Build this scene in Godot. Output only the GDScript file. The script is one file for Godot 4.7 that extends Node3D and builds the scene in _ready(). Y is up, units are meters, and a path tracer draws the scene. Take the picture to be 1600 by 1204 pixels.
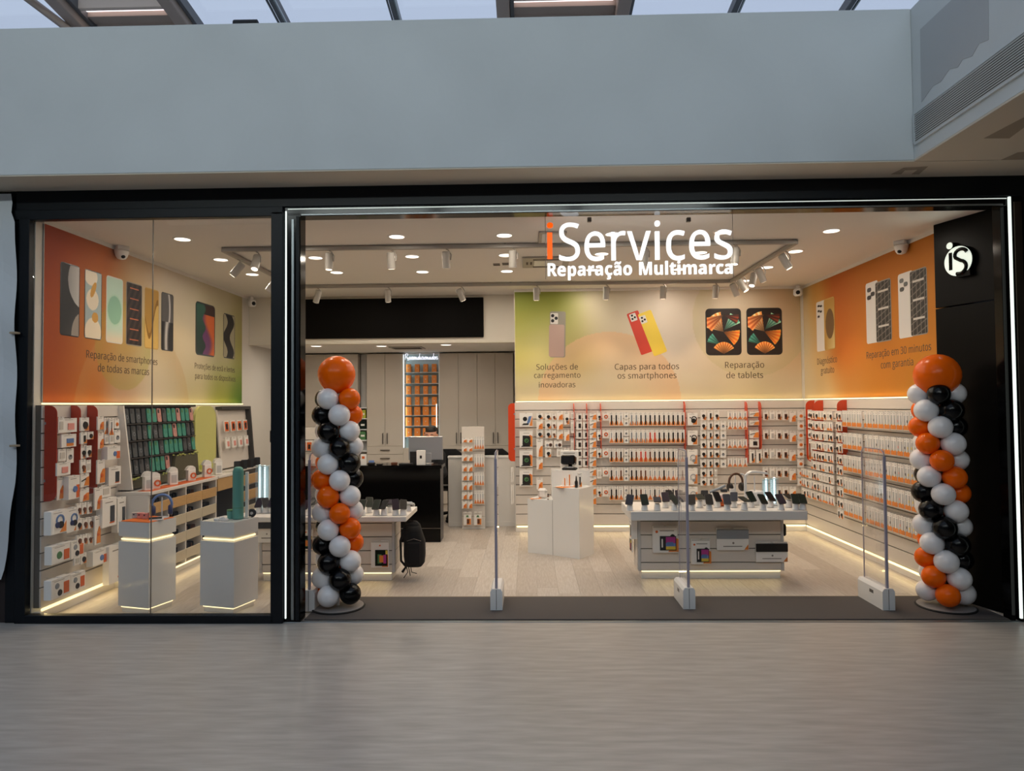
extends Node3D
# A phone repair shop front in a mall, photographed from the concourse. x right, y up, z towards the camera; the shop front stands at z = 0.

const EYE := Vector3(0, 1.6, 5.035)
const FOCAL := 1060.0
const V0 := Vector3.ZERO
var turn: Basis
var used := {}
var M := {}
var cache := {}
var rng := RandomNumberGenerator.new()

# ---------------------------------------------------------------- shape builder: faces gathered per material, one surface each
class Shape:
	var parts := {}
	var order := []
	var m: Material
	var xf := Transform3D()
	func use(mat: Material) -> Shape:
		m = mat
		if not parts.has(m):
			parts[m] = [PackedVector3Array(), PackedVector3Array(), PackedVector2Array()]
			order.append(m)
		return self
	func vert(p: Vector3, n: Vector3, uv := Vector2.ZERO) -> void:
		var d = parts[m]
		d[0].append(xf * p)
		d[1].append((xf.basis * n).normalized())
		d[2].append(uv)
	func tri(a: Vector3, b: Vector3, c: Vector3, n: Vector3) -> void:
		if (c - a).cross(b - a).dot(n) < 0.0:
			var t := b
			b = c
			c = t
		vert(a, n); vert(b, n); vert(c, n)
	func trin(a: Vector3, b: Vector3, c: Vector3, na: Vector3, nb: Vector3, nc: Vector3) -> void:
		if (c - a).cross(b - a).dot(na + nb + nc) < 0.0:
			vert(a, na); vert(c, nc); vert(b, nb)
		else:
			vert(a, na); vert(b, nb); vert(c, nc)
	func face(pts: Array, out: Vector3) -> void:
		var n: Vector3 = (pts[1] - pts[0]).cross(pts[2] - pts[0]).normalized()
		if n.dot(out) < 0.0:
			n = -n
		for i in range(1, pts.size() - 1):
			tri(pts[0], pts[i], pts[i + 1], n)
	func quad_uv(a: Vector3, b: Vector3, c: Vector3, d: Vector3, n: Vector3) -> void:
		# a top left, b top right, c bottom right, d bottom left as seen from the front
		var q := [[a, Vector2(0, 0)], [b, Vector2(1, 0)], [c, Vector2(1, 1)], [a, Vector2(0, 0)], [c, Vector2(1, 1)], [d, Vector2(0, 1)]]
		for k in q:
			vert(k[0], n, k[1])
	func box(c: Vector3, s: Vector3, b := 0.0) -> Shape:
		var h := s * 0.5
		b = minf(b, minf(h.x, minf(h.y, h.z)) * 0.9)
		for ax in 3:
			var u := (ax + 1) % 3
			var w := (ax + 2) % 3
			for sg in [-1.0, 1.0]:
				var pts := []
				for k in [[-1, -1], [1, -1], [1, 1], [-1, 1]]:
					var p := V3(ax, sg * h[ax], u, k[0] * (h[u] - b), w, k[1] * (h[w] - b))
					pts.append(c + p)
				face(pts, V3(ax, sg, u, 0, w, 0))
		if b > 0.0:
			for ax in 3:
				var u := (ax + 1) % 3
				var w := (ax + 2) % 3
				for su in [-1.0, 1.0]:
					for sw in [-1.0, 1.0]:
						var pts := []
						for k in [[-1, 0], [1, 0], [1, 1], [-1, 1]]:
							var du: float = h[u] - (b if k[1] == 1 else 0.0)
							var dw: float = h[w] - (0.0 if k[1] == 1 else b)
							pts.append(c + V3(ax, k[0] * (h[ax] - b), u, su * du, w, sw * dw))
						face(pts, V3(ax, 0, u, su, w, sw))
			for sx in [-1.0, 1.0]:
				for sy in [-1.0, 1.0]:
					for sz in [-1.0, 1.0]:
						face([c + Vector3(sx * h.x, sy * (h.y - b), sz * (h.z - b)), c + Vector3(sx * (h.x - b), sy * h.y, sz * (h.z - b)), c + Vector3(sx * (h.x - b), sy * (h.y - b), sz * h.z)], Vector3(sx, sy, sz))
		return self
	static func V3(a: int, x: float, b: int, y: float, c: int, z: float) -> Vector3:
		var p := Vector3.ZERO
		p[a] = x
		p[b] = y
		p[c] = z
		return p
	func slab(a: Vector3, b: Vector3, bev := 0.0) -> Shape:
		return box((a + b) * 0.5, (b - a).abs(), bev)
	# a polygon in the plane z = z0, extruded to z = z1
	func prism(poly: Array, z0: float, z1: float) -> Shape:
		var p2 := PackedVector2Array(poly)
		var idx := Geometry2D.triangulate_polygon(p2)
		for i in range(0, idx.size(), 3):
			for z in [z0, z1]:
				var n := Vector3(0, 0, 1.0 if (z == z1) == (z1 > z0) else -1.0)
				tri(V(p2[idx[i]], z), V(p2[idx[i + 1]], z), V(p2[idx[i + 2]], z), n)
		var area := 0.0
		for i in p2.size():
			area += p2[i].cross(p2[(i + 1) % p2.size()])
		for i in p2.size():
			var a := p2[i]
			var b := p2[(i + 1) % p2.size()]
			var d := b - a
			var n := Vector3(d.y, -d.x, 0) * signf(area)
			if d.length() > 1e-6:
				tri(V(a, z0), V(b, z0), V(b, z1), n.normalized())
				tri(V(a, z0), V(b, z1), V(a, z1), n.normalized())
		return self
	static func V(p: Vector2, z: float) -> Vector3:
		return Vector3(p.x, p.y, z)
	# profile: points (radius, height) from bottom to top, turned round the y axis through c
	func lathe(c: Vector3, prof: Array, segs := 16, smooth := true) -> Shape:
		var nn := []
		for i in prof.size():
			var a: Vector2 = prof[maxi(i - 1, 0)]
			var b: Vector2 = prof[mini(i + 1, prof.size() - 1)]
			var d := b - a
			nn.append(Vector2(d.y, -d.x).normalized())
		for k in segs:
			var a0 := TAU * k / segs
			var a1 := TAU * (k + 1) / segs
			for i in prof.size() - 1:
				var p: Vector2 = prof[i]
				var q: Vector2 = prof[i + 1]
				if p.is_equal_approx(q):
					continue
				var np: Vector2 = nn[i]
				var nq: Vector2 = nn[i + 1]
				if not smooth:
					var dd := q - p
					np = Vector2(dd.y, -dd.x).normalized()
					nq = np
				var A := c + R(p, a0)
				var B := c + R(p, a1)
				var C := c + R(q, a1)
				var D := c + R(q, a0)
				if p.x > 1e-6:
					trin(A, B, C, R(np, a0), R(np, a1), R(nq, a1))
				if q.x > 1e-6:
					trin(A, C, D, R(np, a0), R(nq, a1), R(nq, a0))
		return self
	static func R(p: Vector2, a: float) -> Vector3:
		return Vector3(p.x * sin(a), p.y, p.x * cos(a))
	func cyl(c: Vector3, r: float, h: float, segs := 16, bev := 0.0) -> Shape:
		if bev > 0.0:
			return lathe(c, [Vector2(0, 0), Vector2(r - bev, 0), Vector2(r, bev), Vector2(r, h - bev), Vector2(r - bev, h), Vector2(0, h)], segs, false)
		return lathe(c, [Vector2(0, 0), Vector2(r, 0), Vector2(r, h), Vector2(0, h)], segs, false)
	func ball(c: Vector3, r: Vector3, segs := 16, rings := 10) -> Shape:
		for i in rings:
			for k in segs:
				var q := []
				for e in [[i, k], [i, k + 1], [i + 1, k + 1], [i + 1, k]]:
					var t: float = PI * e[0] / rings
					var a: float = TAU * e[1] / segs
					q.append(Vector3(sin(t) * sin(a), cos(t), sin(t) * cos(a)))
				var w := []
				for p in q:
					w.append([c + p * r, (p / r).normalized()])
				if i > 0:
					trin(w[0][0], w[1][0], w[2][0], w[0][1], w[1][1], w[2][1])
				if i < rings - 1:
					trin(w[0][0], w[2][0], w[3][0], w[0][1], w[2][1], w[3][1])
		return self
	func tube(pts: Array, r: float, segs := 6, closed := false) -> Shape:
		var n := pts.size()
		var rings := []
		var up := Vector3(0.13, 0.97, 0.21).normalized()
		for i in n:
			var a: Vector3 = pts[(i - 1 + n) % n] if closed else pts[maxi(i - 1, 0)]
			var b: Vector3 = pts[(i + 1) % n] if closed else pts[mini(i + 1, n - 1)]
			var t := (b - a).normalized()
			var x := up.cross(t)
			if x.length() < 0.1:
				x = Vector3.RIGHT.cross(t)
			x = x.normalized()
			up = t.cross(x).normalized()
			var ring := []
			for k in segs:
				var an := TAU * k / segs
				ring.append(x * cos(an) + up * sin(an))
			rings.append(ring)
		for i in (n if closed else n - 1):
			var j := (i + 1) % n
			for k in segs:
				var l := (k + 1) % segs
				var A: Vector3 = pts[i] + rings[i][k] * r
				var B: Vector3 = pts[i] + rings[i][l] * r
				var C: Vector3 = pts[j] + rings[j][l] * r
				var D: Vector3 = pts[j] + rings[j][k] * r
				trin(A, B, C, rings[i][k], rings[i][l], rings[j][l])
				trin(A, C, D, rings[i][k], rings[j][l], rings[j][k])
		if not closed:
			for e in [0, n - 1]:
				var t: Vector3 = (pts[1] - pts[0]) * -1.0 if e == 0 else pts[n - 1] - pts[n - 2]
				for k in segs:
					tri(pts[e], pts[e] + rings[e][k] * r, pts[e] + rings[e][(k + 1) % segs] * r, t.normalized())
		return self
	func build() -> ArrayMesh:
		var am := ArrayMesh.new()
		for mat in order:
			var d = parts[mat]
			if d[0].is_empty():
				continue
			var arr := []
			arr.resize(Mesh.ARRAY_MAX)
			arr[Mesh.ARRAY_VERTEX] = d[0]
			arr[Mesh.ARRAY_NORMAL] = d[1]
			arr[Mesh.ARRAY_TEX_UV] = d[2]
			am.add_surface_from_arrays(Mesh.PRIMITIVE_TRIANGLES, arr)
			am.surface_set_material(am.get_surface_count() - 1, mat)
		return am

func sh(mat) -> Shape:
	var s := Shape.new()
	s.use(M[mat] if mat is String else mat)
	return s

# ---------------------------------------------------------------- nodes
func numbered(called: String) -> String:
	used[called] = used.get(called, 0) + 1
	return called if used[called] == 1 else "%s_%03d" % [called, used[called] - 1]

func obj(called: String, mesh, parent: Node3D = null, at := V0, rot := V0) -> MeshInstance3D:
	var o := MeshInstance3D.new()
	o.mesh = mesh.build() if mesh is Shape else mesh
	o.position = at
	o.rotation = rot
	if parent == null:
		o.name = numbered(called)
		add_child(o)
	else:
		o.name = called
		parent.add_child(o, true)
	return o

func thing(called: String, label: String, category: String, at := V0, yaw := 0.0, group := "") -> Node3D:
	var o := Node3D.new()
	o.name = numbered(called)
	add_child(o)
	o.position = at
	o.rotation.y = yaw
	return tag(o, label, category, group)

func tag(o: Node3D, label: String, category: String, group := "") -> Node3D:
	o.set_meta("label", label)
	o.set_meta("category", category)
	if group:
		o.set_meta("group", group)
	return o

func struct(called: String, mesh, at := V0, rot := V0) -> MeshInstance3D:
	var o := obj(called, mesh, null, at, rot)
	o.set_meta("kind", "structure")
	return o

func copy(o: Node3D, label: String, at: Vector3, yaw := 0.0) -> Node3D:
	var c: Node3D = o.duplicate()
	c.name = numbered(String(o.name).rstrip("0123456789").rstrip("_"))
	add_child(c)
	c.position = at
	c.rotation.y = yaw
	c.set_meta("label", label)
	return c

# a point of the photograph carried onto the plane where axis ax has the given value
func px(u: float, v: float, ax: int, val: float) -> Vector3:
	var d := turn * Vector3((u - 800.0) / FOCAL, -(v - 602.0) / FOCAL, -1.0)
	return EYE + d * ((val - EYE[ax]) / d[ax])

# ---------------------------------------------------------------- materials
func mat(called: String, hex: String, rough := 0.6, opts := {}) -> StandardMaterial3D:
	var m := StandardMaterial3D.new()
	m.resource_name = called
	m.albedo_color = Color(hex)
	m.roughness = rough
	for k in opts:
		m.set(k, opts[k])
	M[called] = m
	return m

func glow(called: String, hex: String, e: float) -> void:
	mat(called, hex, 0.5, {"emission_enabled": true, "emission": Color(hex), "emission_energy_multiplier": e})

func noise_tex(freq: float, oct: int, c0: Color, c1: Color, seed_ := 1, size := 512, normal := false) -> NoiseTexture2D:
	var n := FastNoiseLite.new()
	n.seed = seed_
	n.frequency = freq
	n.fractal_octaves = oct
	var t := NoiseTexture2D.new()
	t.width = size
	t.height = size
	t.seamless = true
	t.noise = n
	if normal:
		t.as_normal_map = true
		t.bump_strength = 1.0
	else:
		var g := Gradient.new()
		g.set_color(0, c0)
		g.set_color(1, c1)
		t.color_ramp = g
	return t

func make_materials() -> void:
	mat("wall_paint", "dcdcda", 0.85)
	mat("header_paint", "d2d8da", 0.8)
	mat("bare_plaster", "b3b7ba", 0.95)
	mat("soffit_paint", "cfc6b6", 0.8)
	mat("soffit_stain", "9b9080", 0.85)
	mat("ceiling_paint", "e4e0da", 0.9)
	mat("shop_wall", "ddd8cf", 0.7)
	mat("fascia_paint", "e0d9cc", 0.8)
	mat("black_frame", "10151b", 0.4, {"metallic_specular": 0.35})
	mat("black_gloss", "070708", 0.12, {"metallic_specular": 0.3})
	mat("black_panel", "0f0e0d", 0.33, {"metallic_specular": 0.22})
	mat("sign_black", "0c0a09", 0.6, {"metallic_specular": 0.2})
	mat("brushed_dark", "5a5046", 0.4, {"metallic": 0.8})
	mat("aluminium", "9aa0a2", 0.35, {"metallic": 0.85})
	mat("white_gloss", "e9e8e5", 0.13)
	mat("white_laminate", "e6e1da", 0.4)
	mat("slat_white", "ddd5cc", 0.45)
	mat("groove", "5f5850", 0.7)
	mat("white_plastic", "efeeec", 0.35)
	mat("card", "f3efe9", 0.55)
	mat("card_shadow", "cfc9c0", 0.6)
	mat("orange_print", "e5893a", 0.5)
	mat("orange_deep", "dd6626", 0.5)
	mat("black_print", "1c1817", 0.45)
	mat("brown_print", "6a3c22", 0.5)
	mat("grey_print", "8f949a", 0.5)
	mat("pale_grey", "c3c2c0", 0.5)
	mat("pink_print", "e79a8f", 0.5)
	mat("red_print", "c8402f", 0.5)
	mat("blue_print", "5f7fb4", 0.5)
	mat("green_print", "4d7f4e", 0.5)
	mat("lime_print", "b9c04c", 0.5)
	mat("magenta_print", "b23c8c", 0.45)
	mat("yellow_print", "e3c64a", 0.5)
	mat("text_grey", "8c867e", 0.7)
	mat("mural_text", "574838", 0.8)
	mat("orange_acrylic", "d64a26", 0.25)
	mat("mat_orange", "f07a1c", 0.6)
	mat("red_acrylic", "ad3c26", 0.25)
	mat("balloon_white", "f0eef0", 0.22, {"clearcoat_enabled": true, "clearcoat": 0.5})
	mat("balloon_black", "08080a", 0.2, {"metallic_specular": 0.4})
	mat("balloon_orange", "fb6a04", 0.25, {"metallic_specular": 0.35})
	mat("base_grey", "8b8684", 0.6)
	mat("rubber", "0c0c0d", 0.7)
	mat("gate_edge", "a49fae", 0.3)
	mat("cabinet_grey", "c8beb2", 0.35)
	mat("handle", "77706a", 0.35, {"metallic": 0.6})
	mat("niche_back", "b8cdd0", 0.5)
	mat("shelf_white", "e4e6e8", 0.3)
	mat("steel", "b9bcc2", 0.32, {"metallic": 0.75})
	mat("fabric_black", "121214", 0.9)
	mat("leather_black", "0d0d0f", 0.45)
	mat("teal", "5a9f92", 0.5)
	mat("case_teal", "44907f", 0.5)
	mat("case_grey", "4a4d50", 0.55)
	mat("case_dark", "2c2f33", 0.5)
	mat("case_pink", "c58f86", 0.5)
	mat("rack_dark", "3a3734", 0.7)
	mat("phone_black", "111115", 0.4, {"metallic_specular": 0.25})
	mat("phone_blue", "182032", 0.4, {"metallic_specular": 0.25})
	mat("phone_purple", "251b2a", 0.4, {"metallic_specular": 0.25})
	mat("phone_green", "17211c", 0.4, {"metallic_specular": 0.25})
	mat("bezel", "26282b", 0.3)
	mat("skin", "c68f76", 0.55, {"subsurf_scatter_enabled": true, "subsurf_scatter_strength": 0.08})
	mat("hair", "17120f", 0.6)
	mat("shirt", "1b1c20", 0.9)
	mat("wood_light", "d2aa70", 0.5)
	mat("bin_front_pale", "c9bda4", 0.5)
	mat("moss", "6d6a57", 0.95)
	mat("moss_edge", "9aa05a", 0.95)
	mat("lime_wall", "c9c87a", 0.7)
	mat("sheet", "cfd6dc", 0.6)
	mat("strap", "a39580", 0.7)
	mat("dark_wall", "2a2222", 0.8)
	mat("skylight_steel", "6a6a6c", 0.5, {"metallic": 0.3})
	mat("skylight_beam", "a8968a", 0.6)
	mat("skylight_board", "dccabb", 0.6)
	mat("mall_wall", "6e6d6b", 0.85)
	mat("headphone_blue", "6f8cc4", 0.35)
	mat("headphone_navy", "27305e", 0.5)
	mat("headphone_brown", "5a3a28", 0.5)
	mat("track_white", "a6a199", 0.45)
	mat("vent_dark", "4c443c", 0.7)
	mat("screen_grey", "3e4146", 0.3)
	mat("plant_stain", "a9a19a", 0.8)
	mat("white_case", "e2dcd6", 0.4)
	mat("print_rose", "b59a90", 0.4)
	mat("print_silver", "d9d5d0", 0.4)
	mat("print_gold", "c09a4a", 0.4)
	mat("print_lens", "15161a", 0.3)
	mat("print_ink", "2f2d2b", 0.5)
	mat("print_line", "8f8a80", 0.5)
	glow("light_disc", "fff2e2", 3.0)
	glow("spot_disc", "fff0dc", 3.0)
	glow("led_warm", "ffecb8", 1.6)
	glow("led_white", "f4fff6", 0.95)
	glow("led_white_dim", "f4fff6", 0.55)
	glow("sign_white", "ffffff", 1.1)
	glow("sign_orange", "ff5a08", 1.1)
	glow("logo_light", "e6f0e2", 0.78)
	glow("neon", "eef2ff", 1.4)
	glow("tower_led", "e8fbff", 1.6)
	glow("hall_lamp", "eaf1ff", 0.9)
	glow("skylight_lamp", "fff4f6", 1.5)
	mat("roof_glass", "ffffff", 0.0, {"transparency": BaseMaterial3D.TRANSPARENCY_ALPHA})
	M["roof_glass"].albedo_color.a = 0.0
	M["glass"] = mat("glass", "1a2024", 0.0, {"transparency": BaseMaterial3D.TRANSPARENCY_ALPHA})
	M["glass"].albedo_color.a = 0.05
	M["acrylic"] = mat("acrylic", "e6e6ee0a", 0.02, {"transparency": BaseMaterial3D.TRANSPARENCY_ALPHA})
	M["clear_sign"] = mat("clear_sign", "ffffff02", 0.0, {"transparency": BaseMaterial3D.TRANSPARENCY_ALPHA, "metallic_specular": 0.25})
	var marble := mat("mall_floor", "ffffff", 0.34, {"uv1_triplanar": true, "uv1_world_triplanar": true, "uv1_scale": Vector3(0.16, 0.5, 1.15)})
	marble.albedo_texture = noise_tex(0.012, 5, Color("b1aca5"), Color("c2bdb6"), 4, 1024)
	marble.detail_enabled = true
	marble.detail_blend_mode = BaseMaterial3D.BLEND_MODE_MUL
	marble.detail_albedo = noise_tex(0.03, 3, Color("e2e0de"), Color("ffffff"), 9, 512)
	for k in 4:
		var w := mat("plank_%d" % k, ["c8c1ba", "c0b8b0", "cdc6be", "bbb3ab"][k], 0.42, {"uv1_triplanar": true, "uv1_world_triplanar": true, "uv1_scale": Vector3(5.0, 1.0, 0.5), "uv1_offset": Vector3(k * 0.37, 0, k * 0.21)})
		if k == 0:
			cache["grain"] = noise_tex(0.02, 4, Color("e2ddd8"), Color("ffffff"), 21, 512)
		w.albedo_texture = cache["grain"]
	var wood: StandardMaterial3D = M["wood_light"]
	wood.albedo_texture = cache["grain"]
	wood.uv1_triplanar = true
	wood.uv1_world_triplanar = true
	wood.uv1_scale = Vector3(1.0, 9.0, 1.2)
	var carpet := mat("mat_grey", "6a6462", 0.95, {"uv1_triplanar": true, "uv1_world_triplanar": true, "uv1_scale": Vector3(9, 9, 9)})
	carpet.albedo_texture = noise_tex(0.25, 2, Color("8c8c8c"), Color("ffffff"), 31, 256)
	var mo: StandardMaterial3D = M["moss"]
	mo.albedo_texture = noise_tex(0.12, 3, Color("9c9c90"), Color("ffffff"), 33, 256)
	mo.uv1_triplanar = true
	mo.uv1_scale = Vector3(3, 3, 3)
	var pl: StandardMaterial3D = M["header_paint"]
	pl.albedo_texture = noise_tex(0.01, 3, Color("f4f4f4"), Color("ffffff"), 35, 256)
	pl.uv1_triplanar = true
	pl.uv1_world_triplanar = true
	pl.uv1_scale = Vector3(0.3, 0.3, 0.3)

# ---------------------------------------------------------------- lights
func lamp_area(parent: Node3D, at: Vector3, size: Vector2, towards: Vector3, energy: float, color: Color) -> AreaLight3D:
	var l := AreaLight3D.new()
	l.name = "area_light"
	l.area_size = size
	l.light_energy = energy
	l.light_color = color
	l.area_range = 30.0
	l.area_attenuation = 2.0
	l.shadow_enabled = true
	if energy > 0.05:            # the faintest accents light their surroundings by their glowing meshes alone
		parent.add_child(l, true)
	l.position = at
	var up := Vector3.FORWARD if absf(towards.y) > 0.9 else Vector3.UP
	l.basis = Basis.looking_at(towards, up)
	return l

# a glowing strip with a light of its own size just in front of it
func led_strip(label: String, a: Vector3, b: Vector3, thick: Vector2, out: Vector3, energy: float, material := "led_warm", color := Color(1.0, 0.87, 0.6), called := "led_strip") -> Node3D:
	var c := (a + b) * 0.5
	var t := thing(called, label, "light strip", c)
	var along := (b - a)
	var s := along.abs() + Vector3(thick.x, thick.y, thick.x)
	for i in 3:
		if along.abs()[i] > 0.01:
			s[i] = along.abs()[i]
	obj("light_tube", sh(material).box(V0, s, 0.003), t)
	var l := along.length()
	var li := lamp_area(t, out * 0.016, Vector2(l * 0.98, 0.015), out, energy, color)
	var dir := along.normalized()
	li.basis = Basis(dir, (-out).cross(dir), -out)
	return t

func downlight(label: String, at: Vector3, r: float, e: float) -> Node3D:
	var t := thing("ceiling_downlight", label, "ceiling light", at, 0.0, "round recessed downlights")
	if not cache.has("down"):
		cache["down"] = [sh("white_plastic").lathe(V0, [Vector2(0.064, -0.006), Vector2(0.072, -0.008), Vector2(0.082, 0.0)], 24).build(), sh("light_disc").lathe(V0, [Vector2(0, -0.005), Vector2(0.068, -0.005), Vector2(0.068, 0.0)], 24, false).build()]
	var a := obj("trim_ring", cache["down"][0], t)
	var b := obj("light_disc", cache["down"][1], t)
	a.scale = Vector3.ONE * r / 0.075
	b.scale = a.scale
	lamp_area(t, Vector3(0, -0.012, 0), Vector2(0.11, 0.11), Vector3.DOWN, e, Color(1.0, 0.95, 0.88))
	return t

func setup_camera_and_light() -> void:
	turn = Basis.from_euler(Vector3(deg_to_rad(1.61837), deg_to_rad(1.37344), deg_to_rad(-0.46582)), EULER_ORDER_YXZ)
	var cam := Camera3D.new()
	cam.name = "camera"
	add_child(cam)
	cam.transform = Transform3D(turn, EYE)
	cam.fov = rad_to_deg(2.0 * atan(602.0 / FOCAL))
	cam.near = 0.05
	cam.far = 200.0
	cam.current = true
	var we := WorldEnvironment.new()
	we.name = "world"
	var e := Environment.new()
	e.background_mode = Environment.BG_SKY
	var sky := Sky.new()
	var sm := ProceduralSkyMaterial.new()
	sm.sky_top_color = Color("c3d4f0")
	sm.sky_horizon_color = Color("cdd9ec")
	sm.ground_bottom_color = Color("6f6f70")
	sm.ground_horizon_color = Color("b4bac4")
	sm.sky_energy_multiplier = SKY_ENERGY
	sm.ground_energy_multiplier = SKY_ENERGY
	sky.sky_material = sm
	e.sky = sky
	e.tonemap_mode = Environment.TONE_MAPPER_LINEAR
	e.tonemap_exposure = EXPOSURE
	e.sdfgi_enabled = true
	e.ssao_enabled = true
	e.ssil_enabled = true
	we.environment = e
	add_child(we)

const SKY_ENERGY := 0.95
const EXPOSURE := 1.0
const DOWN_ENERGY := 0.37
const SPOT_ENERGY := 0.35
const STRIP := 0.045
const HALL := 5.6

# ---------------------------------------------------------------- the setting
func build_shell() -> void:
	struct("floor", sh("mall_floor").slab(Vector3(-9, -0.12, -0.005), Vector3(9, 0, 12)))
	struct("wall_mall_left", sh("mall_wall").slab(Vector3(-9.2, 0, 0), Vector3(-9, 6.3, 12)))
	struct("wall_mall_right", sh("mall_wall").slab(Vector3(9, 0, 0), Vector3(9.2, 6.3, 12)))
	struct("wall_mall_rear", sh("mall_wall").slab(Vector3(-9.2, 0, 12), Vector3(9.2, 6.3, 12.2)))
	# long floodlight fittings hung from the roof of the concourse, behind and above the camera
	for k in 4:
		var t := thing("hanging_hall_lamp", "long white lamp hung from the concourse roof behind the camera, %s from the left" % ["first", "second", "third", "fourth"][k], "lamp", Vector3(-5.6 + k * 2.6, 5.25, 7.6))
		t.rotation.x = 0.62
		obj("housing", sh("white_plastic").slab(Vector3(-1.22, -0.17, 0.0), Vector3(1.22, 0.17, 0.1), 0.01), t)
		obj("lamp_face", sh("hall_lamp").slab(Vector3(-1.18, -0.15, -0.004), Vector3(1.18, 0.15, 0.0)), t)
		obj("hanger", sh("steel").tube([Vector3(-1.0, 0.05, 0.1), Vector3(-1.0, 0.5, 0.42)], 0.01, 6), t)
		obj("hanger", sh("steel").tube([Vector3(1.0, 0.05, 0.1), Vector3(1.0, 0.5, 0.42)], 0.01, 6), t)
		lamp_area(t, Vector3(0, 0, -0.012), Vector2(2.34, 0.3), Vector3(0, 0, -1), HALL, Color(0.96, 1.0, 0.98))
	# the shop's own floor of boards
	var fl := struct("floor_shop", sh("plank_3").slab(Vector3(-3.9, -0.12, -5.8), Vector3(3.75, -0.006, -0.005)))
	rng.seed = 5
	var w := 0.182
	var nx := int(7.4 / w)
	for i in nx + 1:
		var z := -0.02 + rng.randf() * 1.2
		var x := -3.76 + i * w
		while z > -5.7:
			var z1 := maxf(z - 1.22, -5.75)
			var z0 := minf(z, -0.02)
			if x < 3.6 and z0 - z1 > 0.05:
				var key := "plank%d" % int(round((z0 - z1) * 100))
				obj("plank", sh("plank_%d" % rng.randi_range(0, 3)).slab(Vector3(x + 0.0004, -0.006, z1 + 0.0005), Vector3(minf(x + w - 0.0004, 3.62), 0.0, z0 - 0.0005), 0.0008), fl)
			z = z1
	struct("ceiling", sh("ceiling_paint").slab(Vector3(-3.95, 3.07, -4.1), Vector3(3.8, 3.25, -0.1)))
	struct("ceiling_back", sh("ceiling_paint").slab(Vector3(-3.95, 2.44, -5.8), Vector3(-0.05, 2.6, -4.1)))
	struct("wall_left", sh("shop_wall").slab(Vector3(-3.9, 0, -5.8), Vector3(-3.76, 3.25, -0.035)))
	struct("wall_right", sh("shop_wall").slab(Vector3(3.5, 0, -3.75), Vector3(3.7, 3.25, -0.66)))
	struct("wall_back", sh("shop_wall").slab(Vector3(-0.17, 0, -3.75), Vector3(3.7, 3.25, -3.6)))
	struct("wall_back_recess", sh("cabinet_grey").slab(Vector3(-3.9, 0, -5.9), Vector3(0, 3.25, -5.78)))
	struct("wall_recess_right", sh("shop_wall").slab(Vector3(-0.17, 0, -5.8), Vector3(-0.03, 3.25, -3.75)))
	struct("wall_fascia", sh("fascia_paint").slab(Vector3(-3.76, 2.44, -4.12), Vector3(-0.17, 3.07, -4.0), 0.004))
	struct("trim_fascia", sh("fascia_paint").slab(Vector3(-3.76, 2.43, -4.13), Vector3(-0.17, 2.462, -3.985), 0.003))
	struct("trim_cornice_back", sh("ceiling_paint").slab(Vector3(-0.17, 3.036, -3.6), Vector3(3.5, 3.07, -3.575)))
	struct("trim_cornice_left", sh("ceiling_paint").slab(Vector3(-3.76, 3.036, -4.0), Vector3(-3.735, 3.07, -0.09)))
	struct("trim_cornice_right", sh("ceiling_paint").slab(Vector3(3.475, 3.036, -3.6), Vector3(3.5, 3.07, -0.7)))
	# the header over the shop front, its soffit and the bulkhead on the right with its grille
	struct("wall_header", sh("header_paint").slab(Vector3(-9, 3.258, 0.0), Vector3(2.67, 4.318, 0.346), 0.004))
	struct("ceiling_soffit", sh("soffit_paint").slab(Vector3(-9, 3.25, -0.12), Vector3(9, 3.262, 0.342)))
	struct("wall_upstand", sh("header_paint").slab(Vector3(-9, 3.25, -0.75), Vector3(9, 4.75, -0.6)))
	struct("trim_header_top", sh("header_paint").slab(Vector3(-9, 4.2, -0.62), Vector3(9, 4.3, 0.02)))
	var bh := struct("wall_bulkhead", sh("header_paint").slab(Vector3(2.67, 3.262, 0.0), Vector3(9, 4.318, 12), 0.004))
	struct("ceiling_bulkhead", sh("soffit_paint").slab(Vector3(2.672, 3.252, 0.34), Vector3(9, 3.264, 12)))
	# unpainted plaster on the bulkhead
	var poly := []
	for p in [[1438, 46], [1487, 0], [1545, -18], [1545, 62], [1530, 68], [1519, 88], [1505, 92], [1497, 105], [1484, 108], [1470, 128], [1458, 134], [1440, 160]]:
		var q := px(p[0], p[1], 0, 2.67)
		poly.append(Vector2(-q.z, q.y))
	var ps := sh("bare_plaster")
	ps.xf = Transform3D(Basis(Vector3(0, 0, -1), Vector3(0, 1, 0), Vector3(1, 0, 0)), Vector3(2.6695, 0, 0))
	ps.prism(poly, 0.0, -0.0015)
	obj("plaster_patch", ps, bh)
	ps = sh("bare_plaster")
	ps.slab(Vector3(2.668, 3.6, 1.42), Vector3(2.67, 4.3, 3.2))
	obj("plaster_patch", ps, bh)
	# louvre grille
	var gr := thing("air_grille", "long white louvred air grille along the bulkhead on the right", "grille", Vector3(2.67, 3.365, 0.372))
	var fr := sh("header_paint")
	fr.slab(Vector3(-0.014, -0.012, 0), Vector3(0.0, 0.0, 5.0)).slab(Vector3(-0.014, 0.196, 0), Vector3(0, 0.206, 5.0)).slab(Vector3(-0.014, 0, -0.008), Vector3(0, 0.2, 0.004))
	obj("frame", fr, gr)
	obj("backing", sh("vent_dark").slab(Vector3(-0.003, 0, 0), Vector3(0.0, 0.196, 5.0)), gr)
	var slat := sh("header_paint")
	slat.xf = Transform3D(Basis(Vector3(0, 0, 1), 0.5), V0)
	slat.slab(Vector3(-0.006, -0.0036, 0.0), Vector3(0.006, 0.0036, 5.0))
	var sm := slat.build()
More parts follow.
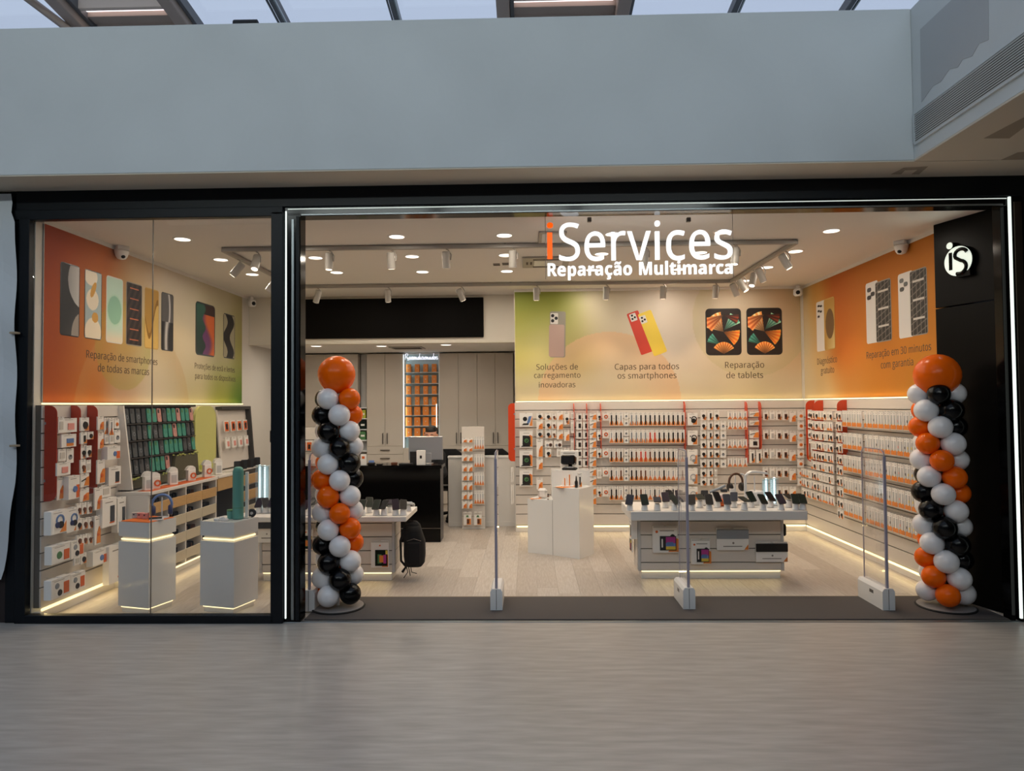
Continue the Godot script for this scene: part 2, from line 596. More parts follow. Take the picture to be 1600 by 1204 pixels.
	for i in 13:
		obj("slat", sm, gr, Vector3(-0.008, 0.008 + i * 0.0150, 0.002))
	# stains on the soffit where plaster was patched
	var cb: MeshInstance3D = get_node("ceiling_bulkhead")
	for pp in [[[1537, 216], [1577, 216], [1604, 196], [1604, 181]], [[1512, 273], [1590, 238], [1604, 237], [1604, 248], [1556, 273]], [[1572, 273], [1604, 255], [1604, 273]]]:
		var pg := []
		for p in pp:
			var q := px(p[0], p[1], 1, 3.2519)
			pg.append(Vector2(q.x, -q.z))
		var st := sh("soffit_stain")
		st.xf = Transform3D(Basis(Vector3.RIGHT, Vector3.FORWARD, Vector3.UP), Vector3(0, 3.252, 0))
		st.prism(pg, 0.0, -0.0012)
		obj("stain_patch", st, cb)
	var st2 := sh("soffit_stain")
	st2.xf = Transform3D(Basis(Vector3.RIGHT, Vector3.FORWARD, Vector3.UP), Vector3(0, 3.25, 0))
	var pg2 := []
	for p in [[1392, 272], [1412, 262], [1450, 260], [1436, 272], [1424, 272], [1434, 265], [1414, 266], [1408, 272]]:
		var q := px(p[0], p[1], 1, 3.2499)
		pg2.append(Vector2(q.x, -q.z))
	st2.prism(pg2, 0.0, -0.0012)
	obj("stain_patch", st2, get_node("ceiling_soffit"))
	build_skylight()
	# neighbouring fronts left and right of the shop
	struct("wall_neighbour_left", sh("dark_wall").slab(Vector3(-9, 0, -0.12), Vector3(-3.9, 3.26, 0.0)))
	struct("wall_neighbour_right", sh("black_panel").slab(Vector3(3.72, 0, -0.12), Vector3(9, 3.26, 0.0)))

func roof_y(z: float) -> float:
	return 4.75 + 0.126 * z

func build_skylight() -> void:
	var xs := [-8.1, -7.2, -6.3, -5.4, -4.5, -3.56, -2.72, -1.95, -1.03, -0.17, 0.76, 1.66, 2.55, 3.44, 4.33, 5.2, 6.1, 7.0, 7.9]
	var tilt := Basis(Vector3.RIGHT, -atan(0.126))
	var len := 12.8
	var mid := Vector3(0, roof_y(5.6), 5.6)
	for i in xs.size():
		var brown: bool = i in [5, 6, 9, 10]
		var s := sh("skylight_beam" if brown else "skylight_steel")
		var wd := 0.1 if brown else 0.045
		s.box(Vector3(0, 0.02 if not brown else -0.02, 0), Vector3(wd, 0.09 if not brown else 0.17, len), 0.006)
		var o := struct("trim_rafter", s, mid + Vector3(xs[i], 0, 0))
		o.basis = tilt
		if not brown:
			obj("cap_rail", sh("aluminium").box(Vector3(0.03, -0.03, 0), Vector3(0.012, 0.02, len)), o)
			obj("cap_rail", sh("skylight_steel").box(Vector3(-0.03, -0.03, 0), Vector3(0.01, 0.02, len)), o)
		else:
			obj("side_rail", sh("skylight_steel").box(Vector3(0.07, 0.0, 0), Vector3(0.03, 0.08, len)), o)
	for i in xs.size() - 1:
		var pw: float = xs[i + 1] - xs[i]
		var p := struct("window_roof", sh("roof_glass").box(V0, Vector3(pw - 0.02, 0.008, len)), mid + Vector3((xs[i] + xs[i + 1]) * 0.5, 0.07, 0))
		p.basis = tilt
	for k in 6:
		var z := 1.6 + k * 2.0
		var o := struct("trim_purlin", sh("skylight_steel").box(Vector3(0, 0, 0), Vector3(18, 0.06, 0.05), 0.004), Vector3(0, roof_y(z) + 0.03, z))
	for e in [[5, 6], [9, 10]]:
		var a: float = xs[e[0]] + 0.05
		var b: float = xs[e[1]] - 0.05
		struct("trim_vent_board", sh("skylight_board").slab(Vector3(a, roof_y(-0.1) - 0.03, -0.115), Vector3(b, roof_y(-0.1) + 0.05, -0.075), 0.003))
		struct("trim_vent_board", sh("skylight_beam").slab(Vector3(a, roof_y(-0.24) - 0.015, -0.3), Vector3(b, roof_y(-0.24) + 0.04, -0.19), 0.003))
		struct("trim_vent_board", sh("skylight_board").slab(Vector3(a, roof_y(-0.33) - 0.04, -0.6), Vector3(b, roof_y(-0.33) + 0.03, -0.31), 0.003))
		var t := thing("roof_light_panel", "bright white light panel between the brown roof boards on the left" if e[0] == 5 else "bright white light panel between the brown roof boards near the middle", "ceiling light", Vector3((a + b) * 0.5, roof_y(-0.15) + 0.02, -0.15))
		obj("light_panel", sh("skylight_lamp").box(V0, Vector3(b - a - 0.04, 0.02, 0.07), 0.003), t)
		lamp_area(t, Vector3(0, -0.014, 0), Vector2(b - a - 0.06, 0.06), Vector3.DOWN, 0.03, Color(1, 0.95, 0.95))
	var p0 := px(47, 0, 1, 4.70)
	var p1 := px(100, 40, 1, 4.60)
	struct("trim_brace", sh("skylight_beam").tube([p0 + (p0 - p1) * 3.0, p1 + (p1 - p0) * 0.4], 0.032, 4))
	struct("trim_ledge", sh("skylight_steel").slab(Vector3(-9, 4.56, -0.6), Vector3(9, 4.66, -0.5)))
	# odds and ends lying on top of the header
	var q := px(389, 33, 2, 0.16)
	var f := thing("floodlight", "small black floodlight lying on top of the header wall", "floodlight", Vector3(q.x, 4.318, 0.16))
	var fs := sh("rubber")
	fs.xf = Transform3D(Basis(Vector3(0, 0, 1), -1.45), Vector3(-0.1, 0.075, 0))
	fs.lathe(V0, [Vector2(0, 0), Vector2(0.05, 0), Vector2(0.052, 0.01), Vector2(0.034, 0.17), Vector2(0, 0.175)], 14, false)
	obj("housing", fs, f)
	obj("bracket", sh("steel").tube([Vector3(0.07, 0.0, 0), Vector3(0.075, 0.05, 0), Vector3(0.1, 0.075, 0), Vector3(0.12, 0.05, 0), Vector3(0.122, 0.0, 0)], 0.009), f)
	var pa := px(898, 26, 2, 0.1)
	var pb := px(1067, 20, 2, 0.1)
	var bar := thing("dark_pipe", "dark curved pipe lying on top of the header wall", "pipe", Vector3(pa.x, 4.318, 0.1))
	var ps := []
	for i in 9:
		var t := i / 8.0
		ps.append(Vector3((pb.x - pa.x) * t, 0.026 + 0.022 * sin(PI * t * 0.8), 0))
	obj("tube", sh("rubber").tube(ps, 0.025, 8), bar)
	var cb := []
	for i in 7:
		var t := i / 6.0
		cb.append(Vector3(0.12 * t, 0.008 + 0.13 * t * t, -0.05 * t))
	var cq := px(775, 30, 2, 0.05)
	tag(obj("loose_cable", sh("rubber").tube(cb, 0.008, 5), null, Vector3(cq.x, 4.318, 0.05)), "short black cable curling up behind the header wall edge", "cable")

# ---------------------------------------------------------------- lettering
func text_mesh(s: String, weight := 400, depth := 0.004) -> TextMesh:
	var f := SystemFont.new()
	f.font_names = PackedStringArray(["Droid Sans"])
	f.font_weight = weight
	var t := TextMesh.new()
	t.font = f
	t.text = s
	t.font_size = 64
	t.pixel_size = 0.01
	t.depth = depth
	t.curve_step = 1.0
	return t

# text stretched to the size of its box: centred at `at`, facing local +z
func lettering(parent: Node3D, s: String, material: String, at: Vector3, w: float, h := 0.0, weight := 400, depth := 0.004, yaw := 0.0, called := "lettering") -> MeshInstance3D:
	var t := text_mesh(s, weight, 1.0)
	t.material = M[material]
	var ab := t.get_aabb()
	var o := MeshInstance3D.new()
	o.mesh = t
	o.name = called
	var sx := w / ab.size.x
	var sy := h / ab.size.y if h > 0.0 else sx
	var b := Basis(Vector3.UP, yaw) * Basis.from_scale(Vector3(sx, sy, depth))
	o.transform = Transform3D(b, at - b * ab.get_center())
	parent.add_child(o, true)
	return o

# ---------------------------------------------------------------- the shop front
func build_front() -> void:
	var f := thing("shop_front_frame", "black metal shop front frame round the display window and the wide entrance", "shop frame")
	obj("top_beam", sh("black_frame").slab(Vector3(-3.88, 3.1, -0.12), Vector3(3.74, 3.252, 0.016), 0.005), f)
	obj("top_beam", sh("black_frame").slab(Vector3(-3.88, 3.028, -0.035), Vector3(-1.83, 3.1, 0.03), 0.004), f)
	obj("beam_moulding", sh("black_frame").slab(Vector3(-3.88, 3.096, -0.02), Vector3(-1.83, 3.106, 0.026), 0.002), f)
	obj("top_beam", sh("black_gloss").slab(Vector3(-1.83, 3.033, -0.12), Vector3(3.53, 3.1, 0.0), 0.004), f)
	obj("post", sh("black_frame").slab(Vector3(-3.845, 0, -0.03), Vector3(-3.763, 3.06, 0.03), 0.004), f)
	obj("post", sh("black_frame").slab(Vector3(-3.93, 0, -0.03), Vector3(-3.85, 3.25, 0.012), 0.004), f)
	obj("bottom_rail", sh("black_frame").slab(Vector3(-3.77, 0, -0.035), Vector3(-1.9, 0.06, 0.03), 0.004), f)
	obj("post", sh("black_frame").slab(Vector3(-1.918, 0, -0.12), Vector3(-1.826, 3.06, 0.03), 0.004), f)
	obj("jamb", sh("black_gloss").slab(Vector3(-1.826, 0, -0.12), Vector3(-1.705, 3.06, 0.0), 0.003), f)
	obj("guide_rail", sh("aluminium").slab(Vector3(-1.772, 0.02, 0.0), Vector3(-1.752, 3.01, 0.006), 0.002), f)
	obj("guide_rail", sh("black_frame").slab(Vector3(-1.735, 0.02, 0.0), Vector3(-1.712, 3.03, 0.012), 0.002), f)
	obj("guide_rail", sh("aluminium").slab(Vector3(-1.7, 3.036, -0.02), Vector3(3.5, 3.048, 0.004), 0.002), f)
	obj("jamb", sh("black_gloss").slab(Vector3(3.553, 0, -0.14), Vector3(3.74, 3.1, 0.0), 0.003), f)
	obj("trim_strip", sh("brushed_dark").slab(Vector3(3.575, 0.03, 0.0), Vector3(3.632, 3.06, 0.006), 0.002), f)
	obj("jamb", sh("black_gloss").slab(Vector3(3.5, 0, -0.12), Vector3(3.53, 3.1, -0.03), 0.002), f)
	var lock := sh("black_panel")
	lock.slab(Vector3(-1.955, 1.33, -0.14), Vector3(-1.925, 1.42, -0.05), 0.004)
	obj("lock_plate", lock, f)
	# display window: two panes meeting in a thin seam
	var w := thing("display_window", "tall display window of two clear glass panes left of the entrance", "window", Vector3(-2.84, 0.06, -0.02))
	obj("pane", sh("glass").slab(Vector3(-0.922, 0, -0.004), Vector3(-0.0015, 2.968, 0.004)), w)
	obj("pane", sh("glass").slab(Vector3(0.0015, 0, -0.004), Vector3(0.921, 2.968, 0.004)), w)
	obj("seam", sh("handle").slab(Vector3(-0.0022, 0, -0.0045), Vector3(0.0022, 2.968, 0.0045)), w)
	# white light lines set in the frame
	led_strip("thin white light line up the post left of the entrance", Vector3(-1.812, 0.03, 0.0065), Vector3(-1.812, 3.07, 0.0065), Vector2(0.011, 0.011), Vector3(0, 0, 1), STRIP * 0.5, "led_white", Color(0.95, 1.0, 0.95), "light_line")
	led_strip("bright white light line up the right side of the entrance", Vector3(3.54, 0.03, 0.01), Vector3(3.54, 3.095, 0.01), Vector2(0.018, 0.018), Vector3(0, 0, 1), STRIP * 0.8, "led_white", Color(0.95, 1.0, 0.95), "light_line")
	led_strip("hair thin white light line across the top of the entrance", Vector3(-1.80, 3.085, 0.0045), Vector3(3.525, 3.085, 0.0045), Vector2(0.005, 0.007), Vector3(0, 0, 1), STRIP * 0.2, "led_white_dim", Color(0.95, 1.0, 0.95), "light_line")
	# threshold and entrance mat
	var th := struct("trim_threshold", sh("aluminium").slab(Vector3(-1.9, -0.02, -0.03), Vector3(3.74, 0.004, 0.004), 0.002))
	var mt := thing("entrance_mat", "wide dark grey entrance mat across the whole doorway", "mat", Vector3(0.85, 0.002, -0.33))
	var cs := sh("mat_grey")
	cs.xf = Transform3D(Basis(Vector3.RIGHT, Vector3.FORWARD, Vector3.UP), V0)
	cs.prism([Vector2(-2.54, -0.285), Vector2(2.64, -0.285), Vector2(2.64, 0.0), Vector2(2.53, 0.305), Vector2(-2.54, 0.305)], 0.0, 0.008)
	obj("carpet", cs, mt)
	obj("edge_strip", sh("strap").slab(Vector3(-2.54, 0, -0.318), Vector3(2.53, 0.009, -0.3055), 0.002), mt)
	build_pillar()
	build_sign()
	for g in GATES:
		gate(g)
	balloon_column(Vector3(-1.52, 0.011, -0.35), ["balloon_white", "balloon_orange", "balloon_white", "balloon_black"], "twisted column of orange, white and black balloons by the black post, left of the doorway", 1.852, -0.005, 0.148)
	balloon_column(Vector3(3.215, 0.011, -0.34), ["balloon_black", "balloon_white", "balloon_orange", "balloon_white"], "twisted column of orange, white and black balloons beside the black side panel on the right", 1.80, -0.03, 0.166)
	# white sheeting hung on the neighbouring front
	var sheet := thing("plastic_sheet", "white plastic sheeting hung on the dark front left of the shop", "sheet", Vector3(-3.9, 0, 0.05))
	var prof := [[302, 16], [312, 20], [320, 19], [328, 15], [336, 23], [350, 26], [440, 25.5], [520, 25], [600, 26], [690, 26], [760, 24], [800, 19], [850, 12], [890, 6], [905, 2]]
	var s := sh("sheet")
	var grid := []
	for i in 41:
		var v := 302.0 + 603.0 * i / 40.0
		var k := 0
		while k < prof.size() - 2 and prof[k + 1][0] < v:
			k += 1
		var e: float = remap(v, prof[k][0], prof[k + 1][0], prof[k][1], prof[k + 1][1])
		var q := px(e, v, 2, 0.05)
		var row := []
		for j in 17:
			var t := j / 16.0
			var x := lerpf(-5.6, q.x, t) + 3.9
			row.append(Vector3(x, q.y, 0.02 * sin(x * 21.0 + 0.6 * sin(q.y * 3.0)) * (1.0 - t * 0.7) + 0.012 * sin(q.y * 9.0 + x * 5.0)))
		grid.append(row)
	for i in 40:
		for j in 16:
			s.face([grid[i][j], grid[i][j + 1], grid[i + 1][j + 1]], Vector3(0, 0, 1))
			s.face([grid[i][j], grid[i + 1][j + 1], grid[i + 1][j]], Vector3(0, 0, 1))
	obj("sheet", s, sheet)
	for v in [520.0, 696.0]:
		var q := px(23, v, 2, 0.07)
		obj("strap", sh("strap").box(q - sheet.position, Vector3(0.05, 0.016, 0.05), 0.003), sheet)

# the black splayed side panel with the round logo
func build_pillar() -> void:
	var a := Vector3(3.39, 0, -0.67)
	var b := Vector3(3.56, 0, -0.168)
	var d := (b - a).normalized()
	var yaw := atan2(-d.z, d.x)           # local +x runs along the face towards the street
	var l := (b - a).length()
	var p := Node3D.new()
	p.name = "wall_side_panel"
	add_child(p)
	p.position = a
	p.rotation.y = yaw
	p.set_meta("kind", "structure")
	# local +z is the side facing the shop opening (to the left)
	obj("upper_panel", sh("black_panel").slab(Vector3(0, 2.372, -0.16), Vector3(l, 3.068, 0), 0.003), p)
	obj("lower_panel", sh("black_panel").slab(Vector3(0, 0.005, -0.16), Vector3(l, 2.364, 0), 0.003), p)
	obj("edge_rail", sh("black_frame").slab(Vector3(l, 0.005, -0.1), Vector3(l + 0.04, 3.03, 0.012), 0.003), p)
	obj("edge_rail", sh("black_gloss").slab(Vector3(l + 0.045, 0.005, -0.1), Vector3(l + 0.14, 3.03, 0.004), 0.003), p)
	var face_dir := Basis(Vector3.UP, yaw)
	# logo: a lit disc with a stroke i and an S cut dark into it, and a lit dot above
	var c := a + d * 0.245 + Vector3(0, 2.715, 0)
	var g := thing("round_logo_sign", "round white lit logo sign with dark letters on the black side panel", "sign", c + face_dir * Vector3(0, 0, 0.002), yaw)
	var rim := sh("black_gloss")
	rim.xf = Transform3D(Basis(Vector3.RIGHT, PI / 2), V0)
	rim.cyl(V0, 0.122, 0.034, 40)
	obj("rim", rim, g)
	var disc := []
	for k in 44:
		var an := TAU * k / 44
		disc.append(Vector2(sin(an), cos(an)) * 0.118)
	obj("lit_face", sh("logo_light").prism(disc, 0.03, 0.0385), g)
	obj("letter_i", sh("black_gloss").box(Vector3(-0.062, 0.008, 0.04), Vector3(0.03, 0.142, 0.006), 0.002), g)
	var sp := []
	for k in 21:
		var t := k / 20.0
		var an := lerpf(0.35, 4.1, t)
		if t < 0.5:
			an = lerpf(0.25, PI * 1.28, t * 2.0)
			sp.append(Vector3(0.052 * cos(an) + 0.03, 0.047 + 0.047 * sin(an) * 0.9, 0.04))
		else:
			an = lerpf(PI * 0.42, -PI * 0.62, (t - 0.5) * 2.0)
			sp.append(Vector3(0.06 * cos(an) + 0.012, -0.052 + 0.052 * sin(an), 0.04))
	obj("letter_s", sh("black_gloss").tube(sp, 0.015, 8), g)
	var cut := sh("black_panel")
	cut.prism([Vector2(-0.02, -0.13), Vector2(0.1, -0.13), Vector2(0.1, -0.085), Vector2(0.03, -0.095), Vector2(-0.012, -0.1)], 0.002, 0.0395)
	obj("notch", cut, g)
	var ds := sh("black_gloss")
	ds.xf = Transform3D(Basis(Vector3.RIGHT, PI / 2), Vector3(-0.066, 0.135, 0))
	ds.cyl(V0, 0.03, 0.04, 20)
	obj("dot_rim", ds, g)
	var dt := []
	for k in 20:
		var an := TAU * k / 20
		dt.append(Vector2(sin(an), cos(an)) * 0.026 + Vector2(-0.066, 0.135))
	obj("lit_dot", sh("logo_light").prism(dt, 0.038, 0.044), g)
	lamp_area(g, Vector3(0, 0, 0.052), Vector2(0.16, 0.16), Vector3(0, 0, 1), 0.06, Color(0.95, 1.0, 0.95))
	# door sensor and lock by the right light line
	var sc := a + d * (l + 0.085)
	var s1 := thing("wall_sensor", "small white rounded sensor box on the black right jamb", "sensor", sc + Vector3(0, 0.63, 0) + face_dir * Vector3(0, 0, 0.004), yaw)
	obj("housing", sh("white_plastic").slab(Vector3(-0.03, -0.055, 0), Vector3(0.03, 0.055, 0.03), 0.008), s1)
	obj("lens", sh("pale_grey").slab(Vector3(-0.016, -0.03, 0.03), Vector3(0.016, 0.005, 0.033), 0.001), s1)
	var s2 := thing("keypad", "small grey key switch on the black right jamb below the sensor", "keypad", sc + Vector3(0, 0.385, 0) + face_dir * Vector3(0, 0, 0.004), yaw)
	obj("housing", sh("handle").slab(Vector3(-0.026, -0.045, 0), Vector3(0.026, 0.045, 0.02), 0.006), s2)
	obj("keyhole_plate", sh("rubber").slab(Vector3(-0.014, -0.025, 0.02), Vector3(0.014, 0.03, 0.023), 0.001), s2)

func build_sign() -> void:
	var z := -0.22
	var a := px(852, 344, 2, z)
	var b := px(1147, 436, 2, z)
	var t := thing("hanging_shop_sign", "large lit white and orange lettering sign on clear acrylic hung over the entrance", "sign", Vector3((a.x + b.x) * 0.5, 0, z))
	obj("acrylic_panel", sh("clear_sign").slab(Vector3(a.x - t.position.x, b.y, -0.012), Vector3(b.x - t.position.x, a.y + 0.02, -0.004)), t)
	for x in [a.x, b.x]:
		obj("hanging_wire", sh("handle").tube([Vector3(x - t.position.x, b.y + 0.02, -0.014), Vector3(x - t.position.x, 3.07, -0.014)], 0.0022, 5), t)
	for u in [921.0, 1076.0]:
		var q := px(u, 343, 2, z)
		obj("clamp", sh("handle").box(Vector3(q.x - t.position.x, q.y, -0.008), Vector3(0.032, 0.034, 0.03), 0.003), t)
	var words := [["i", "sign_orange", 854.5, 348, 864.5, 404.5, 400], ["Services", "sign_white", 873, 347, 1144.5, 405.5, 400], ["Reparação Multimarca", "sign_white", 855.5, 410, 1144.5, 434.5, 700]]
	for w in words:
		var p := px(w[2], w[3], 2, z)
		var q := px(w[4], w[5], 2, z)
		var c := (p + q) * 0.5
		var o := lettering(t, w[0], w[1], Vector3(c.x - t.position.x, c.y, 0.004), q.x - p.x, p.y - q.y, w[6], 0.014, 0.0, "lit_lettering")
		# the photograph's lines climb slightly to the right of level only through the lens; they hang level here
	lamp_area(t, Vector3(0, 2.8, 0.03), Vector2(1.4, 0.4), Vector3(0, 0, 1), 0.12, Color(1.0, 0.98, 0.95))

const GATES := [
	[-1.72, -0.235, -0.6, "leftmost anti-theft gate, beside the black post and the left balloons", false],
	[-0.262, -0.262, -0.6, "anti-theft gate alone at the middle of the doorway, left of the white stepped podium", true],
	[1.23, -0.285, -0.62, "anti-theft gate in front of the right phone table", true],
	[2.735, -0.25, -0.64, "rightmost anti-theft gate, just left of the right balloons", true],
]

func gate(g: Array) -> void:
	var zl: float = g[1] - g[2]
	var t := thing("security_gate", "clear " + g[3], "security gate", Vector3(g[0], 0.01, g[1]), 0.0, "anti-theft gates across the doorway")
	var x := 0.047
	# base: long low box with sloping top edges
	var poly := [Vector2(-x, 0), Vector2(x, 0), Vector2(x, 0.14), Vector2(x - 0.014, 0.162), Vector2(-x + 0.014, 0.162), Vector2(-x, 0.14)]
	obj("base", sh("white_plastic").prism(poly, 0.0, -zl), t)
	obj("base_joint", sh("groove").slab(Vector3(-0.002, 0.004, 0.0), Vector3(0.002, 0.158, 0.0012)), t)
	obj("display_window", sh("screen_grey").slab(Vector3(-x - 0.001, 0.09, -0.2), Vector3(-x + 0.002, 0.115, -0.14)), t)
	obj("acrylic_panel", sh("acrylic").slab(Vector3(-0.009, 0.162, -zl + 0.02), Vector3(0.009, 1.215, -0.03)), t)
	var e := sh("gate_edge")
	var pts := [Vector3(0, 0.162, -0.022)]
	for k in 7:
		var an := PI * 0.5 * k / 6.0
		pts.append(Vector3(0, 1.16 + 0.06 * sin(an), -0.082 + 0.06 * cos(an)))
	for k in 7:
		var an := PI * 0.5 * k / 6.0
		pts.append(Vector3(0, 1.16 + 0.06 * cos(an), -zl + 0.072 - 0.06 * sin(an)))
	obj("edge_band", e.slab(Vector3(-0.0105, 0.162, -0.032), Vector3(0.0105, 1.17, -0.014), 0.003), t)
	pts.pop_front()
	obj("edge_band", sh("gate_edge").tube(pts.slice(0, 14), 0.005, 6), t)
	obj("edge_band", sh("gate_edge").slab(Vector3(-0.004, 0.162, -zl + 0.012), Vector3(0.004, 1.17, -zl + 0.02)), t)

func balloon(parent: Node3D, called: String, material: String, at: Vector3, dir: Vector3, r: float) -> void:
	var key := "bal%s%d" % [material, int(r * 1000)]
	if not cache.has(key):
		var prof := [Vector2(0.0, -r * 1.16), Vector2(r * 0.06, -r * 1.15), Vector2(r * 0.035, -r * 1.08), Vector2(r * 0.1, -r * 1.03)]
		for k in 13:
			var a := lerpf(-1.22, PI * 0.5, k / 12.0)
			var rr := cos(a) * (1.0 if a > 0 else 1.0 - 0.06 * sin(-a))
			prof.append(Vector2(maxf(rr * r, 0.0), sin(a) * r * (1.0 if a > 0 else 1.04)))
		cache[key] = sh(material).lathe(V0, prof, 24).build()
	var o := obj(called, cache[key], parent, at)
	var y := dir.normalized()
	var x := y.cross(Vector3(0.3, 0.2, 0.9)).normalized()
	o.basis = Basis(x, y, x.cross(y))

func balloon_column(base: Vector3, colors: Array, label: String, top_y: float, lean: float, top_r: float) -> void:
	var st := thing("balloon_column", label, "balloon column", base)
	obj("base_plate", sh("base_grey").lathe(V0, [Vector2(0, 0.014), Vector2(0.196, 0.014), Vector2(0.204, 0.008)], 40, false), st)
	obj("base_rim", sh("rubber").lathe(V0, [Vector2(0, 0), Vector2(0.206, 0), Vector2(0.21, 0.006), Vector2(0.203, 0.012), Vector2(0, 0.011)], 40, false), st)
	obj("pole", sh("white_plastic").tube([Vector3(0, 0.012, 0), Vector3(lean, 1.6, 0)], 0.012, 8), st)
	var n := 13
	rng.seed = 1000 + int(base.x * 10)
	for k in n:
		var y := 1.632 - 0.1275 * k
		for m in 4:
			var ang := deg_to_rad(-22.5 + 45.0 * (k % 2) + 90.0 * m)
			var ci := posmod(int(round((rad_to_deg(ang) - 45.0 * k + 22.5) / 90.0)), 4)
			var c: String = colors[ci]
			var out := Vector3(sin(ang), 0.12, cos(ang))
			balloon(st, c.trim_prefix("balloon_") + "_balloon", c, Vector3(lean * (y / 1.6), y, 0) + out * 0.118, Vector3(out.x, 0.05, out.z), 0.0845 * (0.97 + 0.02 * rng.randi_range(0, 3)))
	balloon(st, "big_orange_balloon", "balloon_orange", Vector3(lean * 1.1, top_y - 0.011, 0.02), Vector3(0, 1, 0.06), top_r)

func ordinal(n: int) -> String:
	var w := ["", "first", "second", "third", "fourth", "fifth", "sixth", "seventh", "eighth", "ninth", "tenth", "eleventh", "twelfth", "thirteenth"]
	if n < w.size():
		return w[n]
	var s := "th"
	if n % 100 < 11 or n % 100 > 13:
		s = {1: "st", 2: "nd", 3: "rd"}.get(n % 10, "th")
	return "%d%s" % [n, s]

# ---------------------------------------------------------------- ceiling: lights, track, vents, cameras
func build_ceiling() -> void:
	var y := 3.07
	var rows := [
		["front row", -0.92, [[285, 373], [455, 371], [620, 369], [788, 367], [958, 365], [1129, 362], [1299, 360]]],
		["second row", -1.72, [[345, 405], [493, 402], [644, 400], [790, 398], [940, 396], [1094, 394], [1243, 392]]],
		["third row", -2.5, [[394, 428], [526, 425], [660, 424], [792, 423], [925, 421], [1062, 420], [1198, 417]]],
		["rear row", -3.37, [[553, 446], [675, 446], [793, 444], [916, 443], [1046, 440], [1163, 438]]],
	]
	for r in rows:
		var i := 0
		for p in r[2]:
			i += 1
			var q := px(p[0], p[1], 1, y)
			downlight("round recessed ceiling downlight, %s from left in the %s" % [ordinal(i), r[0]], Vector3(q.x, y, q.z), 0.075, DOWN_ENERGY)
	var i2 := 0
	for p in [[494, 540], [596, 540], [697, 538]]:
		var q := px(p[0], p[1], 1, 2.44)
		downlight("round downlight in the low back ceiling, %s" % ["left one", "middle one", "right one"][i2], Vector3(q.x, 2.44, q.z), 0.08, DOWN_ENERGY * 1.45)
		i2 += 1
	# the rectangular lighting track and its spotlights
	var t := thing("lighting_track", "rectangular grey lighting track hung below the shop ceiling", "lighting track", Vector3(0, 3.045, 0))
	var x0 := -2.8
	var x1 := 2.43
	var z0 := -3.08
	var z1 := -1.11
	obj("rail", sh("track_white").slab(Vector3(x0, -0.018, z1 - 0.018), Vector3(x1, 0.018, z1 + 0.018), 0.003), t)
	obj("rail", sh("track_white").slab(Vector3(x0, -0.018, z0 - 0.018), Vector3(x1, 0.018, z0 + 0.018), 0.003), t)
	obj("rail", sh("track_white").slab(Vector3(x0 - 0.018, -0.018, z0), Vector3(x0 + 0.018, 0.018, z1), 0.003), t)
	obj("rail", sh("track_white").slab(Vector3(x1 - 0.018, -0.018, z0), Vector3(x1 + 0.018, 0.018, z1), 0.003), t)
	for q in [[x0, z1], [x1, z1], [x0, z0], [x1, z0], [-0.2, z1], [-0.2, z0]]:
		obj("hanger", sh("track_white").slab(Vector3(q[0] - 0.01, 0.018, q[1] - 0.01), Vector3(q[0] + 0.01, 0.025, q[1] + 0.01)), t)
	var fx := func(u): return px(u, 405, 2, z1).x
	var rx := func(u): return px(u, 455, 2, z0).x
	var spots := [
		[-2.8, -1.42, Vector3(-0.75, -1, 0.2), "track spotlight at the left end, tilted towards the left wall"], [fx.call(400), z1, Vector3(0.0, -1, 0.5), "track spotlight near the left front corner, facing out"],
		[-2.8, -2.3, Vector3(-0.7, -1, 0.1), "track spotlight halfway back on the left rail"], [fx.call(514), z1, Vector3(0.0, -1, 0.05), "lit track spotlight just right of the black post"],
		[fx.call(611), z1, Vector3(0, -1, -0.25), "grey track spotlight below the front rail, second from the black post"], [fx.call(697), z1, Vector3(0, -1, -0.2), "grey track spotlight below the front rail, third from the black post"],
		[fx.call(801), z1, Vector3(0, -1, -0.2), "pale track spotlight below the front rail, beside the sign"], [fx.call(1007), z1, Vector3(0, -1, -0.2), "track spotlight behind the v of the sign"],
		[fx.call(1149), z1, Vector3(-0.15, -1, 0.1), "track spotlight just right of the sign's last letter"], [2.43, -1.38, Vector3(0.5, -1, 0.15), "track spotlight at the right front corner, tilted to the right wall"],
		[2.43, -2.05, Vector3(0.5, -1, -0.2), "track spotlight in the middle of the right rail"], [2.43, -2.3, Vector3(-0.3, -1, 0.3), "track spotlight on the right rail turned to the table"],
		[2.43, -2.65, Vector3(0.5, -1, 0.3), "rearmost lit track spotlight on the right rail"], [2.43, -2.95, Vector3(0.5, -1, -0.3), "faint track spotlight at the rear corner of the right rail"],
		[rx.call(496), z0, Vector3(-0.4, -1, -0.3), "track spotlight above the black panel, left one"], [rx.call(606), z0, Vector3(0.0, -1, -0.3), "track spotlight above the black panel, middle one"],
		[rx.call(720), z0, Vector3(0.4, -1, -0.3), "track spotlight above the black panel, right one"], [rx.call(838), z0, Vector3(0, -1, -0.2), "rear track spotlight over the green end of the mural"],
		[rx.call(947), z0, Vector3(0, -1, -0.25), "rear track spotlight between the mural's phone and red case"], [rx.call(1036), z0, Vector3(0, -1, -0.2), "rear track spotlight above the red and yellow cases"],
		[rx.call(1118), z0, Vector3(0, -1, -0.25), "rear track spotlight above the left tablet of the mural"],
	]
	var head := sh("track_white").lathe(V0, [Vector2(0, -0.075), Vector2(0.036, -0.075), Vector2(0.036, 0.07), Vector2(0.03, 0.078), Vector2(0, 0.078)], 16, false).build()
	var face := sh("spot_disc").lathe(V0, [Vector2(0.029, -0.077), Vector2(0, -0.077)], 16, false).build()
	var arm := sh("track_white").tube([Vector3(0.042, 0.0, 0), Vector3(0.046, 0.05, 0), Vector3(0.02, 0.09, 0), Vector3(0, 0.1, 0)], 0.006, 6).build()
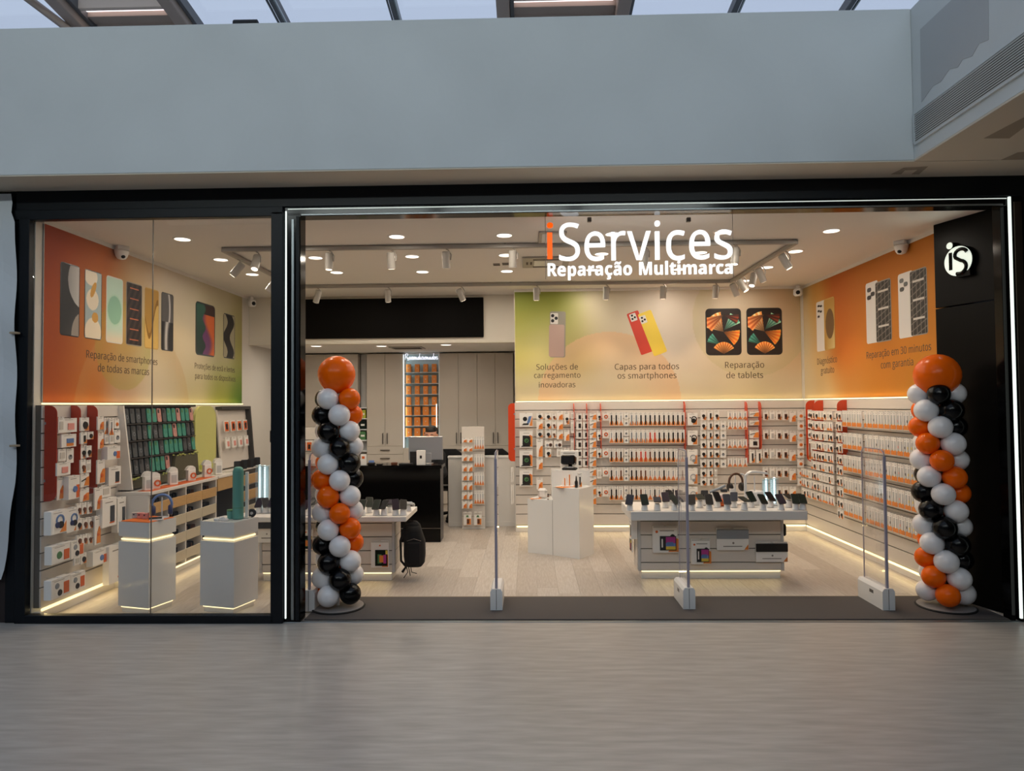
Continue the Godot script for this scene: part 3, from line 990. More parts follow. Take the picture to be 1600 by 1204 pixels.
	for s in spots:
		var n := thing("track_spotlight", s[3], "spotlight", Vector3(s[0], 2.925, s[1]), 0.0, "spotlights on the ceiling track")
		var d: Vector3 = s[2].normalized()
		var b := Basis(Quaternion(Vector3.DOWN, d))
		var h := obj("head", head, n)
		h.basis = b
		var fc := obj("lens", face, n)
		fc.basis = b
		obj("arm", arm, n)
		var l := SpotLight3D.new()
		l.name = "spot_light"
		l.light_energy = SPOT_ENERGY
		l.light_color = Color(1.0, 0.86, 0.68)
		l.spot_angle = 38.0
		l.spot_angle_attenuation = 0.6
		l.spot_range = 30.0
		l.spot_attenuation = 2.0
		l.light_size = 0.03
		l.shadow_enabled = true
		n.add_child(l, true)
		l.position = d * 0.085
		l.basis = Basis.looking_at(d, Vector3.FORWARD)
	# air conditioning cassette, small vents
	var c := thing("ceiling_cassette", "square white air conditioning cassette in the ceiling behind the sign", "air conditioner", Vector3(0.19, 3.07, -1.91))
	obj("frame", sh("track_white").slab(Vector3(-0.24, -0.02, -0.24), Vector3(0.24, 0, 0.24), 0.006), c)
	obj("louvre", sh("vent_dark").slab(Vector3(-0.13, -0.023, -0.19), Vector3(0.19, -0.018, -0.16)), c)
	obj("louvre", sh("vent_dark").slab(Vector3(-0.13, -0.023, 0.16), Vector3(0.19, -0.018, 0.19)), c)
	obj("return_grille", sh("shelf_white").slab(Vector3(-0.12, -0.024, -0.13), Vector3(0.17, -0.018, 0.13)), c)
	for k in 2:
		obj("badge", sh("vent_dark").slab(Vector3(-0.2 + 0.04 * k, -0.022, -0.06), Vector3(-0.18 + 0.04 * k, -0.018, 0.06)), c)
	var c2 := thing("ceiling_panel_light", "small square access panel in the ceiling beside the orange i of the sign", "ceiling panel", Vector3(0.22, 3.07, -0.88))
	obj("frame", sh("track_white").slab(Vector3(-0.12, -0.016, -0.19), Vector3(0.12, 0, 0.19), 0.005), c2)
	obj("panel", sh("wall_paint").slab(Vector3(-0.09, -0.019, -0.15), Vector3(0.09, -0.014, 0.15), 0.002), c2)
	for k in 2:
		var q := px(776 + k * 14, 413 - k, 1, 3.07)
		var v := thing("ceiling_vent", "small slotted ceiling vent, %s of the pair left of the cassette" % ["left one", "right one"][k], "vent", Vector3(q.x, 3.07, q.z))
		for j in 2:
			obj("slot", sh("vent_dark").slab(Vector3(-0.035, -0.004, -0.05 + 0.07 * j), Vector3(0.035, 0, -0.01 + 0.06 * j)), v)
	var vq := px(622, 536, 1, 2.44)
	var lv := thing("ceiling_vent", "slotted square air vent in the low back ceiling", "vent", Vector3(vq.x, 2.44, -4.75))
	obj("frame", sh("track_white").slab(Vector3(-0.24, -0.012, -0.18), Vector3(0.24, 0, 0.18), 0.004), lv)
	for k in 4:
		obj("slot", sh("vent_dark").slab(Vector3(-0.2, -0.015, -0.13 + 0.075 * k), Vector3(0.2, -0.011, -0.1 + 0.075 * k)), lv)
	# security cameras
	var dome := sh("white_plastic").lathe(V0, [Vector2(0, 0.0), Vector2(0.06, 0), Vector2(0.06, -0.02), Vector2(0.05, -0.055), Vector2(0.034, -0.08), Vector2(0, -0.09)], 18).build()
	var eye := sh("rubber").ball(Vector3(0.0, -0.062, 0.034), Vector3(0.02, 0.02, 0.018), 10, 8).build()
	for e in [[px(190, 392, 0, -3.69), 0.9, "white dome security camera above the left mural's first phones"], [px(1408, 379, 0, 3.43), -0.9, "white dome security camera above the right mural's phones"]]:
		var p: Vector3 = e[0]
		var n := thing("dome_camera", e[2], "camera", Vector3(p.x, 3.035, p.z), e[1])
		obj("housing", dome, n)
		obj("lens", eye, n)
		obj("mount", sh("white_plastic").slab(Vector3(-0.05, 0, -0.05), Vector3(0.05, 0.035, 0.05), 0.004), n)
	for e in [[-3.66, -3.86, 0.8, "small camera with black lens in the back left corner under the ceiling"], [3.38, -3.5, -0.6, "small camera with black lens in the back right corner under the ceiling"]]:
		var n := thing("corner_camera", e[3], "camera", Vector3(e[0], 2.975, e[1]), e[2])
		obj("housing", sh("white_plastic").box(Vector3(0, 0, 0), Vector3(0.1, 0.095, 0.06), 0.018), n)
		obj("lens", sh("rubber").ball(Vector3(0.01, -0.005, 0.03), Vector3(0.026, 0.026, 0.014), 12, 8), n)
		obj("bracket", sh("white_plastic").slab(Vector3(-0.02, 0.04, -0.06), Vector3(0.02, 0.09, 0.0), 0.004), n)

# ---------------------------------------------------------------- murals
func blend(stops: Array, t: float) -> Color:
	for i in stops.size() - 1:
		if t <= stops[i + 1][0]:
			var k := clampf((t - stops[i][0]) / (stops[i + 1][0] - stops[i][0]), 0, 1)
			k = k * k * (3.0 - 2.0 * k)
			return (stops[i][1] as Color).lerp(stops[i + 1][1], k)
	return stops[-1][1]

func stops(a: Array) -> Array:
	var r := []
	for s in a:
		r.append([s[0], Color(s[1])])
	return r

# three gradients (top, middle, bottom) blended down the picture, and soft-edged printed circles [u, v, radius in heights, colour, strength]
func mural_texture(w: int, h: int, top: Array, mid: Array, low: Array, circles: Array) -> ImageTexture:
	var im := Image.create(w, h, false, Image.FORMAT_RGB8)
	var a := stops(top)
	var b := stops(mid)
	var c := stops(low)
	var aspect := float(w) / h
	for x in w:
		var u := x / float(w - 1)
		var ca := blend(a, u)
		var cb := blend(b, u)
		var cc := blend(c, u)
		for y in h:
			var v := y / float(h - 1)
			var col := ca.lerp(cb, smoothstep(0.0, 0.55, v)) if v < 0.55 else cb.lerp(cc, smoothstep(0.55, 1.0, v))
			for k in circles:
				var d: float = Vector2((u - k[0]) * aspect, v - k[1]).length() / k[2]
				if d < 1.0:
					col = col.lerp(k[3], k[4] * smoothstep(k[5], 1.0, d))
			im.set_pixel(x, y, col)
	return ImageTexture.create_from_image(im)

func mural(label: String, called_mat: String, tex: Texture2D, at: Vector3, yaw: float, w: float, h: float) -> Node3D:
	var m := mat(called_mat, "ffffff", 0.72)
	m.albedo_texture = tex
	m.albedo_color = Color({"mural_left": "e2e0de", "mural_right": "dad6d2", "mural_back": "e2e2e4"}[called_mat])
	var t := thing("wall_mural", label, "mural", at, yaw)
	var s := sh(m)
	s.quad_uv(Vector3(-w / 2, h, 0.006), Vector3(w / 2, h, 0.006), Vector3(w / 2, 0, 0.006), Vector3(-w / 2, 0, 0.006), Vector3(0, 0, 1))
	s.use(M["shop_wall"])
	s.face([Vector3(-w / 2, h, 0.006), Vector3(w / 2, h, 0.006), Vector3(w / 2, h, 0), Vector3(-w / 2, h, 0)], Vector3(0, 1, 0))
	s.face([Vector3(-w / 2, 0, 0.006), Vector3(w / 2, 0, 0.006), Vector3(w / 2, 0, 0), Vector3(-w / 2, 0, 0)], Vector3(0, -1, 0))
	for sg in [-1.0, 1.0]:
		s.face([Vector3(sg * w / 2, 0, 0.006), Vector3(sg * w / 2, h, 0.006), Vector3(sg * w / 2, h, 0), Vector3(sg * w / 2, 0, 0)], Vector3(sg, 0, 0))
	obj("printed_sheet", s, t)
	return t

# a flat printed picture of a handset: rounded outline, its picture inside
func round_rect(w: float, h: float, r: float, c := Vector2.ZERO) -> Array:
	var p := []
	for q in [[1, 1, 0.0], [-1, 1, PI / 2], [-1, -1, PI], [1, -1, PI * 1.5]]:
		for k in 5:
			var a: float = q[2] + PI / 2 * k / 4.0
			p.append(c + Vector2(q[0] * (w / 2 - r) + cos(a) * r, q[1] * (h / 2 - r) + sin(a) * r))
	return p

func pic(w: int, h: int, fn: Callable) -> ImageTexture:
	var im := Image.create(w, h, false, Image.FORMAT_RGB8)
	for x in w:
		for y in h:
			im.set_pixel(x, y, fn.call((x + 0.5) / w, (y + 0.5) / h))
	return ImageTexture.create_from_image(im)

func printed(parent: Node3D, at: Vector3, w: float, h: float, frame: String, tex: Texture2D, called := "printed_phone", roll := 0.0) -> MeshInstance3D:
	var s := sh(frame)
	var layer: float = {"printed_wallet": 0.0014, "printed_camera": 0.0014, "printed_lens": 0.0026, "printed_case": 0.0004 * (parent.get_child_count() % 3)}.get(called, 0.0)
	at.z += layer
	s.prism(round_rect(w, h, minf(w, h) * (0.49 if called == "printed_lens" else 0.11)), 0.0, 0.0008)
	if tex:
		cache["pic"] = cache.get("pic", 0) + 1
		var m := mat("picture_%d" % cache["pic"], "ffffff", 0.6)
		m.albedo_texture = tex
		s.use(m)
		var x := w / 2 - w * 0.035
		var y := h / 2 - w * 0.035
		s.quad_uv(Vector3(-x, y, 0.0012), Vector3(x, y, 0.0012), Vector3(x, -y, 0.0012), Vector3(-x, -y, 0.0012), Vector3(0, 0, 1))
	return obj(called, s, parent, at, Vector3(0, 0, roll))

func C(h: String) -> Color:
	return Color(h)

func build_murals() -> void:
	var h := 1.39
	# left wall, orange through sand to green
	var lt := mural_texture(320, 128,
		[[0.0, "b84e28"], [0.2, "cc7440"], [0.34, "ddbf9c"], [0.5, "e6dac6"], [0.85, "e0d6b4"], [1.0, "cfc490"]],
		[[0.0, "cb5c22"], [0.18, "d98a3c"], [0.28, "cfae62"], [0.42, "e6d8b4"], [0.66, "eee2c4"], [0.86, "e2dba8"], [1.0, "b9b664"]],
		[[0.0, "d2641a"], [0.15, "de7f2c"], [0.27, "dcb290"], [0.42, "eadcc2"], [0.68, "e6dca6"], [0.84, "b4bc50"], [1.0, "5f8a1c"]],
		[[0.36, 1.1, 0.66, C("e0b57c"), 0.3, 0.6], [0.29, 0.62, 0.3, C("b8b44a"), 0.35, 0.3]])
	var l := mural("long printed mural on the left wall fading from orange through sand to green", "mural_left", lt, Vector3(-3.752, 1.647, -1.93), PI / 2, 3.64, h)
	var L := func(u0, v0, u1, v1): return [px(u0, (v0 + v1) * 0.5, 0, -3.745), px(u1, (v0 + v1) * 0.5, 0, -3.745), px((u0 + u1) * 0.5, v0, 0, -3.745), px((u0 + u1) * 0.5, v1, 0, -3.745)]
	var lp := [
		[94, 412, 124.5, 525, "bezel", func(u, v): return C("8d8c8c").lerp(C("d0cdc9"), u) if Vector2(u - 1.3, (v - 0.2) * 2.3).length() < 0.92 else (C("a79d92") if Vector2(u - 1.2, (v - 1.0) * 1.8).length() < 0.62 else C("2e3033").lerp(C("77706a"), maxf(0.0, u * 0.5 + v - 0.9)))],
		[132, 423, 159, 530, "bezel", func(u, v): return C("d9a24a") if Vector2((u - 0.5) * 1.6, (v - 0.27) * 3.4 + (u - 0.5) * 1.5).length() < 0.3 or Vector2(u - 0.62, (v - 0.68) * 2.6).length() < 0.2 else (C("f2e4ca") if Vector2(u - 0.45, (v - 0.42) * 2.4).length() < 0.38 or Vector2(u - 0.5, (v - 0.9) * 2.4).length() < 0.5 else (C("f6ead4") if Vector2(u - 0.35, (v - 0.08) * 3.0).length() < 0.4 else C("aebfbf")))],
		[166, 433, 192, 536, "print_silver", func(u, v): return C("8fc0a6") if Vector2((u - 0.5) * 0.5, v - 0.5).length() < 0.22 else (C("b6d9c2") if Vector2((u - 0.5) * 0.5, v - 0.5).length() < 0.25 else C("bfdccb").lerp(C("e6d9c0"), smoothstep(0.75, 1.0, v)))],
		[197, 442, 222, 540, "print_line", func(u, v): return C("c9724a") if absf(fposmod(v * 6.0, 1.0) - 0.5) < 0.06 and u > 0.2 and u < 0.8 else (C("3a2c28") if fposmod(u * 3.0 + v * 4.0, 1.0) < 0.5 else C("1f1b1d"))],
		[226, 451, 248, 545, "print_gold", func(u, v): return C("8e6620") if absf(v - 0.5 - 0.3 * sin(u * 5.0)) < 0.05 else (C("d9b463") if v > 0.5 + 0.3 * sin(u * 5.0) else C("b58a3c"))],
		[252, 458, 271, 548, "bezel", func(u, v): return C("d7d3cf").lerp(C("5c5a5a"), smoothstep(0.0, 0.12, absf(Vector2(u - 0.2, v - 0.28).length() - 0.5))) if v < 0.5 else C("cbc7c2").lerp(C("2a2a2c"), smoothstep(0.0, 0.25, absf(Vector2(u - 1.0, v - 0.85).length() - 0.62)))],
		[305.5, 474, 336, 556, "bezel", func(u, v): return C("3f6a5c").lerp(C("2c3c3a"), v) if u < 0.42 + 0.08 * sin(v * 17.0) else (C("7b4a78").lerp(C("e0703a"), smoothstep(0.5, 0.8, u + 0.2 * sin(v * 6.0))) if v > 0.2 else C("44302c"))],
		[349, 491, 367, 560, "bezel", func(u, v): return C("2a2622") if absf(u - 0.45 - 0.2 * sin(v * 9.0)) < 0.3 else C("b3aa8c")],
	]
	for p in lp:
		var e = L.call(p[0], p[1], p[2], p[3])
		var w: float = absf(e[1].z - e[0].z)
		var hh: float = e[2].y - e[3].y
		var lz: float = (e[0].z + e[1].z) * 0.5
		printed(l, Vector3(-(lz - l.position.z), (e[2].y + e[3].y) * 0.5 - l.position.y, 0.006), w, hh, p[4], pic(48, 112, p[5]), "printed_phone")
	for tx in [["Reparação de smartphones", 135, 246, 557, 564], ["de todas as marcas", 153, 233, 573, 581], ["Proteções de ecrã e lentes", 304.5, 367, 572, 579], ["para todos os dispositivos", 305, 368, 587, 594]]:
		var a := px(tx[1], tx[3], 0, -3.745)
		var b := px(tx[2], tx[4], 0, -3.745)
		lettering(l, tx[0], "mural_text", Vector3(-((a.z + b.z) * 0.5 - l.position.z), (a.y + b.y) * 0.5 - l.position.y, 0.0065), absf(b.z - a.z), 0.0, 400, 0.001)
	# back wall
	var bt := mural_texture(288, 112,
		[[0.0, "7a8224"], [0.12, "98a040"], [0.3, "d8cdb0"], [0.5, "e9dccb"], [0.8, "e2cfb2"], [1.0, "e0bd94"]],
		[[0.0, "d9d27c"], [0.1, "dfd890"], [0.2, "c9c07a"], [0.34, "e4d7b8"], [0.55, "efe2cf"], [0.8, "e9d6b4"], [1.0, "eccfa6"]],
		[[0.0, "e4d6ae"], [0.2, "e6d6b6"], [0.42, "e9d4ac"], [0.62, "e8d8b4"], [0.85, "ead9ac"], [1.0, "efdcb8"]],
		[[0.33, 1.02, 0.645, C("f2c79a"), 0.75, 0.25], [0.83, 0.27, 0.53, C("d9cc9c"), 0.5, 0.55]])
	var b := mural("printed mural on the back wall fading from green to sand, above the case pegs", "mural_back", bt, Vector3(1.64, 1.647, -3.598), 0.0, 3.61, h)
	var B := func(u, v): return px(u, v, 2, -3.59) - b.position
	var put_rect := func(u0, v0, u1, v1, frame, fn, called, roll):
		var p: Vector3 = B.call(u0, v0)
		var q: Vector3 = B.call(u1, v1)
		printed(b, Vector3((p.x + q.x) * 0.5, (p.y + q.y) * 0.5, 0.006), absf(q.x - p.x), absf(p.y - q.y), frame, pic(96, 128, fn) if fn else null, called, roll)
	# rose handset with a wallet on its back
	put_rect.call(858.5, 486.5, 884, 558, "print_line", null, "printed_phone", -0.02)
	put_rect.call(857.5, 507, 882, 557, "print_rose", null, "printed_wallet", -0.02)
	put_rect.call(860, 489, 872, 506, "print_silver", null, "printed_camera", -0.02)
	for c in [[863.5, 493], [863.5, 501], [869, 497]]:
		put_rect.call(c[0] - 2.6, c[1] - 2.6, c[0] + 2.6, c[1] + 2.6, "print_lens", null, "printed_lens", 0.0)
	for e in [["red_print", 999.5, 519.5, 20, 68, 0.33], ["yellow_print", 1019.5, 520, 23, 70, 0.36]]:
		put_rect.call(e[1] - e[3] * 0.5, e[2] - e[4] * 0.5, e[1] + e[3] * 0.5, e[2] + e[4] * 0.5, e[0], null, "printed_case", e[5])
	for e in [[989.5, 495.5], [1005, 499]]:
		put_rect.call(e[0] - 5.2, e[1] - 6, e[0] + 5.2, e[1] + 6, "print_silver", null, "printed_camera", 0.34)
		for c in [[-2, -2.6], [-1.2, 2.6], [2.4, 0]]:
			put_rect.call(e[0] + c[0] - 1.7, e[1] + c[1] - 1.7, e[0] + c[0] + 1.7, e[1] + c[1] + 1.7, "print_lens", null, "printed_lens", 0.0)
	var fans := func(u, v):
		var col := C("231a18")
		for f in [[0.5, 0.5, -2.9, -1.7, 0.5, "f08a3c", "f4d2a0"], [0.5, 0.5, -0.1, 0.9, 0.42, "f0a040", "e06820"], [0.52, 0.46, -1.2, -0.4, 0.45, "3f8d7a", "9fd0b0"], [0.42, 0.8, -2.9, -2.2, 0.36, "4f9d8c", "2f6a5a"], [0.5, 1.0, -2.6, -0.5, 0.3, "f0b060", "c05a20"], [0.5, 0.12, 0.0, 0.6, 0.4, "8a3a20", "402018"], [0.5, 0.12, 2.2, 3.0, 0.5, "c05a28", "f0a060"]]:
			var d := Vector2(u - f[0], (v - f[1]) * 1.3)
			var an := d.angle()
			if d.length() < f[4] * 1.18 and an > f[2] and an < f[3]:
				col = C(f[5]).lerp(C(f[6]), 0.5 + 0.5 * sin(an * 26.0)) * (0.4 + 0.7 * d.length() / f[4])
		return col
	put_rect.call(1102, 482, 1159, 554.5, "bezel", fans, "printed_tablet", 0.0)
	put_rect.call(1166, 481, 1223, 554, "bezel", fans, "printed_tablet", 0.0)
	for tx in [["Soluções de", 838, 903, 574], ["carregamento", 834.5, 907, 587.5], ["inovadoras", 842, 899, 600.5], ["Capas para todos", 960.5, 1061, 573.5], ["os smartphones", 965, 1057, 587.5], ["Reparação", 1133, 1194, 571], ["de tablets", 1135, 1192.5, 585.5]]:
		var p: Vector3 = B.call(tx[1], tx[3])
		var q: Vector3 = B.call(tx[2], tx[3])
		lettering(b, tx[0], "mural_text", Vector3((p.x + q.x) * 0.5, (p.y + q.y) * 0.5, 0.0065), q.x - p.x, 0.0, 400, 0.001)
	# right wall
	var rt := mural_texture(256, 128,
		[[0.0, "e8cf9a"], [0.14, "e2a850"], [0.3, "d2701c"], [0.55, "cf7c1c"], [1.0, "d9861c"]],
		[[0.0, "ecdcb4"], [0.16, "e6c083"], [0.34, "dd7a1e"], [0.6, "e08a1e"], [1.0, "e3921e"]],
		[[0.0, "efe0ba"], [0.2, "eccf98"], [0.42, "e5a04a"], [0.65, "e09022"], [1.0, "e59a1e"]], [])
	var r := mural("printed orange mural on the right wall, pale at its far end", "mural_right", rt, Vector3(3.492, 1.647, -2.15), -PI / 2, 2.9, h)
	var RR := func(u, v): return Vector3(px(u, v, 0, 3.486).z - r.position.z, px(u, v, 0, 3.486).y - r.position.y, 0)
	var circuit := func(u, v): return C("c9c4bc") if absf(fposmod(v * 3.4, 1.0) - 0.55) < 0.05 and u > 0.15 and u < 0.85 else (C("726c64") if absf(fposmod(v * 9.0 + u * 1.5, 1.0) - 0.5) < 0.09 or absf(fposmod(u * 4.0, 1.0) - 0.5) < 0.06 else C("2a2724"))
	var rp := [
		[1276, 470, 1290, 548.5, "print_silver", null], [1288, 465, 1304.5, 546, "print_gold", func(u, v): return C("6f5535") if Vector2((u - 0.55) * 0.7, v - 0.5).length() < 0.3 else C("b98e45").lerp(C("d9c48c"), v * u)],
		[1353.5, 440, 1372.5, 536, "print_silver", null], [1368.5, 437, 1393, 533.5, "print_line", circuit],
		[1404, 425, 1427, 527.5, "print_silver", null], [1422.5, 419.5, 1449.5, 523.5, "print_line", circuit],
	]
	for p in rp:
		var um: float = (p[0] + p[2]) * 0.5
		var vm: float = (p[1] + p[3]) * 0.5
		var a: Vector3 = RR.call(p[0], vm)
		var c: Vector3 = RR.call(p[2], vm)
		var y1: float = RR.call(um, p[1]).y
		var y0: float = RR.call(um, p[3]).y
		printed(r, Vector3((a.x + c.x) * 0.5, (y0 + y1) * 0.5, 0.006 + (0.0014 if p[5] else 0.0)), absf(c.x - a.x), y1 - y0, p[4], pic(48, 112, p[5]) if p[5] else null, "printed_phone")
	for e in [[1358.5, 453], [1364, 459], [1358.5, 465], [1409, 438.5], [1415.5, 443.5], [1409.5, 452], [1279.5, 478], [1279.5, 486], [1279.5, 494.5], [1283, 478], [1283, 486.5]]:
		var k := 3.2 if e[0] > 1300 else 1.6
		var a: Vector3 = RR.call(e[0] - k, e[1])
		var c: Vector3 = RR.call(e[0] + k, e[1])
		var hy: float = RR.call(e[0], e[1] - k * 1.05).y - RR.call(e[0], e[1] + k * 1.05).y
		printed(r, Vector3((a.x + c.x) * 0.5, (a.y + c.y) * 0.5, 0.0062), absf(c.x - a.x), hy, "print_lens", null, "printed_lens")
	for tx in [["Diagnóstico", 1277, 1308, 563.5, 564.5], ["gratuito", 1282.5, 1303.5, 579, 580], ["Reparação em 30 minutos", 1354, 1455, 554, 545.5], ["com garantia", 1376.5, 1427, 571, 567]]:
		var a: Vector3 = RR.call(tx[1], tx[3])
		var c: Vector3 = RR.call(tx[2], tx[4])
		lettering(r, tx[0], "mural_text", Vector3((a.x + c.x) * 0.5, (a.y + c.y) * 0.5, 0.0065), absf(c.x - a.x), 0.0, 400, 0.001)
	# the black sign panel on the fascia
	var bp := thing("black_fascia_panel", "long plain black sign panel on the beige fascia above the counter area", "panel", Vector3(-1.95, 2.505, -3.995))
	obj("panel", sh("sign_black").slab(Vector3(-1.12, 0, 0), Vector3(1.357, 0.53, 0.03), 0.003), bp)
	obj("side_band", sh("black_gloss").slab(Vector3(1.357, 0.002, 0), Vector3(1.362, 0.528, 0.024)), bp)
	# light lines along the feet of the murals
	led_strip("warm light strip along the foot of the left mural", Vector3(-3.715, 1.637, -3.7), Vector3(-3.715, 1.637, -0.06), Vector2(0.014, 0.012), Vector3(0, 1, 0), STRIP * 1.2)
	led_strip("warm light strip along the foot of the back mural", Vector3(-0.16, 1.637, -3.562), Vector3(3.45, 1.637, -3.562), Vector2(0.014, 0.012), Vector3(0, 1, 0), STRIP * 1.2)
	led_strip("warm light strip along the foot of the right mural", Vector3(3.462, 1.637, -3.56), Vector3(3.462, 1.637, -0.72), Vector2(0.014, 0.012), Vector3(0, 1, 0), STRIP * 1.2)

# ---------------------------------------------------------------- slat walls and what hangs on them
# a slat wall of boards with recessed joints; local x along the wall, y up, +z out of the wall
func slatwall(label: String, at: Vector3, yaw: float, w: float, joints: Array, depth := 0.045, plinth := 0.0, called := "slat_wall") -> Node3D:
	var t := thing(called, label, "slat wall", at, yaw)
	var lo: float = joints[0]
	var hi: float = joints[-1]
	obj("backing", sh("groove").slab(Vector3(0, lo, 0), Vector3(w, hi, depth - 0.012)), t)
	for i in joints.size() - 1:
		obj("slat", sh("slat_white").slab(Vector3(0, joints[i] + 0.0045, depth - 0.012), Vector3(w, joints[i + 1] - 0.0045, depth), 0.002), t)
	return t

# one packet design: a card with a hang tab, its printed window, its product standing proud
func packet_mesh(style: String, w: float, h: float) -> ArrayMesh:
	var key := "pk_%s_%d_%d" % [style, int(round(w * 250)), int(round(h * 200))]
	if cache.has(key):
		return cache[key]
	var d := 0.012
	if style in ["headphones_blue", "device", "ears", "box_round", "box_dots"]:
		d = 0.055
	elif style.begins_with("box") or style in ["laptop", "laptop_grey", "headset", "headphones", "tablet", "device", "ears"]:
		d = 0.035
	var s := sh("card")
	var e := minf(w, h) * 0.06
	# card with a notch for the hook at the top
	var k := minf(w * 0.12, 0.012)
	s.prism([Vector2(-w / 2, -h / 2), Vector2(w / 2, -h / 2), Vector2(w / 2, h / 2), Vector2(k, h / 2), Vector2(k, h / 2 - 0.007), Vector2(-k, h / 2 - 0.007), Vector2(-k, h / 2), Vector2(-w / 2, h / 2)], -d / 2, d / 2)
	var z := d / 2
	var R := func(m: String, x0: float, y0: float, x1: float, y1: float, p := 0.002):
		s.use(M[m])
		s.slab(Vector3(-w / 2 + x0 * w, -h / 2 + y0 * h, z - 0.0005), Vector3(-w / 2 + x1 * w, -h / 2 + y1 * h, z + p))
	var O := func(m: String, x: float, y: float, r: float, p := 0.003, ri := 0.0):
		s.use(M[m])
		s.xf = Transform3D(Basis(Vector3.RIGHT, PI / 2), Vector3(-w / 2 + x * w, -h / 2 + y * h, z))
		var rr := r * minf(w, h)
		if ri > 0.0:
			var q := ri * minf(w, h)
			s.lathe(V0, [Vector2(rr, 0), Vector2(rr, p), Vector2(q, p), Vector2(q, 0)], 12, false)
		else:
			s.lathe(V0, [Vector2(rr, 0), Vector2(rr * 0.9, p), Vector2(0, p)], 12, false)
		s.xf = Transform3D()
	var W := func(m: String, pts: Array, p := 0.0012):
		s.use(M[m])
		var q := []
		for v in pts:
			q.append(Vector2(-w / 2 + v[0] * w, -h / 2 + v[1] * h))
		s.prism(q, z, z + p)
	var title := func():
		R.call("text_grey", 0.16, 0.86, 0.7, 0.885, 0.0006)
		R.call("card_shadow", 0.04, 0.93, 0.96, 0.955, 0.0008)
	match style:
		"case_dark", "case_brown", "case_red", "case_grey_strip":
			var c: String = {"case_dark": "black_print", "case_brown": "brown_print", "case_red": "red_print", "case_grey_strip": "grey_print"}[style]
			title.call()
			W.call("orange_print", [[0.03, 0.03], [0.97, 0.03], [0.97, 0.2], [0.8, 0.34], [0.6, 0.4], [0.28, 0.34], [0.03, 0.16]])
			R.call(c, 0.32, 0.1, 0.66, 0.8, 0.005)
		"case_orange":
			title.call()
			W.call("orange_print", [[0.03, 0.03], [0.97, 0.03], [0.97, 0.1], [0.68, 0.3], [0.32, 0.3], [0.03, 0.1]])
			R.call("grey_print", 0.38, 0.1, 0.6, 0.78, 0.004)
			R.call("orange_deep", 0.42, 0.1, 0.56, 0.4, 0.006)
		"glass", "glass_dark", "glass_pink", "glass_yellow":
			title.call()
			R.call("pale_grey", 0.3, 0.3, 0.72, 0.8, 0.004)
			R.call({"glass": "pale_grey", "glass_dark": "black_print", "glass_pink": "pink_print", "glass_yellow": "yellow_print"}[style], 0.4, 0.42, 0.62, 0.55, 0.006)
			W.call("orange_print", [[0.05, 0.04], [0.95, 0.04], [0.95, 0.24], [0.5, 0.3], [0.05, 0.24]], 0.003)
			R.call("lime_print", 0.3, 0.29, 0.72, 0.33, 0.0035)
		"charger", "cable", "dark_corner":
			title.call()
			W.call("orange_print", [[0.45, 0.03], [0.97, 0.03], [0.97, 0.42]])
			O.call("black_print" if style != "cable" else "brown_print", 0.54, 0.44, 0.29, 0.008)
			R.call("brown_print", 0.4, 0.14, 0.72, 0.3, 0.005)
		"tall_dark":
			title.call()
			W.call("orange_print", [[0.4, 0.03], [0.97, 0.03], [0.97, 0.4]])
			R.call("black_print", 0.46, 0.16, 0.72, 0.72, 0.006)
		"orange_item":
			title.call()
			W.call("orange_print", [[0.3, 0.04], [0.97, 0.04], [0.97, 0.62], [0.7, 0.6], [0.42, 0.42]], 0.003)
			O.call("orange_deep", 0.55, 0.34, 0.17, 0.007)
		"orange_disc":
			title.call()
			O.call("orange_print", 0.56, 0.42, 0.28, 0.005)
			O.call("orange_deep", 0.52, 0.44, 0.14, 0.008)
		"ring":
			title.call()
			O.call("orange_deep", 0.55, 0.44, 0.32, 0.006, 0.2)
			O.call("brown_print", 0.55, 0.44, 0.22, 0.004, 0.15)
		"orange_cable":
			title.call()
			W.call("orange_print", [[0.4, 0.1], [0.98, 0.06], [0.98, 0.78], [0.66, 0.7]], 0.003)
			W.call("black_print", [[0.08, 0.42], [0.6, 0.58], [0.62, 0.66], [0.1, 0.5]], 0.005)
		"dark_square":
			title.call()
			R.call("black_print", 0.4, 0.22, 0.76, 0.74, 0.006)
			R.call("brown_print", 0.72, 0.2, 0.84, 0.72, 0.004)
		"wallet":
			title.call()
			W.call("orange_print", [[0.6, 0.03], [0.97, 0.03], [0.97, 0.5]])
			R.call("brown_print", 0.34, 0.1, 0.8, 0.66, 0.006)
			R.call("black_print", 0.44, 0.3, 0.72, 0.56, 0.008)
		"pale_wallet":
			title.call()
			R.call("pale_grey", 0.3, 0.14, 0.78, 0.66, 0.006)
		"watch_pair":
			title.call()
			O.call("brown_print", 0.72, 0.38, 0.25, 0.006)
			O.call("grey_print", 0.32, 0.36, 0.18, 0.005)
			R.call("black_print", 0.62, 0.26, 0.82, 0.5, 0.007)
		"blister_grey":
			title.call()
			O.call("grey_print", 0.5, 0.4, 0.25, 0.006)
			R.call("black_print", 0.38, 0.44, 0.58, 0.56, 0.007)
		"plain":
			title.call()
			R.call("card_shadow", 0.2, 0.2, 0.8, 0.7, 0.004)
		"brown_pack":
			R.call("orange_deep", 0.05, 0.04, 0.95, 0.9, 0.001)
			O.call("black_print", 0.5, 0.56, 0.24, 0.006)
			R.call("black_print", 0.3, 0.2, 0.7, 0.46, 0.004)
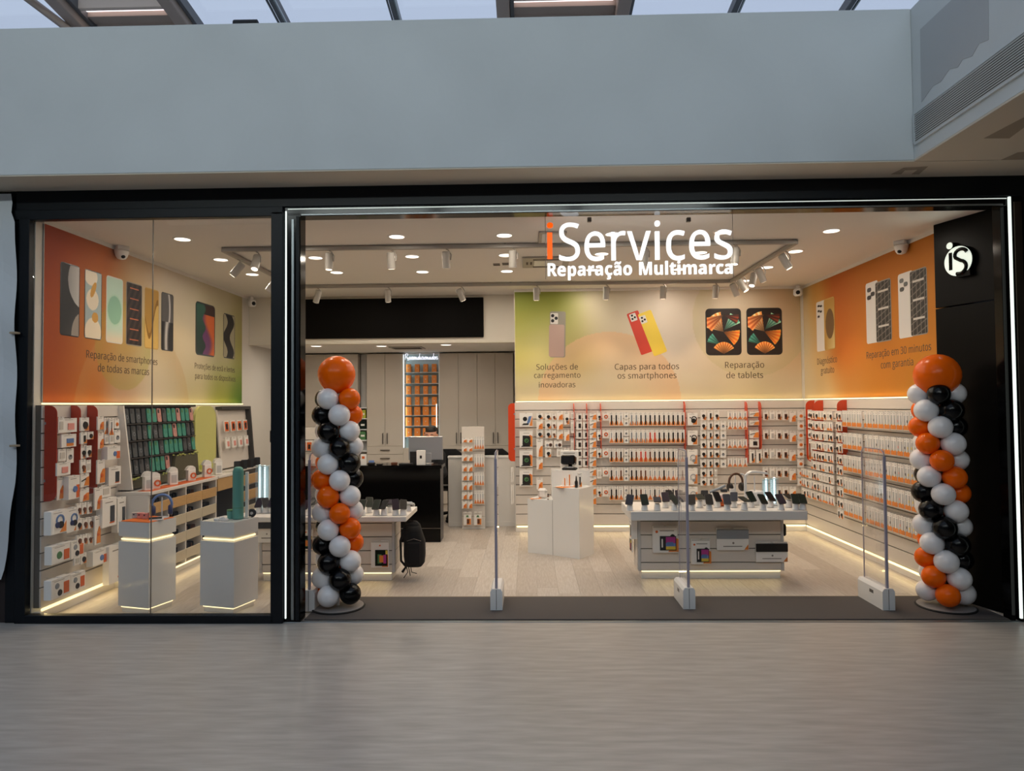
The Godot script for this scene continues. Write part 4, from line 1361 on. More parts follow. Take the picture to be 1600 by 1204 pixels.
		"laptop":
			R.call("card_shadow", 0.02, 0.93, 0.98, 0.98, 0.002)
			R.call("text_grey", 0.3, 0.8, 0.75, 0.82, 0.0006)
			W.call("orange_print", [[0.72, 0.1], [0.98, 0.04], [0.98, 0.66], [0.8, 0.66]])
			W.call("black_print", [[0.22, 0.16], [0.86, 0.16], [0.82, 0.66], [0.24, 0.68]], 0.003)
			W.call("black_print", [[0.1, 0.06], [0.84, 0.06], [0.78, 0.16], [0.28, 0.16]], 0.004)
			O.call("green_print", 0.53, 0.4, 0.17, 0.005, 0.1)
			O.call("green_print", 0.5, 0.42, 0.06, 0.006)
			O.call("orange_deep", 0.82, 0.66, 0.07, 0.004)
		"laptop_grey":
			W.call("orange_print", [[0.75, 0.05], [0.98, 0.05], [0.98, 0.8]])
			W.call("blue_print", [[0.55, 0.2], [0.78, 0.3], [0.92, 0.78], [0.7, 0.74]], 0.003)
			O.call("black_print", 0.42, 0.56, 0.17, 0.005)
			W.call("black_print", [[0.18, 0.12], [0.66, 0.12], [0.72, 0.24], [0.3, 0.24]], 0.004)
		"headset":
			R.call("text_grey", 0.16, 0.88, 0.7, 0.9, 0.0006)
			W.call("orange_print", [[0.5, 0.06], [0.94, 0.06], [0.94, 0.62]])
			O.call("black_print", 0.6, 0.36, 0.24, 0.007)
			O.call("black_print", 0.64, 0.52, 0.28, 0.005, 0.19)
			O.call("black_print", 0.28, 0.62, 0.07, 0.004)
		"headphones":
			R.call("text_grey", 0.16, 0.88, 0.7, 0.9, 0.0006)
			W.call("orange_print", [[0.62, 0.04], [0.97, 0.04], [0.97, 0.62], [0.8, 0.6]])
			O.call("grey_print", 0.56, 0.46, 0.3, 0.006, 0.24)
			O.call("pale_grey", 0.36, 0.34, 0.14, 0.008)
			O.call("grey_print", 0.64, 0.26, 0.16, 0.009)
		"headphones_blue":
			R.call("text_grey", 0.16, 0.88, 0.7, 0.9, 0.0006)
			W.call("orange_print", [[0.55, 0.03], [0.97, 0.03], [0.97, 0.5]])
			O.call("blue_print", 0.56, 0.56, 0.26, 0.006, 0.19)
			O.call("headphone_navy", 0.4, 0.38, 0.14, 0.008)
			O.call("black_print", 0.62, 0.36, 0.16, 0.008)
		"tablet":
			R.call("card_shadow", 0.02, 0.93, 0.98, 0.99, 0.002)
			R.call("text_grey", 0.28, 0.8, 0.86, 0.83, 0.0006)
			O.call("orange_deep", 0.16, 0.78, 0.055, 0.002)
			W.call("orange_print", [[0.62, 0.03], [1.06, 0.03], [1.06, 0.5], [0.9, 0.56]], 0.001)
			R.call("bezel", 0.28, 0.09, 0.94, 0.62, 0.006)
			O.call("bezel", 0.8, 0.6, 0.1, 0.005)
			R.call("magenta_print", 0.52, 0.36, 0.91, 0.59, 0.007)
			R.call("headphone_blue", 0.52, 0.24, 0.91, 0.36, 0.0068)
			R.call("blue_print", 0.55, 0.27, 0.82, 0.4, 0.0074)
			R.call("yellow_print", 0.52, 0.12, 0.91, 0.24, 0.007)
			R.call("card", 0.34, 0.2, 0.4, 0.52, 0.008)
		"tablet_color":
			R.call("card_shadow", 0.02, 0.93, 0.98, 0.99, 0.002)
			O.call("orange_deep", 0.5, 0.82, 0.05, 0.002)
			W.call("orange_print", [[0.6, 0.03], [0.96, 0.03], [0.96, 0.5]], 0.001)
			R.call("phone_green", 0.24, 0.07, 0.92, 0.66, 0.006)
			R.call("green_print", 0.38, 0.16, 0.6, 0.5, 0.007)
			R.call("orange_print", 0.48, 0.2, 0.7, 0.46, 0.0074)
			R.call("magenta_print", 0.7, 0.16, 0.86, 0.48, 0.007)
			R.call("yellow_print", 0.82, 0.5, 0.94, 0.64, 0.0075)
		"keyboard", "keyboard_dark":
			R.call("card_shadow", 0.02, 0.93, 0.98, 0.98, 0.002)
			R.call("grey_print" if style == "keyboard" else "black_print", 0.0, 0.52, 1.0, 0.92, 0.008)
			R.call("text_grey", 0.2, 0.15, 0.8, 0.19, 0.0006)
			O.call("text_grey", 0.52, 0.32, 0.05, 0.0008)
			W.call("orange_print", [[0.86, 0.02], [0.99, 0.02], [0.99, 0.26]])
		"device":
			R.call("text_grey", 0.2, 0.84, 0.74, 0.87, 0.0006)
			R.call("screen_grey", 0.55, 0.16, 0.84, 0.72, 0.005)
			R.call("orange_deep", 0.52, 0.1, 0.86, 0.15, 0.002)
		"ears":
			title.call()
			R.call("orange_deep", 0.7, 0.04, 0.97, 0.6, 0.002)
			O.call("blue_print", 0.58, 0.42, 0.2, 0.006)
		"pink_pack":
			title.call()
			R.call("pink_print", 0.34, 0.18, 0.78, 0.64, 0.005)
		"blue_pack":
			title.call()
			R.call("blue_print", 0.34, 0.32, 0.8, 0.66, 0.005)
			R.call("orange_print", 0.34, 0.08, 0.8, 0.3, 0.003)
		"box_round":
			title.call()
			O.call("green_print", 0.42, 0.42, 0.22, 0.004)
			R.call("orange_deep", 0.66, 0.1, 0.95, 0.66, 0.003)
		"box_dots":
			title.call()
			O.call("grey_print", 0.32, 0.62, 0.16, 0.004)
			O.call("black_print", 0.46, 0.24, 0.17, 0.005)
			R.call("orange_deep", 0.66, 0.12, 0.94, 0.72, 0.002)
		"plant_pack":
			R.call("card_shadow", 0.03, 0.8, 0.97, 0.97, 0.002)
			R.call("text_grey", 0.2, 0.86, 0.7, 0.88, 0.003)
			W.call("green_print", [[0.3, 0.62], [0.66, 0.62], [0.62, 0.74], [0.4, 0.76]], 0.006)
			R.call("orange_print", 0.42, 0.05, 0.95, 0.5, 0.003)
			R.call("brown_print", 0.42, 0.12, 0.74, 0.46, 0.006)
	cache[key] = s.build()
	return cache[key]

func packet(called: String, style: String, w: float, h: float, at: Vector3, yaw: float, label: String, category: String, group: String) -> void:
	var am := packet_mesh(style, w, h)
	if called != "boxed_product":
		tag(obj(called, am, null, at, Vector3(0, yaw, 0)), label, category, group)
		return
	# the larger packs: carton and each printed piece are parts
	var t := thing(called, label, category, at, yaw, group)
	var words := {"card": "carton", "card_shadow": "hang_tab", "text_grey": "title_print", "bezel": "tablet_picture"}
	for i in am.get_surface_count():
		var key := "%d_%d" % [am.get_instance_id(), i]
		if not cache.has(key):
			var one := ArrayMesh.new()
			one.add_surface_from_arrays(Mesh.PRIMITIVE_TRIANGLES, am.surface_get_arrays(i))
			one.surface_set_material(0, am.surface_get_material(i))
			cache[key] = one
		var m := String(am.surface_get_material(i).resource_name)
		obj(words.get(m, m if m.ends_with("print") else m + "_print"), cache[key], t)

# every row has a line of steel hooks reaching out from the wall to the packets
func hook(parent: Node3D, local: Vector3, reach: float) -> void:
	var key := "hook%d" % int(reach * 200)
	if not cache.has(key):
		cache[key] = sh("steel").tube([V0, Vector3(0, 0, reach), Vector3(0, 0.008, reach + 0.012)], 0.0022, 4).build()
	obj("hook", cache[key], parent, local)

const STYLE_NAMES := {
	"case_dark": "slim case packet with dark case", "case_brown": "slim case packet with brown case", "case_red": "slim case packet with red case", "case_grey_strip": "slim case packet with grey case", "case_orange": "slim case packet with orange print",
	"charger": "small charger packet", "cable": "small cable packet", "dark_corner": "small dark gadget packet", "tall_dark": "small packet with tall dark gadget", "orange_item": "small orange gadget packet", "orange_disc": "white packet with orange disc", "ring": "packet with orange ring",
	"orange_cable": "wide packet with orange cable", "dark_square": "packet with dark square case", "wallet": "packet with brown wallet case", "pale_wallet": "packet with pale wallet case", "watch_pair": "wide packet with watch pair", "blister_grey": "grey blister packet", "plain": "plain white packet", "brown_pack": "orange and brown packet",
	"laptop": "boxed black laptop with green swirl", "laptop_grey": "boxed grey laptop", "headset": "boxed black headset", "headphones": "boxed grey headphones", "tablet": "boxed tablet cover", "device": "tall white device box", "ears": "earbuds box with orange end",
	"pink_pack": "packet with pink gadget", "blue_pack": "packet with blue gadget", "box_round": "box with green round print", "box_dots": "box with dotted print", "glass": "screen protector packet", "glass_dark": "screen protector packet with dark mark", "glass_pink": "screen protector packet with pink mark", "glass_yellow": "screen protector packet with yellow print", "headphones_blue": "headphones box", "plant_pack": "packet with green leaf print",
}

# columns of packets on the back wall: [name, style, left, right, [[top, bottom] ...] in photograph pixels]
func hang_back(wall: Node3D, where: String, col: Array) -> void:
	var i := 0
	for r in col[3]:
		i += 1
		var a := px(col[1], r[0], 2, -3.47)
		var b := px(col[2], r[1], 2, -3.47)
		var st: String = r[2] if r.size() > 2 else col[0]
		var c := (a + b) * 0.5
		var w := b.x - a.x
		var h := a.y - b.y
		var n := "phone_case_packet" if st.begins_with("case") else ("boxed_product" if st in ["laptop", "laptop_grey", "headset", "headphones"] else "gadget_packet")
		packet(n, st, w * 0.94, h, c + Vector3(0, 0, 0.004 * (i % 3)), 0.0, "%s, %s from top, %s" % [STYLE_NAMES[st], ordinal(i), where], "packet", "packets on the back wall")
		hook(wall, Vector3(c.x - wall.position.x, a.y - 0.005, 0.045), 0.085)

func build_slatwalls() -> void:
	# ---- back wall
	var wb := slatwall("white slat wall along the back of the shop, below the mural", Vector3(-0.168, 0, -3.6), 0.0, 3.63, [0.084, 0.221, 0.341, 0.461, 0.59, 0.7, 0.815, 0.94, 1.073, 1.19, 1.307, 1.415, 1.525, 1.63], 0.05)
	obj("plinth", sh("white_laminate").slab(Vector3(0, 0, 0), Vector3(3.63, 0.055, 0.05), 0.002), wb)
	obj("end_panel", sh("white_laminate").slab(Vector3(-0.006, 0, -0.02), Vector3(0, 1.63, 0.052)), wb)
	led_strip("warm light strip along the foot of the back slat wall", Vector3(-0.16, 0.068, -3.546), Vector3(3.44, 0.068, -3.546), Vector2(0.014, 0.018), Vector3(0, 0, 1), STRIP * 3.0)
	hang_back(wb, "far left column of back wall", ["laptop", 811, 833, [[645, 666, "laptop_grey"], [671, 699], [702, 729], [732, 759]]])
	hang_back(wb, "second column of back wall", ["orange_item", 838, 848.5, [[645, 654.5, "charger"], [655.5, 670.5], [672, 683, "charger"], [685.5, 714], [715.5, 733], [746, 764]]])
	hang_back(wb, "third column of back wall", ["charger", 851.5, 861.5, [[645, 655.5], [656.5, 669.5], [671, 684], [700.5, 714]]])
	hang_back(wb, "wide column left, behind the podium", ["watch_pair", 851, 864, [[688, 699]]])
	hang_back(wb, "wide column right, behind the podium", ["watch_pair", 865, 878.5, [[688, 699]]])
	hang_back(wb, "column left of the orange pairs", ["cable", 862, 869, [[646, 655.5], [657, 669.5], [671, 684]]])
	hang_back(wb, "column just above the headset", ["orange_item", 869.5, 880, [[642, 656], [657, 671], [672, 686], [700.5, 713, "plain"]]])
	hang_back(wb, "column right above the headset", ["orange_item", 881, 890, [[643, 663, "charger"], [671.5, 688.5], [700, 713, "plain"]]])
	hang_back(wb, "narrow column left of first red fin", ["plain", 891.5, 897, [[643, 654], [656, 676], [685, 705]]])
	hang_back(wb, "left column between the red fins", ["dark_square", 900, 909.5, [[645.5, 656.5], [658, 671], [672.5, 685], [687.5, 700.5], [702, 714.5], [716.5, 729]]])
	hang_back(wb, "right column between the red fins", ["dark_square", 910.5, 919.5, [[645.5, 656.5], [658, 671], [672.5, 685], [687.5, 700.5], [702, 714.5], [716.5, 729]]])
	hang_back(wb, "orange cable column of back wall", ["orange_cable", 920.5, 932, [[645, 656], [656.5, 669.5], [671, 684.5], [685.5, 699.5], [700.5, 714], [715, 729], [730.5, 743.5], [745, 758], [760, 773], [775, 788]]])
	hang_back(wb, "column left of the ring packets", ["dark_corner", 932.5, 940, [[642, 658], [671, 688], [700.5, 715], [731, 747, "plain"], [760, 776]]])
	hang_back(wb, "ring packet column of back wall", ["ring", 941, 951.5, [[643.5, 656.5], [671, 684], [700, 714], [730, 744], [760, 775]]])
	var rows := [[644, 665], [671, 692], [701, 721.5], [730, 751], [759.5, 781]]
	var cs := [["case_dark", "case_dark", "case_orange", "case_grey_strip", "case_grey_strip", "case_dark", "case_dark", "case_dark", "case_dark", "case_dark", "case_dark", "case_dark", "case_dark", "case_dark", "case_dark"],
		["case_orange", "case_dark", "case_dark", "case_grey_strip", "case_grey_strip", "case_grey_strip", "case_grey_strip", "case_red", "case_red", "case_dark", "case_dark", "case_dark", "case_dark", "case_dark", "case_dark"],
		["case_dark", "case_brown", "case_dark", "case_dark", "case_brown", "case_red", "case_red", "case_brown", "case_dark", "case_dark", "case_dark", "case_dark", "case_dark", "case_orange", "case_orange"],
		["case_dark", "case_orange", "case_brown", "case_dark", "case_dark", "case_brown", "case_brown", "case_orange", "case_orange", "case_orange", "case_dark", "case_orange", "case_orange", "case_orange", "case_brown"],
		["case_dark", "case_dark", "case_orange", "case_dark", "case_dark", "case_brown", "case_orange", "case_orange", "case_dark", "case_orange", "case_orange", "case_brown", "case_dark", "case_brown", "case_orange"]]
	for k in 5:
		for j in 15:
			var u := 952.0 + j * 7.35 if j < 3 else 983.5 + (j - 3) * 7.2
			var a := px(u, rows[k][0], 2, -3.47)
			var b := px(u + 6.9, rows[k][1], 2, -3.47)
			var st: String = cs[k][j]
			packet("phone_case_packet", st, 0.052, a.y - b.y, (a + b) * 0.5 + Vector3(0, 0, 0.003 * (j % 3)), 0.0, "%s, %s from left, %s case row of back wall" % [STYLE_NAMES[st], ordinal(j + 1), ordinal(k + 1)], "packet", "phone case packets in five rows on the back wall")
			hook(wb, Vector3((a.x + b.x) * 0.5 - wb.position.x, a.y - 0.005, 0.045), 0.085)
		for j in 2:
			var v: float = rows[k][0] + j * 11.0
			var a := px(975, v, 2, -3.47)
			var b := px(982, v + 10, 2, -3.47)
			packet("gadget_packet", "blister_grey", b.x - a.x, a.y - b.y, (a + b) * 0.5, 0.0, "small grey blister packet, %s of the pair in %s case row" % [["upper", "lower"][j], ordinal(k + 1)], "packet", "packets on the back wall")
			hook(wb, Vector3((a.x + b.x) * 0.5 - wb.position.x, a.y - 0.005, 0.045), 0.085)
	hang_back(wb, "column right of the long red fin", ["headset", 1073, 1090, [[645, 664], [672.5, 695], [702, 725, "headphones"], [731, 756, "headphones"], [760, 781, "headphones"]]])
	var r8 := [[641, 656], [657.5, 671], [672.5, 685.5], [687, 700], [702, 714.5], [717, 730], [732, 744.5], [746, 758]]
	hang_back(wb, "first column right of the headphones", ["charger", 1094, 1103.5, r8])
	hang_back(wb, "second column right of the headphones", ["tall_dark", 1104.5, 1114, r8])
	hang_back(wb, "third column right of the headphones", ["charger", 1115, 1124, r8.slice(0, 6)])
	hang_back(wb, "short column behind the gimbal", ["plain", 1116, 1120.5, [[732, 744], [746, 758]]])
	hang_back(wb, "fourth column right of the headphones", ["blister_grey", 1125, 1134.5, r8.slice(1, 6)])
	for j in 4:
		var u := 1136.5 + j * 7.9
		hang_back(wb, "orange print column %s of four" % ["one", "two", "three", "four"][j], ["case_orange", u, u + 7.3, [[642, 655], [656.5, 670.5], [686, 700], [715, 729]]])
	hang_back(wb, "between the two right red fins", ["dark_corner", 1170, 1186, [[642, 651, "orange_cable"], [656.5, 664, "orange_cable"], [672, 684, "orange_cable"], [686, 698, "dark_square"]]])
	hang_back(wb, "left of the black pair", ["tall_dark", 1170, 1179.5, [[702, 723]]])
	hang_back(wb, "right of the black pair", ["tall_dark", 1181, 1190.5, [[702, 723]]])
	var r5 := [[641.5, 656], [671.5, 686], [701, 716], [730, 745], [760, 775]]
	for e in [["wallet", 1191.5, 1200, "wallet column one"], ["pale_wallet", 1202, 1210.5, "pale wallet column"], ["wallet", 1211.5, 1221, "wallet column two"], ["wallet", 1222, 1231.5, "wallet column three"]]:
		hang_back(wb, e[3], [e[0], e[1], e[2], r5])
	hang_back(wb, "column right of the wallets", ["orange_item", 1233, 1243.5, [[642, 659], [673, 690], [703, 720], [732, 750], [760, 777]]])
	hang_back(wb, "last column of back wall", ["orange_disc", 1245.5, 1256, r8])
	# red fins on the back wall, seen on edge
	for e in [[896.7, 630, 704, "first thin red fin from left on the back wall"], [916.8, 630, 731, "second thin red fin from left on the back wall"], [938.5, 630, 704, "third thin red fin from left on the back wall"], [1070, 627, 704, "red fin right of the long rows of phone cases"], [1166.5, 627, 725, "red fin right of the four orange columns"], [1188, 627, 702, "red fin left of the brown wallet packets"]]:
		var a := px(e[0], e[1], 2, -3.47)
		var b := px(e[0], e[2], 2, -3.47)
		fin(e[3], Vector3(a.x, b.y, -3.548), -PI / 2, minf(a.y, 1.625) - b.y, 0.1)
	# orange fin closing the left end of this wall
	fin("glossy orange rounded fin at the left end of the back slat wall", Vector3(-0.172, 0.895, -3.45), PI, 0.722, 0.082, 0.03)
	# packets on that end
	for e in [[730, 752, "upper"], [757, 786, "lower"]]:
		for j in 2:
			var a := px(798.5 + j * 2.4, e[0], 2, -3.5)
			var b := px(801.5 + j * 2.4, e[1], 2, -3.5)
			packet("gadget_packet", "plain", 0.07, a.y - b.y, Vector3(-0.2 - 0.018 * j, (a.y + b.y) * 0.5, -3.5 + 0.03 * j), -PI / 2, "plain white packet below the orange end fin, %s, %s one" % [e[2], ["inner", "outer"][j]], "packet", "packets on the end of the back wall")
	# ---- right wall
	var wr := slatwall("white slat wall along the right side of the shop", Vector3(3.5, 0, -3.545), -PI / 2, 2.86, [0.084, 0.221, 0.341, 0.461, 0.59, 0.7, 0.815, 0.94, 1.073, 1.19, 1.307, 1.415, 1.525, 1.63], 0.05)
	obj("plinth", sh("white_laminate").slab(Vector3(0, 0, 0), Vector3(2.86, 0.055, 0.05), 0.002), wr)
	led_strip("warm light strip along the foot of the right slat wall", Vector3(3.446, 0.068, -3.53), Vector3(3.446, 0.068, -0.75), Vector2(0.014, 0.018), Vector3(-1, 0, 0), STRIP * 3.0)
	rng.seed = 77
	var tops := [1.51, 1.275, 1.04, 0.806, 0.57]
	for k in 5:
		for j in 29:
			var z := -2.27 + j * 0.0535
			var st: String = ["glass", "glass", "glass", "glass_dark", "glass"][rng.randi_range(0, 4)]
			if j == 20:
				st = "glass_pink"
			if j in [23, 24] and k > 0:
				st = "glass_yellow"
			if j == 8:
				continue
			packet("screen_protector_packet", st, 0.048, 0.17, Vector3(3.352 - 0.004 * (j % 2), tops[k] - 0.085, z), -PI / 2, "%s, %s from left, %s row of right wall" % [STYLE_NAMES[st], ordinal(j + 1 if j < 8 else j), ordinal(k + 1)], "packet", "screen protector packets in five rows on the right wall")
			hook(wr, Vector3(z + 3.545, tops[k] - 0.006, 0.045), 0.1)
		for j in 2:
			for i in 2:
				packet("gadget_packet", ["tall_dark", "charger"][i] if k % 2 == 0 else ["charger", "tall_dark"][i], 0.06, 0.1, Vector3(3.345, tops[k] - 0.055 - 0.115 * j, -2.405 + i * 0.068), -PI / 2, "small packet beside the near red fin, %s row, %s %s" % [ordinal(k + 1), ["upper", "lower"][j], ["left", "right"][i]], "packet", "small packets on the right wall")
				hook(wr, Vector3(-2.405 + i * 0.068 + 3.545, tops[k] - 0.01 - 0.115 * j, 0.045), 0.1)
	for k in 9:
		var y := 1.5 - 0.1175 * k
		for j in 12:
			var z := -3.38 + j * 0.075
			if k < 6 and j < 3:
				continue
			if k < 6 and j == 3:
				continue
			var st: String = ["glass", "charger", "plain", "case_orange", "tall_dark"][rng.randi_range(0, 4)]
			packet("gadget_packet", st, 0.066, 0.1, Vector3(3.35 - 0.004 * (j % 2), y - 0.05, z), -PI / 2, "small %s, %s from left, %s short row of right wall" % [STYLE_NAMES[st].trim_prefix("small ").trim_prefix("slim "), ordinal(j + 1), ordinal(k + 1)], "packet", "small packets on the right wall")
			hook(wr, Vector3(z + 3.545, y - 0.006, 0.045), 0.1)
	for k in 4:
		packet("gadget_packet", "watch_pair" if k < 3 else "case_brown", 0.1 if k < 3 else 0.08, 0.1 if k < 3 else 0.25, Vector3(3.36, 1.46 - 0.118 * k - (0.07 if k == 3 else 0.0), -3.16), -PI / 2, "packet between the far red fins of right wall, %s from top" % ordinal(k + 1), "packet", "packets between the far red fins")
		hook(wr, Vector3(-3.16 + 3.545, 1.5 - 0.118 * k, 0.045), 0.09)
	for e in [[1263.5, 1272, 630, 721, "red fin nearest the back corner on the right wall"], [1276.5, 1285.5, 629, 722, "middle red fin on the right wall"], [1312, 1322.5, 627, 731, "near red fin on the right wall, left of screen protectors"]]:
		var a := px(e[0], e[2], 0, 3.4)
		var b := px(e[1], e[3], 0, 3.43)
		fin(e[4], Vector3(3.448, b.y, b.z), PI, 1.622 - b.y, 0.105)
	# ---- left wall
	var wl := slatwall("white slat wall on the left, seen through the display window", Vector3(-3.76, 0, -0.055), PI / 2, 0.99, [0.09, 0.24, 0.37, 0.5, 0.63, 0.76, 0.89, 1.02, 1.15, 1.28, 1.41, 1.52, 1.625], 0.055)
	obj("plinth", sh("white_laminate").slab(Vector3(0, 0, 0), Vector3(0.99, 0.06, 0.055), 0.002), wl)
	obj("end_panel", sh("pale_grey").slab(Vector3(0.985, 0, 0), Vector3(1.0, 1.63, 0.06)), wl)
	led_strip("warm light strip along the foot of the left slat wall", Vector3(-3.7, 0.075, -0.06), Vector3(-3.7, 0.075, -1.03), Vector2(0.016, 0.02), Vector3(1, 0, 0), STRIP * 1.6)
	for e in [[70, 88, 631, 783, "nearest dark red fin on the left wall"], [111, 125, 631, 775, "middle dark red fin on the left wall"], [136.5, 151.5, 631, 771, "far dark red fin on the left wall"]]:
		var a := px(e[0], (e[2] + e[3]) * 0.5, 0, -3.7)
		var b := px(e[1], e[3], 2, a.z)
		fin(e[4], Vector3(-3.703, b.y, a.z), 0.0, 1.622 - b.y, b.x + 3.703, 0.006, "red_acrylic")
	var lw := [
		[90, 651, 99, 676, "plain"], [97, 653, 119, 675, "pink_pack"], [95, 678, 118, 698, "blue_pack"], [90, 701, 102, 720, "plain"], [103, 700, 114, 723, "blister_grey"], [88, 722, 109, 742, "pink_pack"], [88, 744, 100, 780, "orange_item"], [102, 743, 119, 779, "ears"],
		[125, 652, 138, 673, "charger"], [125, 675, 135, 693, "tall_dark"], [136, 674, 145, 686, "charger"], [125, 696, 133.5, 716, "dark_corner"], [134, 696, 142, 714, "dark_corner"], [125, 718, 133, 739, "cable"], [134, 718, 141, 738, "plain"], [125, 740, 138, 760, "orange_cable"], [124, 762, 138, 783, "orange_item"],
		[152, 651, 161, 671, "orange_item"], [162, 652, 169, 679, "case_orange"], [170, 653, 176.5, 680, "case_orange"], [178, 654, 185, 669, "orange_disc"], [152, 676, 161, 701, "orange_item"], [163, 678, 169, 693, "plain"], [171, 676, 177, 693, "plain"], [178, 672, 187, 691, "blister_grey"], [163, 697, 183, 717, "ears"], [151, 718, 163, 755, "orange_item"], [165, 729, 184, 757, "device"], [147, 761, 158, 796, "orange_item"], [157, 757, 172, 776, "plain"],
		[74, 797, 99, 833, "headphones_blue"], [99, 793, 119, 830, "headphones_blue"], [119, 786, 126, 804, "cable"], [127, 785, 134, 803, "cable"], [135.5, 784, 143, 802, "cable"], [118, 810, 127, 828, "dark_corner"], [128, 809, 136, 826, "cable"], [137, 807, 145, 825, "cable"], [147, 805, 156, 850, "orange_item"],
		[155, 778, 177, 822, "device"], [179, 777, 192, 830, "device"], [75, 850, 104, 878, "box_round"], [106, 843, 126, 870, "box_dots"], [119, 836, 127, 851, "cable"], [128, 834, 135.5, 850, "cable"], [136.5, 833, 143, 849, "cable"], [115, 867, 124, 882, "plain"], [125, 864, 134, 880, "dark_corner"], [140, 858, 164, 881, "ears"], [165, 850, 192, 908, "device"], [74, 902, 104, 932, "box_dots"], [105, 894, 128, 921, "box_dots"],
	]
	var sorted := lw.duplicate()
	sorted.sort_custom(func(p, q): return p[1] < q[1])
	var rows_of := {}
	var li := 0
	for e in sorted:
		li += 1
		var x := -3.63 + 0.012 * ((li * 7) % 3)
		var um: float = (e[0] + e[2]) * 0.5
		var vm: float = (e[1] + e[3]) * 0.5
		var a := px(e[0], vm, 0, x)
		var b := px(e[2], vm, 0, x)
		var t := px(um, e[1], 0, x)
		var d := px(um, e[3], 0, x)
		var w := minf(absf(b.z - a.z), 0.24)
		var h := t.y - d.y
		var c := Vector3(x, (t.y + d.y) * 0.5, (a.z + b.z) * 0.5)
		var band: String
		if vm < 784 and um < 122:
			band = "between the first two fins"
		elif vm < 784 and um < 147:
			band = "between the last two fins"
		elif vm < 776 or (um > 146 and vm < 796):
			band = "right of the three fins"
		elif um < 131:
			band = "below the first red fins"
		else:
			band = "low beside the near pedestal"
		var key := "%s%s" % [band, STYLE_NAMES[e[4]]]
		rows_of[key] = rows_of.get(key, 0) + 1
		packet("boxed_product" if w > 0.13 else "gadget_packet", e[4], w, h, c, PI / 2, "%s %s, left wall, %s from top" % [STYLE_NAMES[e[4]], band, ordinal(rows_of[key])], "packet", "packets on the left wall")
		hook(wl, Vector3(-c.z - 0.055, t.y - 0.006, 0.05), 0.075 + x + 3.63)

# a flat plate with rounded outer corners that stands out from a slat wall; local +x points away from the wall
func fin(label: String, at: Vector3, yaw: float, h: float, reach: float, thick := 0.006, colour := "orange_acrylic") -> void:
	var r := reach * 0.62
	var p := [Vector2(0, 0), Vector2(reach - r, 0)]
	for k in range(1, 7):
		var a := -PI / 2 + PI / 2 * k / 6.0
		p.append(Vector2(reach - r + cos(a) * r, r + sin(a) * r))
	for k in 7:
		var a := PI / 2 * k / 6.0
		p.append(Vector2(reach - r + cos(a) * r, h - r + sin(a) * r))
	p.append(Vector2(0, h))
	var t := thing("wall_fin", label, "display fin", at, yaw)
	obj("plate", sh(colour).prism(p, -thick / 2, thick / 2), t)
	obj("clip", sh("steel").slab(Vector3(-0.004, h * 0.2, -thick / 2 - 0.002), Vector3(0.012, h * 0.2 + 0.02, thick / 2 + 0.002)), t)
	obj("clip", sh("steel").slab(Vector3(-0.004, h * 0.8, -thick / 2 - 0.002), Vector3(0.012, h * 0.8 + 0.02, thick / 2 + 0.002)), t)

